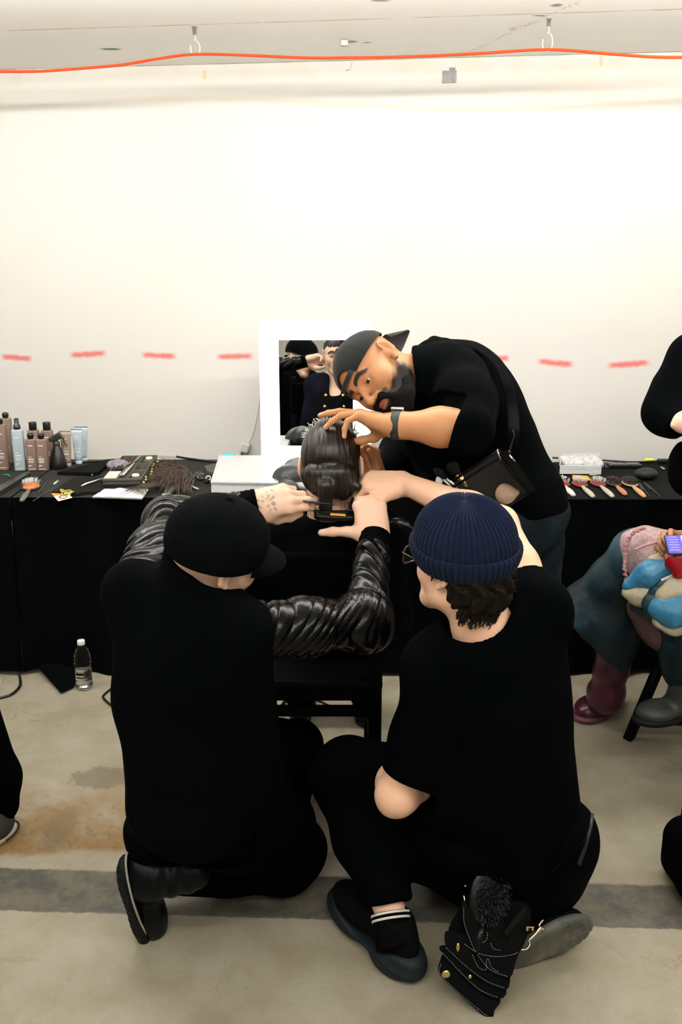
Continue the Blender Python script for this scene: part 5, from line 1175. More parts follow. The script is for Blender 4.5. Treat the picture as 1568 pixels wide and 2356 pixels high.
b = MB(); cen = cardp(.5, .68, .001); rr = [cen+(cq[1]-cq[0])*.26*math.cos(a)+(cq[3]-cq[0])*.24*math.sin(a) for a in np.linspace(0, 2*math.pi, 25)[:-1]]; b.add([cen]+rr, [(0, (i+1) % 24+1, i+1) for i in range(24)], 0, False); b.build('portrait_hair', mat('portrait_dark', (.10, .07, .05), .5), t)
b = MB(); rr = [cen+A3(0, 0, .0006)+(cq[1]-cq[0])*.19*math.cos(a)+(cq[3]-cq[0])*(.18*math.sin(a)+.04) for a in np.linspace(0, 2*math.pi, 25)[:-1]]; b.add([cen+A3(0, 0, .0006)]+rr, [(0, (i+1) % 24+1, i+1) for i in range(24)], 0, False); b.build('portrait_face', mat('portrait_skin', (.70, .45, .33), .5), t)
b = MB(); r = random.Random(2)
for k in range(3):
    pts = [PZ(136+r.uniform(-4, 30), 1126+r.uniform(-3, 3), TZ+.004)]+[PZ(150+r.uniform(-14, 22), 1131+r.uniform(-6, 6), TZ+.005+r.uniform(0, .01)) for _ in range(6)]; b.tube(catmull(pts, 5), .0017, 6)
b.build('lanyard', mat('yellow_cord', (.75, .60, .10), .5), t)
# ------------------------------------------------------------------ compartment tray
tray_m = mat('grey_tray', (.085, .08, .068), .5); q0 = PZ(236, 1119, TZ+.002); q1 = PZ(325, 1117, TZ+.002); q3 = PZ(282, 1063, TZ+.002); ux = nrm(q1-q0); Lx = np.linalg.norm(q1-q0)
vy = q3-q0; Ly = np.linalg.norm(vy); vy = vy/Ly; t = empty('tool_tray', q0, 'open grey tray full of combs, sponges and small tools', 'tray')
def TP(u, v, h): return q0+ux*u*Lx+vy*v*Ly+A3(0, 0, h)
def tbox(b, u0, v0, u1, v1, h0, h1, mi=0):
    V = [TP(u, v, h) for h in (h0, h1) for v in (v0, v1) for u in (u0, u1)]; b.add(V, [(0, 2, 3, 1), (4, 5, 7, 6), (0, 1, 5, 4), (2, 6, 7, 3), (0, 4, 6, 2), (1, 3, 7, 5)], mi, False)
b = MB(); tbox(b, 0, 0, 1, 1, 0, .003)
for u0, v0, u1, v1 in ((0, 0, 1, .02), (0, .98, 1, 1), (0, 0, .02, 1), (.98, 0, 1, 1), (.36, 0, .38, 1), (.62, 0, .64, 1), (.64, .33, 1, .35), (.64, .62, 1, .64), (.02, .30, .36, .32)): tbox(b, u0, v0, u1, v1, 0, .030)
tbox(b, -.01, -.01, 1.01, .0, .024, .032); tbox(b, 1.0, -.01, 1.012, 1, .024, .032); b.build('compartments', tray_m, t)
b = MB(); tbox(b, .03, -.04, .99, -.0101, 0, .010); b.build('lower_tray', mat('black_tray', (.012, .012, .012), .3), t)
crm = mat('cream_sponge', (.78, .72, .52), .7); dk = mat('tray_dark', (.015, .015, .013), .4); rd = mat('small_red', (.6, .05, .04), .4)
def inside(nm, u0, v0, u1, v1, h0, h1, m, lab, cat, grp=None):
    b = MB(); tbox(b, u0, v0, u1, v1, h0, h1); o = b.build(nm, m); tag(o, lab, cat, grp)
inside('makeup_card', .03, .03, .34, .28, .020, .033, crm, 'cream rectangular pad in the front left of the tray', 'pad')
for i, (u, v, lab) in enumerate(((.80, .13, 'pale round powder sponge at the front of the tray'), (.84, .86, 'pale round powder sponge at the back of the tray'))):
    b = MB(); b.lathe([(.012, 0), (.016, .004), (.016, .010), (.012, .014)], TP(u, v, .022), n=20); o = b.build('powder_sponge', crm); tag(o, lab, 'sponge', 'powder sponges in the tray')
labs = ['dark brush lying longest in the tray, leftmost slot', 'thin grey brush second from the left in the tray', 'pale metal stick in the middle slot of the tray', 'grey pencil next to the pale stick in the tray', 'short dark brush tilted over the tray divider']
for i, (u0, v0, u1, v1, m) in enumerate(((.10, .40, .22, .95, dk), (.20, .38, .30, .96, greyblk), (.42, .10, .52, .92, grey_metal), (.50, .08, .58, .90, ivory), (.44, .42, .60, .66, dk))):
    b = MB(); b.tube([TP(u0, v0, .026+.004*i), TP(u1, v1, .028+.003*i)], [.004, .0022], 8); o = b.build('makeup_brush', m); tag(o, labs[i], 'makeup tool', 'tools in the compartment tray')
b = MB(); b.tube([TP(.40, .50, .032), TP(.44, .60, .034)], .006, 8); o = b.build('lipstick', rd); tag(o, 'small red-tipped lipstick in the middle of the tray', 'lipstick')
for i, (v, lab) in enumerate(((.44, 'coiled dark hair pins in the middle right cell of the tray'), (.76, 'dark bands in the rear right cell of the tray'))):
    b = MB()
    for k in range(5): a = k*1.3; c = TP(.72+.1*(k % 2), v+.04*math.sin(a), .008+.004*k); b.tube([c+A3(.010*math.cos(x), .010*math.sin(x), 0) for x in np.linspace(0, 5.9, 14)], .0014, 5)
    o = b.build('hair_bands', dk); tag(o, lab, 'hair bands', 'bands in the tray')
b = MB(); r = random.Random(4)
for k in range(9): b.lathe([(.006*math.sin(a), .006*math.cos(a)) for a in np.linspace(.05, 3.1, 7)], PZ(333+r.uniform(-5, 5)+k*3.3, 1110-k*6, TZ+.012+r.uniform(0, .01)), n=8)
o = b.build('bead_chain', mat('yellow_beads', (.70, .60, .22), .4)); tag(o, 'string of yellow beads along the right side of the tray', 'beads', kind='stuff')
# lilac pouch and small papers behind the tray
lil = body_of('makeup_pouch', disp(ell(PZ(272, 1070, TZ+.025), (.05, .045, .027)), polar_folds(.004, 70, 3)), [PZ(272, 1070, TZ+.02)], mat('lilac_pouch', (.16, .13, .16), .8, vary=(60, (.25, .22, .26), .4, .6)), None, .004, .1); tag(lil, 'mottled lilac soft pouch behind the tray', 'pouch')
flat_thing('paper_note', [(364, 1046), (406, 1049), (405, 1057), (362, 1054)], .014, mat('grey_card', (.42, .41, .37), .7), 'grey card leaning by the wall behind the tray', 'card')
flat_thing('paper_scrap', [(318, 1055), (346, 1053), (350, 1064), (322, 1064)], .012, mat('olive_card', (.22, .22, .17), .7), 'small olive packet behind the tray', 'packet')
flat_thing('paper_scrap', [(343, 1053), (358, 1053), (357, 1058), (344, 1059)], .012, ivory, 'small white packet beside the olive packet', 'packet')
# hair extension bundle
t, q = thing_on('hair_extensions', 385, 1092, 'brown hair extension bundle spilling over the tray and white packet', 'hair extensions')
r = random.Random(11); b = MB(); hx = mat('extension_brown', (.030, .018, .011), .4, vary=(30, (.085, .05, .03), .4, .7), spec=.5)
root = PZ(434, 1089, TZ+.014)
for k in range(620):
    f = r.random(); e = PZ(330+r.uniform(-20, 45)+70*f*f, 1062+72*f+r.uniform(-6, 6), TZ+.006+r.uniform(0, .03)); mid = lerp(root, e, .5)+A3(r.uniform(-.03, .03), r.uniform(-.01, .05)*(1-f), .018+r.uniform(-.01, .012))
    if f < .45: e = PZ(365+r.uniform(-18, 30), 1062+f*60+r.uniform(-5, 12), TZ+.01+r.uniform(0, .025))
    b.tube(catmull([root+A3(r.uniform(-.008, .006), r.uniform(-.010, .010), r.uniform(-.008, .01)), mid, e], 5), [.0011]*6+[.0010]*4+[.0004], 4)
for k in range(50):
    e = PZ(r.uniform(262, 345), 1128+r.uniform(-6, 12), TZ+.012); b.tube(catmull([lerp(root, PZ(345, 1112, TZ+.02), .6+r.uniform(0, .3)), PZ(330+r.uniform(-10, 20), 1118+r.uniform(-3, 3), TZ+.036), e], 5), .0007, 4)
b.build('strands', hx, t); b = MB(); b.lathe([(.009*math.sin(a), .013*math.cos(a)) for a in np.linspace(.05, 3.1, 8)], root, n=12); b.build('bundle_end', mat('bundle_tip', (.45, .30, .24), .5), t)
# white foil packet
b = MB(); cq2 = [PZ(212, 1145, TZ+.002), PZ(240, 1127, TZ+.002), PZ(343, 1127, TZ+.002), PZ(326, 1149, TZ+.002)]
def pk(u, v): p = lerp(lerp(cq2[0], cq2[1], v), lerp(cq2[3], cq2[2], v), u); p[2] += .004+.016*math.sin(math.pi*min(1, max(0, u)))*math.sin(math.pi*v)+.003*math.sin(u*19)*math.sin(v*3); return p
b.grid(pk, 30, 10, 0); b.grid(lambda u, v: (lambda p: A3(p[0], p[1], TZ+.0015))(pk(1-u, v)), 30, 10, 0); o = b.build('foil_packet', mat('white_packet', (.80, .79, .78), .35)); tag(o, 'crumpled white plastic packet at the front edge of the table', 'packet')
b = MB()
for k in range(14): b.box(PZ(243+k*3.0+(0 if k < 6 else 3), 1144+.2*math.sin(k*3), TZ+.016), (.0026, .0010, .0045), rotx(-.6), mi=0 if k < 6 else 1)
b.build('printed_lettering', [mat('print_grey', (.15, .15, .16), .6), mat('print_red', (.7, .2, .15), .6)], o)
# hair straightener open in a V
t, q = thing_on('flat_iron', 386, 1140, 'open black hair straightener with a cord hanging over the table edge', 'hair straightener')
hg = PZ(379, 1143, TZ+.014); a1 = PZ(391, 1103, TZ+.020); a2 = PZ(423, 1103, TZ+.016); gunm = mat('gunmetal_plastic', (.045, .045, .042), .3)
for e, rr in ((a1, .010), (a2, .016)):
    b = MB(); b.tube(catmull([hg, lerp(hg, e, .5), e], 4), [rr*.8]+[rr]*7+[rr*.9], 10, flat=.75, up=(0, 0, 1)); b.build('iron_arm', gunm, t)
b = MB(); b.lathe([(.012, -.012), (.013, -.01), (.013, .01), (.012, .012)], hg, zframe((0, 0, 1)), 16); b.build('hinge', grey_metal, t)
b = MB(); b.tube(catmull([hg, hg+A3(-.004, -.03, .002), A3(hg[0]-.004, 3.455, TZ-.01), A3(hg[0]-.006, 3.44, TZ-.06), A3(hg[0]-.01, 3.435, TZ-.11), A3(hg[0]+.02, 3.43, TZ-.3)], 5), [.008]*4+[.0065]*6+[.004]*16, 8); b.build('cord', gunm, t)
# dark clips pile and ring, small roller
t, q = thing_on('hair_claw', 462, 1100, 'black hair claw with a white ring beside the clear organiser', 'hair claw')
b = MB()
for k in range(4):
    c = PZ(457+k*4.5, 1093+k*4.5, TZ+.014); b.tube([c+rotz(k)@A3(.020*math.cos(a), .012*math.sin(a)*.7, .010*math.sin(a)) for a in np.linspace(0, 4.6, 12)], .0055, 7, flat=.5)
b.build('claw', mat('gloss_black', (.02, .02, .024), .25), t); b = MB(); c = PZ(479, 1100, TZ+.016); b.tube([c+A3(.009*math.cos(a), 0.003*math.cos(a), .009*math.sin(a)) for a in np.linspace(0, 6.28, 17)[:-1]], .0032, 7, closed=True); b.build('ring', ivory, t)
b = MB(); b.tube([PZ(438, 1118, TZ+.006), PZ(446, 1122, TZ+.006), PZ(456, 1125, TZ+.005)], [.006, .005, .004], 8); o = b.build('hair_roller', mat('pale_stub', (.5, .48, .42), .5)); tag(o, 'tiny pale stub lying in front of the hair claw', 'small part')
flat_thing('folded_band', [(470, 1078), (497, 1071), (508, 1066), (488, 1095), (478, 1090)], .012, mat('grey_band', (.055, .055, .055), .7), 'dark grey folded strip leaning on the clear organiser', 'strip')
# ------------------------------------------------------------------ clear organiser
frost = mat('frosted_clear', (.93, .95, .96), .18, trans=.5, ior=1.2, alpha=1.0); frost2 = mat('frosted_white', (.92, .94, .95), .35, trans=.25, ior=1.2)
t, q = thing_on('clear_organiser', 560, 1130, 'big clear plastic compartment box with turquoise latches', 'box')
c0 = PZ(486, 1133, TZ+.001); c1 = PZ(640, 1135, TZ+.001); c3 = PZ(505, 1070, TZ+.001); c2 = PZ(648, 1070, TZ+.001)
def OP(u, v, h): return lerp(lerp(c0, c1, u), lerp(c3, c2, u), v)+A3(0, 0, h)
def ob(b, u0, v0, u1, v1, h0, h1): V = [OP(u, v, h) for h in (h0, h1) for v in (v0, v1) for u in (u0, u1)]; b.add(V, [(0, 2, 3, 1), (4, 5, 7, 6), (0, 1, 5, 4), (2, 6, 7, 3), (0, 4, 6, 2), (1, 3, 7, 5)], 0, False)
b = MB(); ob(b, 0, 0, 1, 1, 0, .003)
for u in (0, .16, .33, .5, .67, .84, .99): ob(b, u, 0, u+.01, 1, .003, .040)
for v in (0, .33, .66, .985): ob(b, 0, v, 1, v+.015, .003, .040)
b.build('compartments', frost2, t); b = MB(); ob(b, -.005, -.01, 1.005, 1.01, .0405, .0445); ob(b, .02, .02, .98, .03, .0446, .047); ob(b, .02, .96, .98, .97, .0446, .047); b.build('lid', frost, t)
for u in (.08, .80):
    b = MB(); ob(b, u, 1.0, u+.13, 1.03, .018, .052); b.build('latch', mat('turquoise_latch', (.05, .62, .66), .35), t)
r = random.Random(8)
for i in range(5):
    u, v = (.25, .72, .42, .6, .12)[i], (.5, .42, .12, .7, .2)[i]; b = MB(); b.tube([OP(u, v, .030), OP(u+.09, v+.03*(i-2), .032)], [.004, .001], 6); o = b.build('hair_pin', greyblk if i else mat('slate', (.12, .18, .2), .4)); tag(o, ['slate pointed pin', 'dark pin at the right', 'dark pin at the front', 'dark pin near the back right', 'dark pin at the left'][i]+' inside the clear organiser', 'hair pin', 'pins in the clear organiser')
# black bag and small clear case behind the client
bg = body_of('crumpled_bag', disp(U(.04, ell(PZ(672, 1098, TZ+.05), (.075, .06, .05)), ell(PZ(682, 1075, TZ+.075), (.045, .05, .04)), ell(PZ(658, 1125, TZ+.03), (.05, .05, .03))), polar_folds(.009, 60, 5)), [PZ(672, 1098, TZ+.05)], mat('shiny_black_cloth', (.018, .019, .022), .45, bump=(30, .5, .01)), None, .0045, .16)
tag(bg, 'crumpled shiny black bag behind the left hand and the seated head', 'bag')
t, q = thing_on('clear_case', 690, 1137, 'small clear plastic case with black base, left of the neck', 'case'); q = PZ(696, 1135, TZ+.001)
b = MB(); b.box(q+A3(0, .03, .008), (.12, .09, .014), bev=.004); b.build('base', blackp, t); b = MB(); b.box(q+A3(0, .03, .028), (.11, .08, .025), bev=.010); b.build('lid', frost, t)
# plug and cable by the mirror
t, q = thing_on('power_adapter', 567, 1058, 'white power adapter on the wall left of the lit mirror', 'adapter'); b = MB(); w0 = on_wall(564, 1028, .02); b.box(w0, (.045, .035, .05), roty(.3), bev=.008); b.box(on_wall(548, 1047, .02), (.035, .02, .02), roty(-.5), bev=.005); b.build('plug', ivory, t)
b = MB(); b.tube(catmull([w0+A3(.02, 0, .02), on_wall(585, 990, .02), on_wall(597, 930, .03), on_wall(600, 880, .06)], 6), .0028, 6); b.tube(catmull([w0+A3(-.01, -.01, -.02), on_wall(556, 1050, .04), PZ(552, 1062, TZ+.01)], 5), .0035, 6, mi=1); b.build('cord', [mat('pale_cord', (.5, .5, .45), .5), greyblk], t)
# black power cord along the back of the tables
cd_ = [(-40, 1070), (60, 1062), (150, 1064), (230, 1060), (300, 1056), (345, 1051), (395, 1050), (440, 1056), (500, 1062), (560, 1060), (620, 1058)]
b = MB(); b.tube(catmull([PZ(x, y, TZ+.008) for x, y in cd_], 6), .0055, 8); o = b.build('power_cable', blackp); tag(o, 'black cord along the back edge of the long table', 'cord')
cd_ = [(1270, 1053), (1330, 1056), (1400, 1060), (1460, 1063), (1540, 1060), (1600, 1062)]
b = MB(); b.tube(catmull([PZ(x, y, TZ+.010) for x, y in cd_], 6), .0045, 8); o = b.build('power_cable', blackp); tag(o, 'black cord along the back edge of the right table', 'cord')
# ------------------------------------------------------------------ lit mirror
MY = 4.06; x0, x1 = P(594, 738, MY)[0], P(856, 738, MY)[0]; z1 = P(700, 738, MY)[2]; z0 = TZ+.004
gx0, gx1 = P(640, 782, MY)[0], P(812, 782, MY)[0]; gz1 = P(700, 782, MY)[2]; gz0 = P(700, 1026, MY)[2]
t = empty('vanity_mirror', ((x0+x1)/2, MY, TZ), 'lit vanity mirror with a glowing white border standing on the black table', 'mirror')
b = MB(); b.box(((x0+x1)/2, MY+.018, (z0+z1)/2), (x1-x0, .026, z1-z0), bev=.006); b.build('back_panel', mat('white_gloss', (.85, .85, .85), .3), t)
glow = mat('mirror_light', (.9, .9, .9), .4, emit=((1.0, .985, .95), 2.6)); b = MB()
for a0, a1_, c0_, c1_ in ((x0, gx0, z0, z1), (gx1, x1, z0, z1), (gx0, gx1, gz1, z1), (gx0, gx1, z0, gz0)): b.box(((a0+a1_)/2, MY+.001, (c0_+c1_)/2), (a1_-a0, .008, c1_-c0_))
b.build('light_border', glow, t)
b = MB(); b.box(((gx0+gx1)/2, MY+.002, (gz0+gz1)/2), (gx1-gx0, .004, gz1-gz0)); b.build('mirror_glass', mat('mirror_glass', (.90, .91, .90), .015, 1.0), t)
b = MB(); b.lathe([(.0, 0), (.045, 0), (.047, .004), (.044, .010), (.01, .014)], PZ(603, 1066, TZ+.001)+A3(0, .01, 0), n=28); b.lathe([(.0, 0), (.045, 0), (.047, .004), (.044, .010), (.01, .014)], PZ(845, 1066, TZ+.001)+A3(0, .01, 0), n=28); b.build('foot', mat('white_gloss', (.85, .85, .85)), t)
# ------------------------------------------------------------------ right table things
t, q = thing_on('cotton_box', 1335, 1090, 'clear box of white cotton rolls behind the hairbrushes', 'box'); b = MB(); e0 = PZ(1284, 1092, TZ+.002); e1 = PZ(1384, 1092, TZ+.002); e3 = PZ(1292, 1062, TZ+.002); e2 = PZ(1380, 1062, TZ+.002)
def BP(u, v, h): return lerp(lerp(e0, e1, u), lerp(e3, e2, u), v)+A3(0, 0, h)
for (u0, v0, u1, v1, h0, h1) in ((0, 0, 1, 1, 0, .003), (0, 0, 1, .03, 0, .04), (0, .97, 1, 1, 0, .04), (0, 0, .02, 1, 0, .04), (.98, 0, 1, 1, 0, .04)):
    V = [BP(u, v, h) for h in (h0, h1) for v in (v0, v1) for u in (u0, u1)]; b.add(V, [(0, 2, 3, 1), (4, 5, 7, 6), (0, 1, 5, 4), (2, 6, 7, 3), (0, 4, 6, 2), (1, 3, 7, 5)], 0, False)
b.build('box', frost, t)
ct_ = mat('cotton', (.62, .62, .62), .8, vary=(50, (.40, .41, .42), .45, .7)); rl = ['first from the left', 'second from the left', 'third from the left', 'rightmost']
for k in range(4):
    o = body_of('cotton_roll', disp(rbox(BP(.14+.235*k, .5, .026), (.024, .07, .020), None, .016), polar_folds(.002, 90, k)), [BP(.14+.235*k, .5, .026)], ct_, None, .004, .11); tag(o, 'white cotton roll in the clear box, '+rl[k], 'cotton roll', 'cotton rolls in the clear box')
b = MB()
for k in range(5): b.tube([PZ(1316, 1094+k*1.8, TZ+.012), PZ(1352+k*2, 1096+k*2.2, TZ+.012)], .0028, 6)
o = b.build('yellow_clip', mat('yellow_plastic', (.70, .42, .04), .4)); tag(o, 'yellow toothed clip behind the grey bristle hairbrushes', 'clip')
b = MB(); b.tube([PZ(1355, 1093, TZ+.008), PZ(1382, 1092, TZ+.008)], .004, 8); o = b.build('steel_clip', grey_metal); tag(o, 'small steel clip in front of the clear box', 'clip')
def palette(px, py, label):
    t, q = thing_on('makeup_palette', px, py, label, 'palette', 'open black palettes'); b = MB(); b.box(q+A3(0, .03, .008), (.075, .06, .016), bev=.004); b.build('base', blackp, t)
    b = MB(); b.box(q+A3(0, .028, .017), (.055, .03, .002)); b.build('pan', mat('pan_grey', (.12, .13, .13), .4), t)
palette(1422, 1078, 'black open palette on the right table, left of two'); palette(1458, 1078, 'black open palette on the right table, right of two')
flat_thing('black_case', [(1388, 1066), (1470, 1068), (1470, 1075), (1392, 1078)], .004, blackp, 'flat black case edge behind the two palettes', 'case', z=TZ+.0005)
b = MB(); b.box(PZ(1495, 1060, TZ+.012)+A3(0, .01, 0), (.040, .02, .018), bev=.004); o = b.build('yellow_block', mat('neon_yellow', (.75, .80, .02), .4)); tag(o, 'neon yellow block at the back of the right table', 'block')
b = MB(); b.box(PZ(1527, 1062, TZ+.012)+A3(0, .01, 0), (.055, .03, .022), bev=.006); o = b.build('small_block', blackp); tag(o, 'small black block right of the neon yellow block', 'block')
o = body_of('mesh_sponge', disp(ell(PZ(1490, 1092, TZ+.024)+A3(0, .02, 0), (.048, .042, .025)), lambda p: .0012*np.sin(p[:, 0]*400)*np.sin(p[:, 1]*400)), [PZ(1490, 1092, TZ+.024)], mat('black_mesh', (.008, .011, .010), .7), None, .004, .1); tag(o, 'round black mesh sponge right of the palettes', 'sponge')
for a, e, lab in (((1470, 1112), (1494, 1143), 'thin dark comb with its tail, left of two at the end of the row'), ((1482, 1110), (1519, 1143), 'thin dark comb with its tail, right of two at the end of the row')): comb((a, e), .014, lab, mat('olive_metal', (.09, .085, .06), .3, .5), group='combs on the right table')
b = MB(); b.tube([PZ(1520, 1075, TZ+.008), PZ(1527, 1079, TZ+.008)], .004, 8); o = b.build('pencil_stub', mat('tan_stub', (.5, .35, .2), .5)); tag(o, 'small tan stub by the mesh sponge', 'pencil')
b = MB(); b.lathe([(.007*math.sin(a), .007*math.cos(a)) for a in np.linspace(.05, 3.1, 8)], PZ(1300, 1099, TZ+.008), n=12); b.lathe([(.005*math.sin(a), .005*math.cos(a)) for a in np.linspace(.05, 3.1, 8)], PZ(1293, 1095, TZ+.008), n=12); o = b.build('glass_stopper', steel); tag(o, 'tiny shiny stopper beside the clear box', 'stopper')
# ------------------------------------------------------------------ the chair
dark_wood = mat('black_lacquer', (.0010, .0013, .0013), .6, spec=.08)
ch = empty('chair', (-.11, 2.5, 0), 'black wooden chair under the seated person, only its back post and rails showing', 'chair')
pr = P(862, 1620, 2.28)[0]; pl = pr-.40
for x in (pl, pr):
    b = MB(); b.box((x, 2.28, .47), (.036, .036, .94), bev=.004); b.build('post', dark_wood, ch)
    b = MB(); b.box((x, 2.72, .245), (.034, .034, .49), bev=.004); b.build('leg', dark_wood, ch)
b = MB(); b.box(((pl+pr)/2, 2.50, .525), (.44, .48, .03), bev=.010); b.build('seat', dark_wood, ch)
b = MB(); b.box(((pl+pr)/2, 2.28, .50), (.40, .022, .045)); b.build('seat_rail', dark_wood, ch)
zr = P(750, 1635, 2.28)[2]; b = MB(); b.box(((pl+pr)/2, 2.28, zr), (.40, .020, .026)); b.build('stretcher', dark_wood, ch)
b = MB(); b.box(((pl+pr)/2, 2.50, .20), (.0, .0, .0)) if 0 else None
for x in (pl, pr): b = MB(); b.box((x, 2.50, .22), (.02, .42, .025)); b.build('stretcher', dark_wood, ch)
b = MB(); b.box(((pl+pr)/2, 2.28, .80), (.43, .042, .20), bev=.012); b.build('back_panel', black_cotton, ch)
# ------------------------------------------------------------------ what the hands hold
t = empty('flat_iron', P(760, 1190, 2.29), 'black hair straightener with an orange plate held at the nape', 'hair straightener')
a = P(722, 1186, 2.275); e = P(905, 1203, 2.31); b = MB(); pts = catmull([a, P(760, 1190, 2.28), P(830, 1192, 2.29), e], 6); b.tube(pts, [.006, .012, .0135]+[.0145]*(len(pts)-3), 14, flat=.8, up=(0, 0, 1)); b.build('lower_arm', mat('satin_black', (.0015, .002, .0022), .3, spec=.2), t)
b = MB(); pts = [P(722, 1177, 2.285), P(760, 1178, 2.29), P(850, 1180, 2.31), P(905, 1196, 2.315)]; b.tube(catmull(pts, 5), .0075, 12, flat=.6, up=(0, 0, 1)); b.build('upper_arm', mat('satin_black', (.006, .007, .008)), t)
b = MB(); c = P(777, 1184, 2.272); b.box(c, (.040, .010, .0045), roty(.06), bev=.001); b.build('plate', mat('orange_plate', (.80, .36, .03), .3), t)
b = MB(); b.tube(catmull([e, P(925, 1204, 2.30), P(948, 1216, 2.28), P(968, 1240, 2.22), P(985, 1290, 2.10), P(1000, 1350, 2.05)], 6), [.0135]*6+[.010]*4+[.005]*30, 8); b.build('cord', blackp, t)
cb_ = empty('comb', P(735, 1158, 2.26), 'slim black cutting comb held against the dark ponytail', 'comb'); a = P(692, 1152, 2.262); e = P(770, 1161, 2.272); ax = nrm(e-a); L = np.linalg.norm(e-a); b = MB(); Rc = np.stack([ax, np.cross(A3(0, -.2, .98), ax), A3(0, -.2, .98)], 1)
b.tube([a, lerp(a, e, .3), lerp(a, e, .8), e], [.004, .0055, .0045, .001], 8, flat=.5); 
for k in range(22): b.box(a+ax*(L*.25+k*.0028)+A3(0, .001, -.004), (.0011, .002, .005), Rc)
b.build('comb_body', blackp, cb_)
ring = mat('gold_ring', (.8, .55, .2), .2, 1.0)
# ------------------------------------------------------------------ clear pouch on the bending person's strap
strap = mat('webbing', (.0012, .0018, .002), .8, spec=.05)
bag = empty('makeup_pouch', P(1150, 1080, 2.36), 'clear vinyl pouch with black edges on a shoulder strap, holding brushes and a sponge', 'bag')
def BG(px, py, d=0.0): return P(px, py, 2.40-(px-1040)/200*.03-d)
def panel(b, pts, th, d=0.0, mi=0):
    n = len(pts); V = [BG(x, y, d) for x, y in pts]+[BG(x, y, d-th) for x, y in pts]
    b.add(V, [tuple(range(n)), tuple(reversed(range(n, 2*n)))]+[(i, n+i, n+(i+1) % n, (i+1) % n) for i in range(n)], mi, False)
vin = mat('clear_vinyl', (.95, .97, .97), .06, trans=1.0, ior=1.12, bump=(9, .5, .003)); trim = mat('pouch_trim', (.0012, .002, .002), .5, spec=.12)
b = MB(); nu, nv = 60, 44; C4 = [(1042, 1118), (1152, 1040), (1212, 1130), (1160, 1166), (1100, 1165)]
def vn(u, v): x = lerp(lerp((1046, 1118), (1150, 1048), u), lerp((1105, 1200), (1208, 1132), u), v); return BG(x[0], x[1], .034+.006*math.sin(math.pi*u)*math.sin(math.pi*v)+.0045*math.sin(17*u+6*v)+.0025*math.sin(31*v-9*u)+.002*math.sin(40*u+3*math.sin(9*v)))
b.grid(vn, nu, nv, 0); b.grid(lambda u, v: vn(1-u, v)+A3(0, .0012, 0), nu, nv, 0); b.build('front_window', vin, bag)
b = MB(); panel(b, [(1040, 1112), (1150, 1036), (1172, 1050), (1216, 1134), (1108, 1206)], .004, -.035); b.build('back_panel', mat('pouch_lining', (.022, .020, .018), .5), bag)
b = MB()
for p, q_ in (((1044, 1104), (1150, 1034)), ((1040, 1122), (1150, 1052)), ((1150, 1052), (1216, 1134)), ((1216, 1134), (1108, 1206))):
    b.tube([BG(*p, .034), BG(*lerp(p, q_, .5), .036), BG(*q_, .034)], .0055, 8, flat=.6)
b.build('edging', trim, bag)
b = MB(); panel(b, [(1150, 1040), (1168, 1036), (1234, 1126), (1216, 1136)], .066, .034); b.build('side_gusset', trim, bag)
b = MB()
for (p, q_) in (((1142, 1034), (1151, 1058)), ((1170, 1047), (1184, 1062))): b.tube([BG(*p, .040), BG(*q_, .040)], .0028, 6)
b.tube(catmull([BG(1166, 1048, .02), BG(1172, 1042, .022), BG(1170, 1036, .022)], 4), .0018, 6); b.build('zip_pull', steel, bag)
b = MB(); b.tube(catmull([BG(1172, 1036, .02), BG(1177, 1018, .02), BG(1182, 1000, .02), BG(1178, 990, .02)], 5), .0042, 8, flat=.6); b.build('clasp', mat('black_chrome', (.12, .13, .13), .12, .9), bag)
sp_ = [BG(1176, 1030, .008), BG(1181, 990, .004), P(1178, 940, 2.46), P(1165, 880, 2.50), P(1140, 830, 2.56), P(1085, 792, 2.62), P(1020, 785, 2.74)]
b = MB(); b.tube(catmull(sp_, 7), .016, 8, flat=.12, up=(0, -1, 0)); b.build('shoulder_strap', strap, bag)
b = MB(); b.tube(catmull([P(938, 1010, 2.52), P(955, 1060, 2.50), P(985, 1110, 2.47), P(1040, 1128, 2.42)], 6), .014, 8, flat=.12, up=(0, -1, 0)); b.build('shoulder_strap', strap, bag)
sg = body_of('makeup_sponge', U(.012, sph(BG(1163, 1137, -.004), .027), cap(BG(1163, 1135, -.004), BG(1188, 1133, -.004), .024, .008)), [BG(1165, 1135)], mat('peach_sponge', (.85, .57, .42), .75), None, .003, .08); tag(sg, 'peach teardrop makeup sponge inside the clear pouch', 'sponge')
def mbrush(p, q_, lab, fer, tip, rr=.0075, d=.0):
    t = empty('makeup_brush', BG(*p, d), lab, 'makeup brush', 'brushes standing in the clear pouch'); a, e = BG(*p, d), BG(*q_, d); ax = nrm(e-a); L = np.linalg.norm(e-a)
    b = MB(); b.tube([a, e], [rr*.6, rr*.75], 10); b.build('handle', trim, t)
    b = MB(); b.tube([e-ax*.002, e+ax*.016, e+ax*.042], [rr*.8, rr*.95, rr*1.15], 14); b.build('ferrule', fer, t)
    b = MB(); s = e+ax*.042; b.tube([s-ax*.002, s+ax*.010, s+ax*.022, s+ax*.032, s+ax*.037], [rr*1.1, rr*1.7, rr*2.0, rr*1.4, rr*.3], 14); b.build('bristles', tip, t)
gold2 = mat('brass_ferrule', (.80, .60, .25), .18, 1.0); bt = mat('black_bristles', (.006, .007, .008), .8, spec=.1)
mbrush((1110, 1170), (1072, 1118), 'makeup brush with a broad gold ferrule and fluffy black head', gold2, bt, .0085, .026)
mbrush((1090, 1160), (1052, 1124), 'thin makeup brush with silver ferrule beside the gold one', steel, bt, .004, .02)
mbrush((1080, 1168), (1042, 1127), 'thin makeup brush with grey ferrule, leftmost in the pouch', grey_metal, bt, .004, .02)
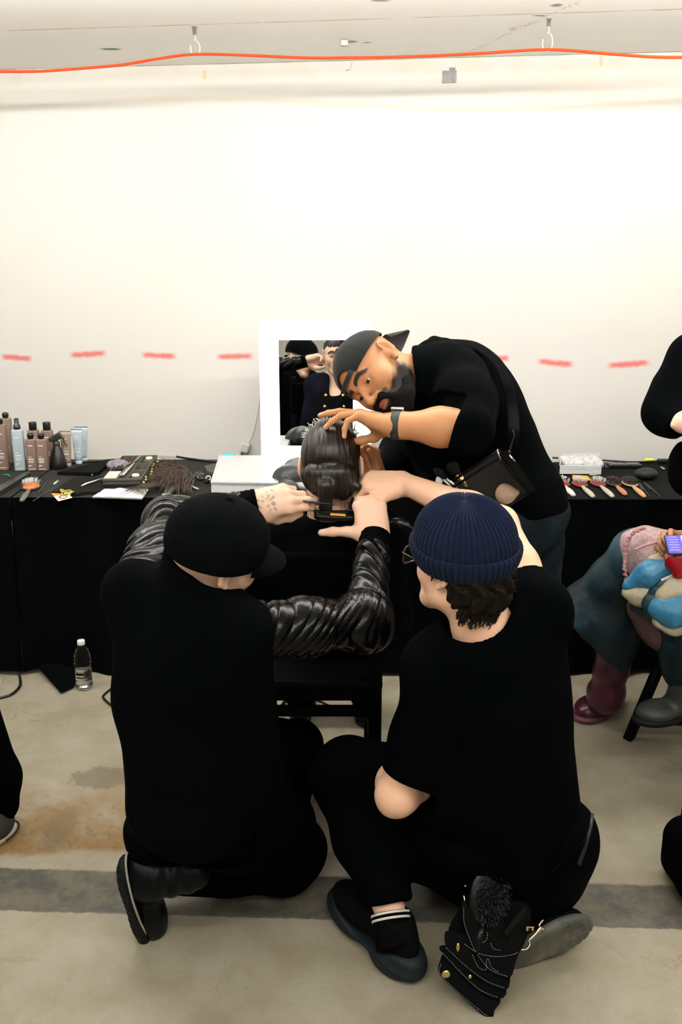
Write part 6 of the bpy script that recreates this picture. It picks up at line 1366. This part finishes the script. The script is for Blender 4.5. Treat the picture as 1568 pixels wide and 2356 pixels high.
b = MB(); b.lathe([(.010*math.sin(a), .016*math.cos(a)) for a in np.linspace(.05, 3.1, 10)], BG(1009, 1108, .02), n=16); b.tube([BG(1012, 1115, .02), BG(1030, 1140, .02)], .004, 6, mi=1); o = b.build('puff', [ivory, trim]); tag(o, 'small white-tipped applicator left of the clear pouch', 'applicator')
# ------------------------------------------------------------------ tool holster of the squatting person
hol = empty('tool_holster', PZ(1125, 2330, 0), 'layered black leather tool holster with white stitching hanging from the belt', 'holster')
def HP(px, py, d=0.0): return P(px, py, 1.83-(py-2040)/305*.16-d)
hl_ = mat('holster_leather', (.0006, .0010, .0011), .55, spec=.05, bump=(60, .3, .003))
def hpanel(name, pts, d, th=.006, parent=hol):
    sm_ = catmull([(x, y) for x, y in pts], 3, closed=True) if len(pts) > 5 else pts
    n = len(sm_); V = [HP(x, y, d) for x, y in sm_]+[HP(x, y, d-th) for x, y in sm_]; b = MB()
    b.add(V, [tuple(range(n)), tuple(reversed(range(n, 2*n)))]+[(i, n+i, n+(i+1) % n, (i+1) % n) for i in range(n)], 0, False); return b.build(name, hl_, parent)
thread = mat('white_thread', (.30, .33, .33), .7)
def stitch(pts, d, parent, step=.0052):
    c = [HP(x, y, d+.001) for x, y in catmull([(x, y) for x, y in pts], 12)]; b = MB(); acc = 0; on = []
    L = [0]+list(np.cumsum([np.linalg.norm(c[i+1]-c[i]) for i in range(len(c)-1)]))
    def at(s): i = min(np.searchsorted(L, s)-1, len(c)-2); i = max(i, 0); return lerp(c[i], c[i+1], (s-L[i])/max(L[i+1]-L[i], 1e-6))
    s = 0
    while s+step*.62 < L[-1]: b.tube([at(s), at(s+step*.62)], .00065, 4); s += step
    b.build('stitching', thread, parent)
p1 = hpanel('lower_flap', [(1030, 2190), (1011, 2212), (1011, 2243), (1060, 2292), (1126, 2346), (1137, 2324), (1150, 2296), (1100, 2240)], .000)
stitch([(1014, 2218), (1013, 2242), (1060, 2289), (1124, 2341)], .000, p1)
p2 = hpanel('middle_flap', [(1016, 2175), (1014, 2190), (1060, 2242), (1105, 2282), (1148, 2299), (1164, 2275), (1120, 2215), (1060, 2180)], .008); stitch([(1016, 2191), (1060, 2238), (1105, 2278), (1148, 2296)], .008, p2)
p3 = hpanel('upper_flap', [(1034, 2140), (1022, 2160), (1030, 2182), (1070, 2225), (1120, 2262), (1164, 2277), (1173, 2250), (1168, 2215), (1120, 2170)], .016); stitch([(1025, 2180), (1070, 2222), (1120, 2258), (1163, 2274)], .016, p3)
p4 = hpanel('front_pocket', [(1066, 2070), (1064, 2110), (1075, 2158), (1096, 2195), (1130, 2235), (1172, 2250), (1185, 2215), (1196, 2186), (1206, 2150), (1150, 2120), (1100, 2120)], .024)
stitch([(1066, 2088), (1067, 2122), (1078, 2155), (1094, 2190), (1126, 2230), (1171, 2248)], .024, p4); stitch([(1068, 2172), (1100, 2193), (1140, 2201), (1180, 2196), (1193, 2188)], .024, p4)
stitch([(1100, 2150), (1101, 2165), (1112, 2168), (1120, 2158), (1120, 2142)], .024, p4); stitch([(1086, 2196), (1100, 2225), (1118, 2231), (1118, 2215), (1122, 2206), (1130, 2225), (1147, 2237)], .024, p4); stitch([(1128, 2170), (1134, 2182), (1148, 2186), (1152, 2184)], .024, p4)
hpanel('back_panel', [(1050, 2100), (1030, 2150), (1060, 2200), (1130, 2240), (1190, 2200), (1222, 2110), (1190, 2060), (1100, 2040)], -.012, .012)
for (x, y, a_, b_, d) in ((1026, 2243, .0105, .012, .0), (1053, 2181, .005, .013, .018), (1081, 2247, .0045, .006, .009)):
    b = MB(); c = HP(x, y, d+.001); b.grid(lambda u, v: c+A3(a_*math.cos(u*6.283)*math.cos(v*1.57), -.004*math.sin(v*1.57), b_*math.sin(u*6.283)*math.cos(v*1.57)), 20, 6, 0, wrap=True); b.build('rivet', gold2, hol)
b = MB(); b.tube(catmull([HP(1249, 2116, .03), HP(1240, 2128, .03), HP(1243, 2136, .03), HP(1250, 2138, .03)], 5), .0022, 6); b.tube(catmull([HP(1244, 2133, .03), HP(1232, 2148, .03), HP(1216, 2163, .03)], 5), [.0045]*4+[.003]*7, 8); b.tube(catmull([HP(1216, 2163, .03), HP(1218, 2174, .03), HP(1210, 2184, .03), HP(1198, 2185, .03)], 5), .002, 6); b.build('clasp', mat('pale_gold', (.75, .60, .42), .2, 1.0), hol)
b = MB(); c = HP(1218, 2136, .03); b.box(c, (.018, .006, .011), bev=.002); b.build('buckle', gold2, hol)
b = MB(); b.box(c-A3(0, .004, 0), (.007, .002, .006)); b.build('buckle_slot', trim, hol)
b = MB(); b.tube(catmull([HP(1066, 2060, .02), HP(1068, 2070, .022), HP(1066, 2084, .022)], 4), .002, 6); b.lathe([(.003*math.sin(a), .003*math.cos(a)) for a in np.linspace(.05, 3.1, 7)], HP(1070, 2038, .02), n=8); b.build('ring', mat('pale_gold', (.75, .60, .42)), hol)
b = MB(); b.tube(catmull([P(1190, 2060, 1.84), P(1230, 2030, 1.82), P(1290, 1985, 1.80), P(1345, 1930, 1.80)], 6), .010, 8, flat=.25); b.build('hanging_strap', hl_, hol)
# vented brush in the holster
hb_ = empty('hairbrush', HP(1125, 2100, .03), 'black oval hairbrush standing in the leather tool holster', 'hairbrush'); cB = HP(1124, 2058, .020); axb = nrm(HP(1140, 2000, .015)-HP(1112, 2130, .015)); Rb_ = np.stack([nrm(np.cross(axb, A3(0, -1, 0)))*-1, A3(0, -1, 0), axb], 1); Rb_[:, 1] = nrm(np.cross(Rb_[:, 2], Rb_[:, 0])); 
if Rb_[1, 1] > 0: Rb_[:, 1] *= -1
b = MB(); b.grid(lambda u, v: (lambda th, ph: cB+Rb_@A3(.047*math.cos(th)*math.cos(ph), .012*math.sin(ph), .070*math.sin(th)*math.cos(ph)))(u*6.2832, (v-.5)*math.pi), 36, 12, 0, wrap=True); b.build('back', mat('satin_black', (.006, .007, .008)), hb_)
b = MB(); r = random.Random(3); m_ = 0; brm = mat('gloss_bristle', (.006, .008, .009), .3, spec=.4)
for i in range(900):
    u, v = r.uniform(-1, 1), r.uniform(-1, 1)
    if u*u+v*v > .9: continue
    p = cB+Rb_@A3(-.004+.038*u, .010, -.003+.060*v); d = Rb_@nrm(A3(u*.8-.15+r.uniform(-.1, .1), .9, v*.7-.5+r.uniform(-.1, .1))); b.tube([p, p+d*.016], [.0010, .0005], 4); m_ += 1
    if m_ > 520: break
o = b.build('bristles', brm, hb_); o['kind'] = 'stuff'
b = MB(); b.tube([cB-axb*.06, cB-axb*.13], [.012, .010], 10); b.build('handle', mat('satin_black', (.006, .007, .008)), hb_)
cmb = empty('comb', HP(1175, 2130, .03), 'short black comb tucked in the holster beside the oval hairbrush', 'comb'); b = MB(); a = HP(1208, 2090, .035); e = HP(1160, 2150, .035); ax = nrm(e-a); sdv = nrm(np.cross(ax, A3(0, -1, 0))); L = np.linalg.norm(e-a); Rk = np.stack([sdv, ax, np.cross(sdv, ax)], 1); b.box((a+e)/2, (.014, L, .005), Rk, bev=.0015)
for k in range(18): b.box(a+ax*(.004+k*L/19)-sdv*.013, (.014, .0015, .003), Rk)
b.build('comb_body', mat('satin_black', (.006, .007, .008)), cmb)
# ------------------------------------------------------------------ water bottle, cords, mat on the floor
t, q = thing_on('water_bottle', 190, 1590, 'half full clear plastic water bottle standing on the concrete floor', 'bottle', z=.001); q = q+A3(0, .03, 0)
prof = [(.022, 0), (.031, .003), (.0325, .012), (.0315, .05), (.0325, .09), (.0325, .120), (.031, .140), (.024, .165), (.014, .182), (.0125, .19)]
fine = [(np.interp(k/60*.19, [z for _, z in prof], [r_ for r_, _ in prof])+.0007*math.sin(k*1.5)*(4 < k < 38), k/60*.19) for k in range(61)]
b = MB(); b.lathe(fine, q, n=40); b.build('body', mat('clear_plastic', (.97, .98, .98), .03, trans=1.0, ior=1.18), t)
b = MB(); b.lathe([(max(r_-.0022, .001), z+.002) for r_, z in fine if z < .082], q, n=40); b.build('water', mat('water', (.95, .97, .96), .0, trans=1.0, ior=1.33), t)
b = MB(); b.lathe([(.0145, .187), (.0148, .189), (.0148, .203), (.013, .205)], q, n=28); b.build('bottle_cap', mat('white_cap', (.8, .8, .78), .4), t)
def floor_cord(pts, lab, r_=.0045, z=.005):
    b = MB(); b.tube(catmull([PZ(x, y, z+(zz[0] if zz else 0)) for x, y, *zz in pts], 7), r_, 8); o = b.build('floor_cord', blackp); tag(o, lab, 'cord', 'black cords on the floor')
floor_cord([(-30, 1612), (0, 1606), (26, 1598), (44, 1582), (47, 1568), (42, 1545), (36, 1515, .03)], 'black cord looping out from under the left cloth at the left edge', .0055)
floor_cord([(-20, 1560), (10, 1540), (28, 1534), (50, 1530)], 'thin black cord under the hem at the far left', .0025)
floor_cord([(290, 1570), (262, 1581), (240, 1598), (238, 1606), (252, 1620), (275, 1633), (310, 1640)], 'black cord loop beside the kneeling person in leather sleeves')
floor_cord([(640, 1632), (655, 1612), (672, 1600), (690, 1597), (720, 1607), (755, 1622), (790, 1640)], 'double black cord arching on the floor behind the chair rails', .0035)
floor_cord([(640, 1638), (657, 1616), (673, 1604), (688, 1600)], 'thin black cord beside the arching cord behind the chair rails', .0025)
floor_cord([(813, 1560), (816, 1600), (820, 1640)], 'straight black cord near the chair post', .0045)
# ------------------------------------------------------------------ standing person at the left edge
def stand(name_x, y, lab, ankle, toe, hip, other, seg):
    pass
t = empty('person', (-1.2, 2.35, 0), 'person in black trousers and striped-edge sneaker, only a lower leg at the left edge', 'person')
hp = A3(-1.22, 2.36, .93); an = P(-4, 1862, 2.36); kn = lerp(hp, an, .52)+A3(.02, .02, 0); hp2 = hp-A3(.20, 0, 0); kn2 = hp2+A3(-.02, 0, -.43); an2 = A3(hp2[0]-.03, hp2[1], .09); ch_ = hp+A3(-.10, 0, .40); hd_ = hp+A3(-.10, .02, .78)
R = frame((.2, 1, 0), (0, 0, 1)); h = head_sdf(hd_, R); wA, wB = hp+A3(-.32, .12, .02), hp+A3(.12, .2, .12); hn1 = hand_sdf(wA, (0, .4, -.9), (-1, 0, 0), True); hn2 = hand_sdf(wB, (-.8, .5, .2), (0, .6, .6), False)
body = U(.04, cap(hp-A3(.10, 0, 0), ch_, .12, .13), chain(.03, (hp, .075), (kn, .055), (an, .04)), chain(.03, (hp2, .075), (kn2, .055), (an2, .04)), chain(.02, (ch_+A3(-.16, 0, .07), .05), (hp+A3(-.32, -.02, .18), .042), (wA, .03)), chain(.02, (ch_+A3(.16, 0, .07), .05), (hp+A3(.10, -.04, .2), .042), (wB, .03)), cap(ch_, hd_-A3(0, .03, .06), .07, .055), h['f']); body = U(.012, body, hn1['f'], hn2['f'])
body_of('body', body, [hp, an, kn, an2, kn2, ch_, hd_, wA, wB]+hn1['pts']+hn2['pts'], skA, t, .007, .16); eyeballs(h, t)
body_of('hair', S(.01, ell(hd_+A3(0, -.012, .035), (.088, .108, .098)), plane(hd_+A3(0, 0, -.02), (0, .0, 1)), ell(h['W'](0, .13, -.05), (.10, .11, .11))), [hd_], mat('dark_hair', (.03, .02, .015)), t, .006, .15)
body_of('trousers', U(.03, chain(.03, (hp, .11), (kn, .080), (P(-10, 1790, 2.36), .068), (P(-6, 1850, 2.36), .062)), chain(.03, (hp2, .11), (kn2, .08), (an2, .065)), cap(hp, hp2, .12, .12)), [hp, an, kn, an2, kn2], black_pants, t, .006, .16)
body_of('jacket', U(.04, cap(hp-A3(.10, 0, -.05), ch_, .155, .165), chain(.02, (ch_+A3(-.16, 0, .07), .07), (hp+A3(-.32, -.02, .18), .058), (wA, .04)), chain(.02, (ch_+A3(.16, 0, .07), .07), (hp+A3(.10, -.04, .2), .058), (wB, .04))), [hp, ch_, wA, wB], black_cotton, t, .007, .2)
hl2 = PZ(30, 1906, 0); u, so, M, W2 = shoe_sdf(hl2, PZ(-90, 1985, 0)-hl2, (0, 0, 1), .28, .048, .07)
o = body_of('shoe', u, [hl2, hl2+M@A3(0, .28, 0)], mat('dark_canvas', (.03, .03, .026), .8), t, .0035, .1); body_of('sole', U(0, so), [hl2, hl2+M@A3(0, .28, 0)], mat('off_white_rubber', (.52, .47, .38), .6), o, .003, .1)
b = MB(); b.tube([W2(.0515*math.sin(a), .075-.088*math.cos(a), .017) for a in np.linspace(-1.5, 1.5, 22)], .0032, 6); b.build('sole_stripe', blackp, o)
u, so, M, W2 = shoe_sdf(an2-A3(0, .06, .09), (0, 1, 0), (0, 0, 1), .28); o = body_of('shoe', u, [an2, an2+A3(0, .25, -.05)], mat('dark_canvas', (.03, .03, .026)), t, .006, .12); body_of('sole', so, [an2, an2+A3(0, .25, -.05)], mat('off_white_rubber', (.52, .47, .38)), o, .006, .14)
# ------------------------------------------------------------------ standing person at the right edge
t = empty('person', (1.42, 3.08, 0), 'standing person in loose black sweater with clasped hand, cut off by the right edge', 'person')
sh = P(1598, 822, 3.06); el_ = P(1516, 955, 3.0); wr_ = P(1566, 972, 2.86); ce = A3(1.42, 3.08, 1.22); hp = A3(1.42, 3.10, .92); hd_ = A3(1.42, 3.04, 1.585); sh2 = A3(1.60, 3.08, 1.38); el2 = A3(1.72, 3.05, 1.10); wr2 = wr_+A3(.10, .02, .0)
R = frame((-.3, -1, -.3), (0, 0, 1)); h = head_sdf(hd_, R, .95); hn1 = hand_sdf(wr_, A3(.25, -.55, .1), (-.9, -.35, .1), False, [(60, 85, 50)]*4, [(.3, .9, -.5), (.0, .9, -.5), (0, .9, -.5)]); hn2 = hand_sdf(wr2, A3(-.5, -.7, 0), (0, -.3, 1), True, [(60, 85, 50)]*4)
kn1, kn2 = hp+A3(-.08, -.02, -.43), hp+A3(.12, -.02, -.43); an1, an2 = A3(hp[0]-.08, 3.12, .09), A3(hp[0]+.14, 3.12, .09)
body = U(.04, cap(hp, ce, .11, .12), chain(.02, (sh, .045), (el_, .038), (wr_, .028)), chain(.02, (sh2, .045), (el2, .038), (wr2, .028)), cap(ce, hd_-A3(0, 0, .08), .075, .056), chain(.03, (hp+A3(-.08, 0, 0), .08), (kn1, .055), (an1, .04)), chain(.03, (hp+A3(.1, 0, 0), .08), (kn2, .055), (an2, .04)), h['f']); body = U(.012, body, hn1['f'], hn2['f'])
body_of('body', body, [hp, sh, el_, wr_, sh2, el2, wr2, hd_, an1, an2]+hn1['pts']+hn2['pts'], skA, t, .0045, .15); eyeballs(h, t)
body_of('hair', S(.01, ell(hd_+A3(0, .015, .03), (.090, .108, .102)), ell(h['W'](0, .13, -.05), (.10, .11, .12))), [hd_], mat('dark_hair', (.03, .02, .015)), t, .006, .16)
sw = U(.06, cap(hp+A3(0, 0, .03), ce, .17, .17), cap(ce+A3(0, 0, .08), A3(1.42, 3.07, 1.43), .12, .078), cap(sh, sh2, .085, .075), chain(.05, (P(1600, 838, 3.06), .085), (P(1560, 900, 3.03), .082), (P(1530, 950, 3.0), .068), (P(1556, 970, 2.90), .050)), chain(.03, (sh2, .075), (el2, .065), (wr2, .045)), cap(P(1588, 1060, 2.98), P(1590, 1100, 2.98), .062, .066), cap(P(1590, 1085, 2.99), hp+A3(-.05, 0, .03), .06, .10)); sw = S(.01, sw, plane(P(1550, 970, 2.9)+A3(0, -.035, 0), (0, 1, 0)) if 0 else sph(wr_+A3(.02, -.05, 0), .05))
body_of('sweater', disp(sw, polar_folds(.007, 20, 51)), [hp, ce, sh, sh2, el2, el_], black_knit, t, .0055, .2)
body_of('trousers', U(.04, cap(hp, hp+A3(.0, 0, -.08), .16, .15), chain(.03, (hp+A3(-.06, 0, 0), .12), (kn1, .085), (an1, .07)), chain(.03, (hp+A3(.08, 0, 0), .12), (kn2, .085), (an2, .07))), [hp, kn1, an1, kn2, an2], black_pants, t, .008, .2)
for a_ in (an1, an2):
    u, so, M, W2 = shoe_sdf(A3(a_[0], a_[1]+.06, 0), (0, -1, 0), (0, 0, 1), .27); o = body_of('shoe', u, [a_, a_-A3(0, .25, 0)], boot_leather, t, .006, .12); body_of('sole', so, [a_, a_-A3(0, .25, .05)], rubber, o, .006, .13)
# ------------------------------------------------------------------ seated person at the right with denim, lace, and a phone
t = empty('person', (1.25, 2.85, 0), 'person seated at the right edge in flared blue leather-look jeans and pink lace', 'person')
hp = A3(1.34, 2.74, .60); kA = P(1462, 1285, 2.86); aA = PZ(1392, 1600, .12); kB = P(1560, 1330, 2.74); aB = P(1590, 1585, 2.72); ce = hp+A3(.03, .0, .38); hd_ = hp+A3(.0, .0, .635)
wr_ = P(1560, 1300, 2.62); el_ = A3(1.32, 2.55, .72); sh = ce+A3(-.02, -.17, .05); sh2 = ce+A3(-.02, .17, .05); el2 = A3(1.28, 2.92, .74); wr2 = P(1590, 1290, 2.68)
skD = skin('skin_brown', (.40, .20, .11)); R = frame((-1, -.1, -.4), (-.2, 0, 1)); h = head_sdf(hd_, R, .95)
hn1 = hand_sdf(P(1548, 1300, 2.72), A3(-.25, .25, .6), (-.5, -.8, .1), True, [(60, 80, 40)]*4, [(.5, .8, -.5), (.2, .9, -.6), (.0, .9, -.6)], s=.9); hn2 = hand_sdf(wr2, A3(-.6, .3, .6), (.2, .8, .3), False, [(50, 60, 40)]*4)
body = U(.04, cap(hp, ce, .11, .12), chain(.02, (sh, .045), (el_, .036), (P(1548, 1300, 2.72), .027)), chain(.02, (sh2, .045), (el2, .036), (wr2, .027)), cap(ce, hd_-A3(0, 0, .07), .075, .055), chain(.03, (hp, .085), (kA, .06), (aA, .04)), chain(.03, (hp, .085), (kB, .06), (aB, .04)), h['f']); body = U(.012, body, hn1['f'], hn2['f'])
body_of('body', body, [hp, ce, hd_, kA, aA, kB, aB, sh, sh2, el_, el2, wr2]+hn1['pts']+hn2['pts'], skD, t, .0045, .15, dict(nail=msum(hn1['nail'], hn2['nail']))); eyeballs(h, t)
body_of('hair', S(.01, U(.02, ell(hd_+A3(.015, 0, .03), (.108, .090, .102)), cap(hd_+A3(.06, 0, 0), hd_+A3(.09, 0, -.25), .06, .05)), ell(h['W'](0, .13, -.05), (.11, .11, .12))), [hd_, hd_-A3(0, 0, .25)], mat('dark_hair', (.03, .02, .015)), t, .006, .17)
dn = mat('washed_blue_leather', (.0035, .012, .017), .5, vary=(5, (.035, .085, .115), .52, .75), spec=.25, bump=(24, .4, .008))
hem1, hem2 = P(1318, 1428, 3.0), P(1390, 1505, 2.92); axl = nrm(P(1345, 1480, 2.98)-kA)
jl = U(.04, chain(.04, (P(1462, 1278, 2.87), .082), (P(1420, 1340, 2.90), .095), (P(1372, 1430, 2.95), .145), (P(1350, 1475, 2.97), .165)), chain(.04, (P(1465, 1275, 2.87), .085), (hp, .12)), chain(.04, (hp, .12), (kB, .09), (lerp(kB, aB, .8), .085)))
jl = S(.006, jl, I(0, sph(P(1340, 1520, 2.98), .26), plane(P(1352, 1466, 2.95), nrm(A3(.69, 0, .72)))), cap(P(1362, 1450, 2.95), P(1335, 1520, 3.0), .13, .16))
body_of('jeans', disp(jl, polar_folds(.006, 30, 61)), [hp, kA, kB, P(1350, 1480, 2.97), aB], dn, t, .0055, .2)
lc = mat('pink_lace', (.46, .33, .34), .8, vary=(90, (.36, .23, .24), .4, .6), bump=(200, .8, .003)); lcd = mat('pink_lace_edge', (.50, .25, .26), .8, bump=(300, .8, .003))
sk = U(.03, cap(P(1478, 1270, 2.84), P(1600, 1310, 2.78), .086, .12), cap(P(1475, 1300, 2.82), P(1500, 1350, 2.80), .06, .05)); sk = S(.004, sk, cap(P(1478, 1280, 2.86), P(1600, 1310, 2.78), .070, .10))
body_of('lace_skirt', disp(sk, lambda p: .003*np.sin(p[:, 0]*60+p[:, 2]*40)), [P(1478, 1270, 2.84), P(1600, 1310, 2.78)], lc, t, .0045, .2)
b = MB(); ec = [P(1478, 1212, 2.80), P(1455, 1222, 2.79), P(1441, 1245, 2.785), P(1434, 1280, 2.78), P(1434, 1310, 2.77), P(1440, 1345, 2.77)]; pts = catmull(ec, 10)
b.tube([p+A3(.003*math.sin(i*1.9), -.012, .003*math.cos(i*1.3)) for i, p in enumerate(pts)], [.0055+.0018*math.sin(i*2.1) for i in range(len(pts))], 7); b.tube([p+A3(0, -.0, 0) for p in catmull([P(1460, 1265, 2.745), P(1490, 1253, 2.74), P(1530, 1244, 2.735)], 10)], .004, 6); b.build('lace_edging', lcd, t)
body_of('skirt_tail', disp(chain(.04, (P(1490, 1400, 2.78), .065), (P(1515, 1450, 2.76), .055), (P(1528, 1500, 2.76), .018)), polar_folds(.006, 50, 3)), [P(1490, 1400, 2.78), P(1530, 1500, 2.76)], mat('dusty_pink_cloth', (.11, .055, .055), .85, bump=(120, .6, .003)), t, .005, .12)
bootp = mat('pink_boot', (.05, .008, .018), .3, spec=.4)
bh = PZ(1418, 1612, 0); u, so, M, W2 = shoe_sdf(bh, PZ(1352, 1652, 0)-bh, (0, 0, 1), .27, .062, .08, 1.2)
o = body_of('boot', disp(U(.03, u, cap(W2(0, .07, .07), aA, .062, .062), cap(aA, lerp(aA, kA, .62), .060, .068)), lambda p: .0022*np.sin(p[:, 2]*75)*np.clip((p[:, 2]-.09)/.03, 0, 1)), [bh, W2(0, .27, 0), lerp(aA, kA, .62)], bootp, t, .0045, .12); body_of('sole', so, [bh, W2(0, .27, 0)], mat('pink_boot_sole', (.09, .02, .035), .5), o, .0045, .12)
bh = aB+A3(.05, 0, -.08); u, so, M, W2 = shoe_sdf(bh, A3(-1, -.2, -.1), (0, 0, 1), .25, .06, .08); o = body_of('boot', U(.03, u, cap(W2(0, .07, .07), W2(0, .055, .16), .055, .06)), [bh, W2(0, .25, 0), W2(0, .05, .2)], mat('pale_boot', (.028, .032, .031), .5, bump=(20, .5, .008)), t, .0055, .12); body_of('sole', so, [bh, W2(0, .25, 0)], rubber, o, .006, .13)
red = mat('red_satin', (.30, .004, .008), .3, spec=.5)
body_of('top', disp(U(.05, cap(hp+A3(0, 0, .05), ce, .14, .145), chain(.02, (sh, .065), (el_, .055), (lerp(el_, P(1548, 1300, 2.72), .55), .045)), chain(.02, (sh2, .065), (el2, .055), (lerp(el2, wr2, .6), .045))), polar_folds(.005, 30, 4)), [hp, ce, sh, sh2, el_, el2, P(1560, 1290, 2.7)], red, t, .006, .18)
# red satin bow / cuff, phone, padded jacket
o = body_of('satin_bow', disp(U(.02, ell(P(1548, 1292, 2.62), (.030, .025, .022), roty(.3)), ell(P(1562, 1300, 2.60), (.028, .025, .040)), cap(P(1540, 1284, 2.62), P(1575, 1270, 2.62), .012, .02)), polar_folds(.005, 120, 6)), [P(1555, 1292, 2.62)], red, None, .003, .1); tag(o, 'glossy red satin bow below the phone at the right edge', 'bow')
ph_ = empty('phone', P(1555, 1250, 2.68), 'phone with purple and white screen held at the right edge', 'phone'); c = P(1562, 1254, 2.60); Rp = np.stack([nrm(A3(1, .05, -.02)), nrm(A3(0, .75, .66)), nrm(np.cross(nrm(A3(1, .05, -.02)), nrm(A3(0, .75, .66))))], 1)
cc = c+A3(.025, 0, 0); b = MB(); b.box(cc, (.135, .068, .009), Rp, bev=.004); b.build('case', mat('green_black_case', (.01, .03, .025), .3), ph_)
sc_p = mat('screen_purple', (.0, .0, .0), .3, emit=((.16, .12, .75), 1.0)); sc_w = mat('screen_white', (0, 0, 0), .3, emit=((.62, .80, .95), 1.0))
b = MB(); b.box(cc+Rp@A3(-.042, 0, .0052), (.046, .060, .0012), Rp); b.build('screen', sc_p, ph_); b = MB(); b.box(cc+Rp@A3(.023, 0, .0052), (.084, .060, .0012), Rp); b.build('screen', sc_w, ph_)
b = MB()
for k in range(6): b.box(cc+Rp@A3(-.044, .024-.009*k, .0062), (.026+.006*(k % 2), .003, .0006), Rp)
b.build('screen_lines', mat('screen_lilac', (0, 0, 0), .3, emit=((.45, .40, .95), 1.0)), ph_)
pj = empty('puffer_jacket', P(1520, 1400, 2.70), 'blue and cream quilted puffer jacket bundled on the lap', 'jacket'); pb = mat('puffer_blue', (.035, .18, .32), .42, spec=.4, bump=(34, .5, .008)); pc = mat('puffer_cream', (.42, .38, .26), .42, spec=.4, bump=(34, .5, .008)); pt = mat('puffer_teal', (.015, .04, .052), .5, bump=(34, .5, .008))
def puff(nm, pts, m, sd): body_of(nm, disp(chain(.03, *[(P(x, y, Y), r_) for x, y, Y, r_ in pts]), polar_folds(.0055, 85, sd)), [P(x, y, Y) for x, y, Y, r_ in pts], m, pj, .0035, .1)
puff('blue_panel', [(1452, 1346, 2.70, .026), (1490, 1322, 2.68, .038), (1545, 1310, 2.66, .030), (1558, 1312, 2.64, .02)], pb, 1); puff('cream_panel', [(1446, 1366, 2.69, .022), (1480, 1370, 2.68, .034), (1515, 1358, 2.67, .030)], pc, 2)
puff('cream_panel', [(1505, 1292, 2.72, .02), (1530, 1288, 2.70, .026), (1556, 1302, 2.66, .02)], pc, 3); puff('teal_panel', [(1560, 1335, 2.66, .022), (1525, 1350, 2.65, .03), (1508, 1385, 2.65, .036), (1500, 1405, 2.66, .03)], pt, 4)
puff('cream_panel', [(1530, 1372, 2.61, .028), (1560, 1352, 2.61, .03), (1590, 1340, 2.62, .03)], pc, 5); puff('blue_panel', [(1518, 1400, 2.60, .034), (1545, 1405, 2.59, .045), (1590, 1380, 2.60, .05)], pb, 6); puff('cream_panel', [(1515, 1434, 2.60, .018), (1545, 1440, 2.60, .026), (1595, 1420, 2.61, .03)], pc, 7); puff('blue_panel', [(1462, 1392, 2.72, .02), (1500, 1402, 2.70, .028), (1520, 1418, 2.68, .028)], pt, 8)
b = MB()
for k in range(13): p = lerp(P(1522, 1335, 2.625), P(1550, 1322, 2.62), k/12); b.lathe([(.0032*math.sin(a), .0052*math.cos(a)) for a in np.linspace(.05, 3.1, 6)], p, n=7)
b.build('gathered_edge', ivory, pj)
# her folding chair and the bag
fc = empty('folding_chair', (1.25, 2.7, 0), 'black folding chair of the seated person, angled legs at the right edge', 'chair')
l0 = PZ(1445, 1700, 0); b = MB(); tp = P(1525, 1510, 2.86); b.tube([l0+A3(0, 0, .0), tp], .022, 4); b.build('leg', dark_wood, fc)
l1 = PZ(1574, 1890, 0); b = MB(); b.tube([l1, A3(l1[0]+.02, l1[1]+.03, .56)], .014, 4); b.build('leg', dark_wood, fc)
b = MB(); b.tube([A3(1.50, 2.55, 0), A3(1.46, 2.55, .50)], .018, 4); b.build('leg', dark_wood, fc); b = MB(); b.tube([A3(1.52, 3.0, 0), A3(1.46, 2.95, .50)], .018, 4); b.build('leg', dark_wood, fc)
b = MB(); p = P(1470, 1660, 2.88); b.tube([p, p+A3(.60, 0, 0)], .017, 4); b.build('stretcher', dark_wood, fc)
b = MB(); b.box((1.32, 2.74, .465), (.46, .46, .03), bev=.008); b.build('seat', dark_wood, fc); b = MB(); b.box((1.57, 2.74, .80), (.02, .44, .22), bev=.006); b.build('backrest', dark_wood, fc)
o = body_of('shoulder_bag', disp(rbox(PZ(1612, 1990, .095)+A3(0, .02, 0), (.075, .11, .095), None, .06), polar_folds(.004, 40, 7)), [PZ(1600, 1990, .09)], black_cotton, None, .006, .2); tag(o, 'rounded black bag on the floor at the right edge', 'bag')
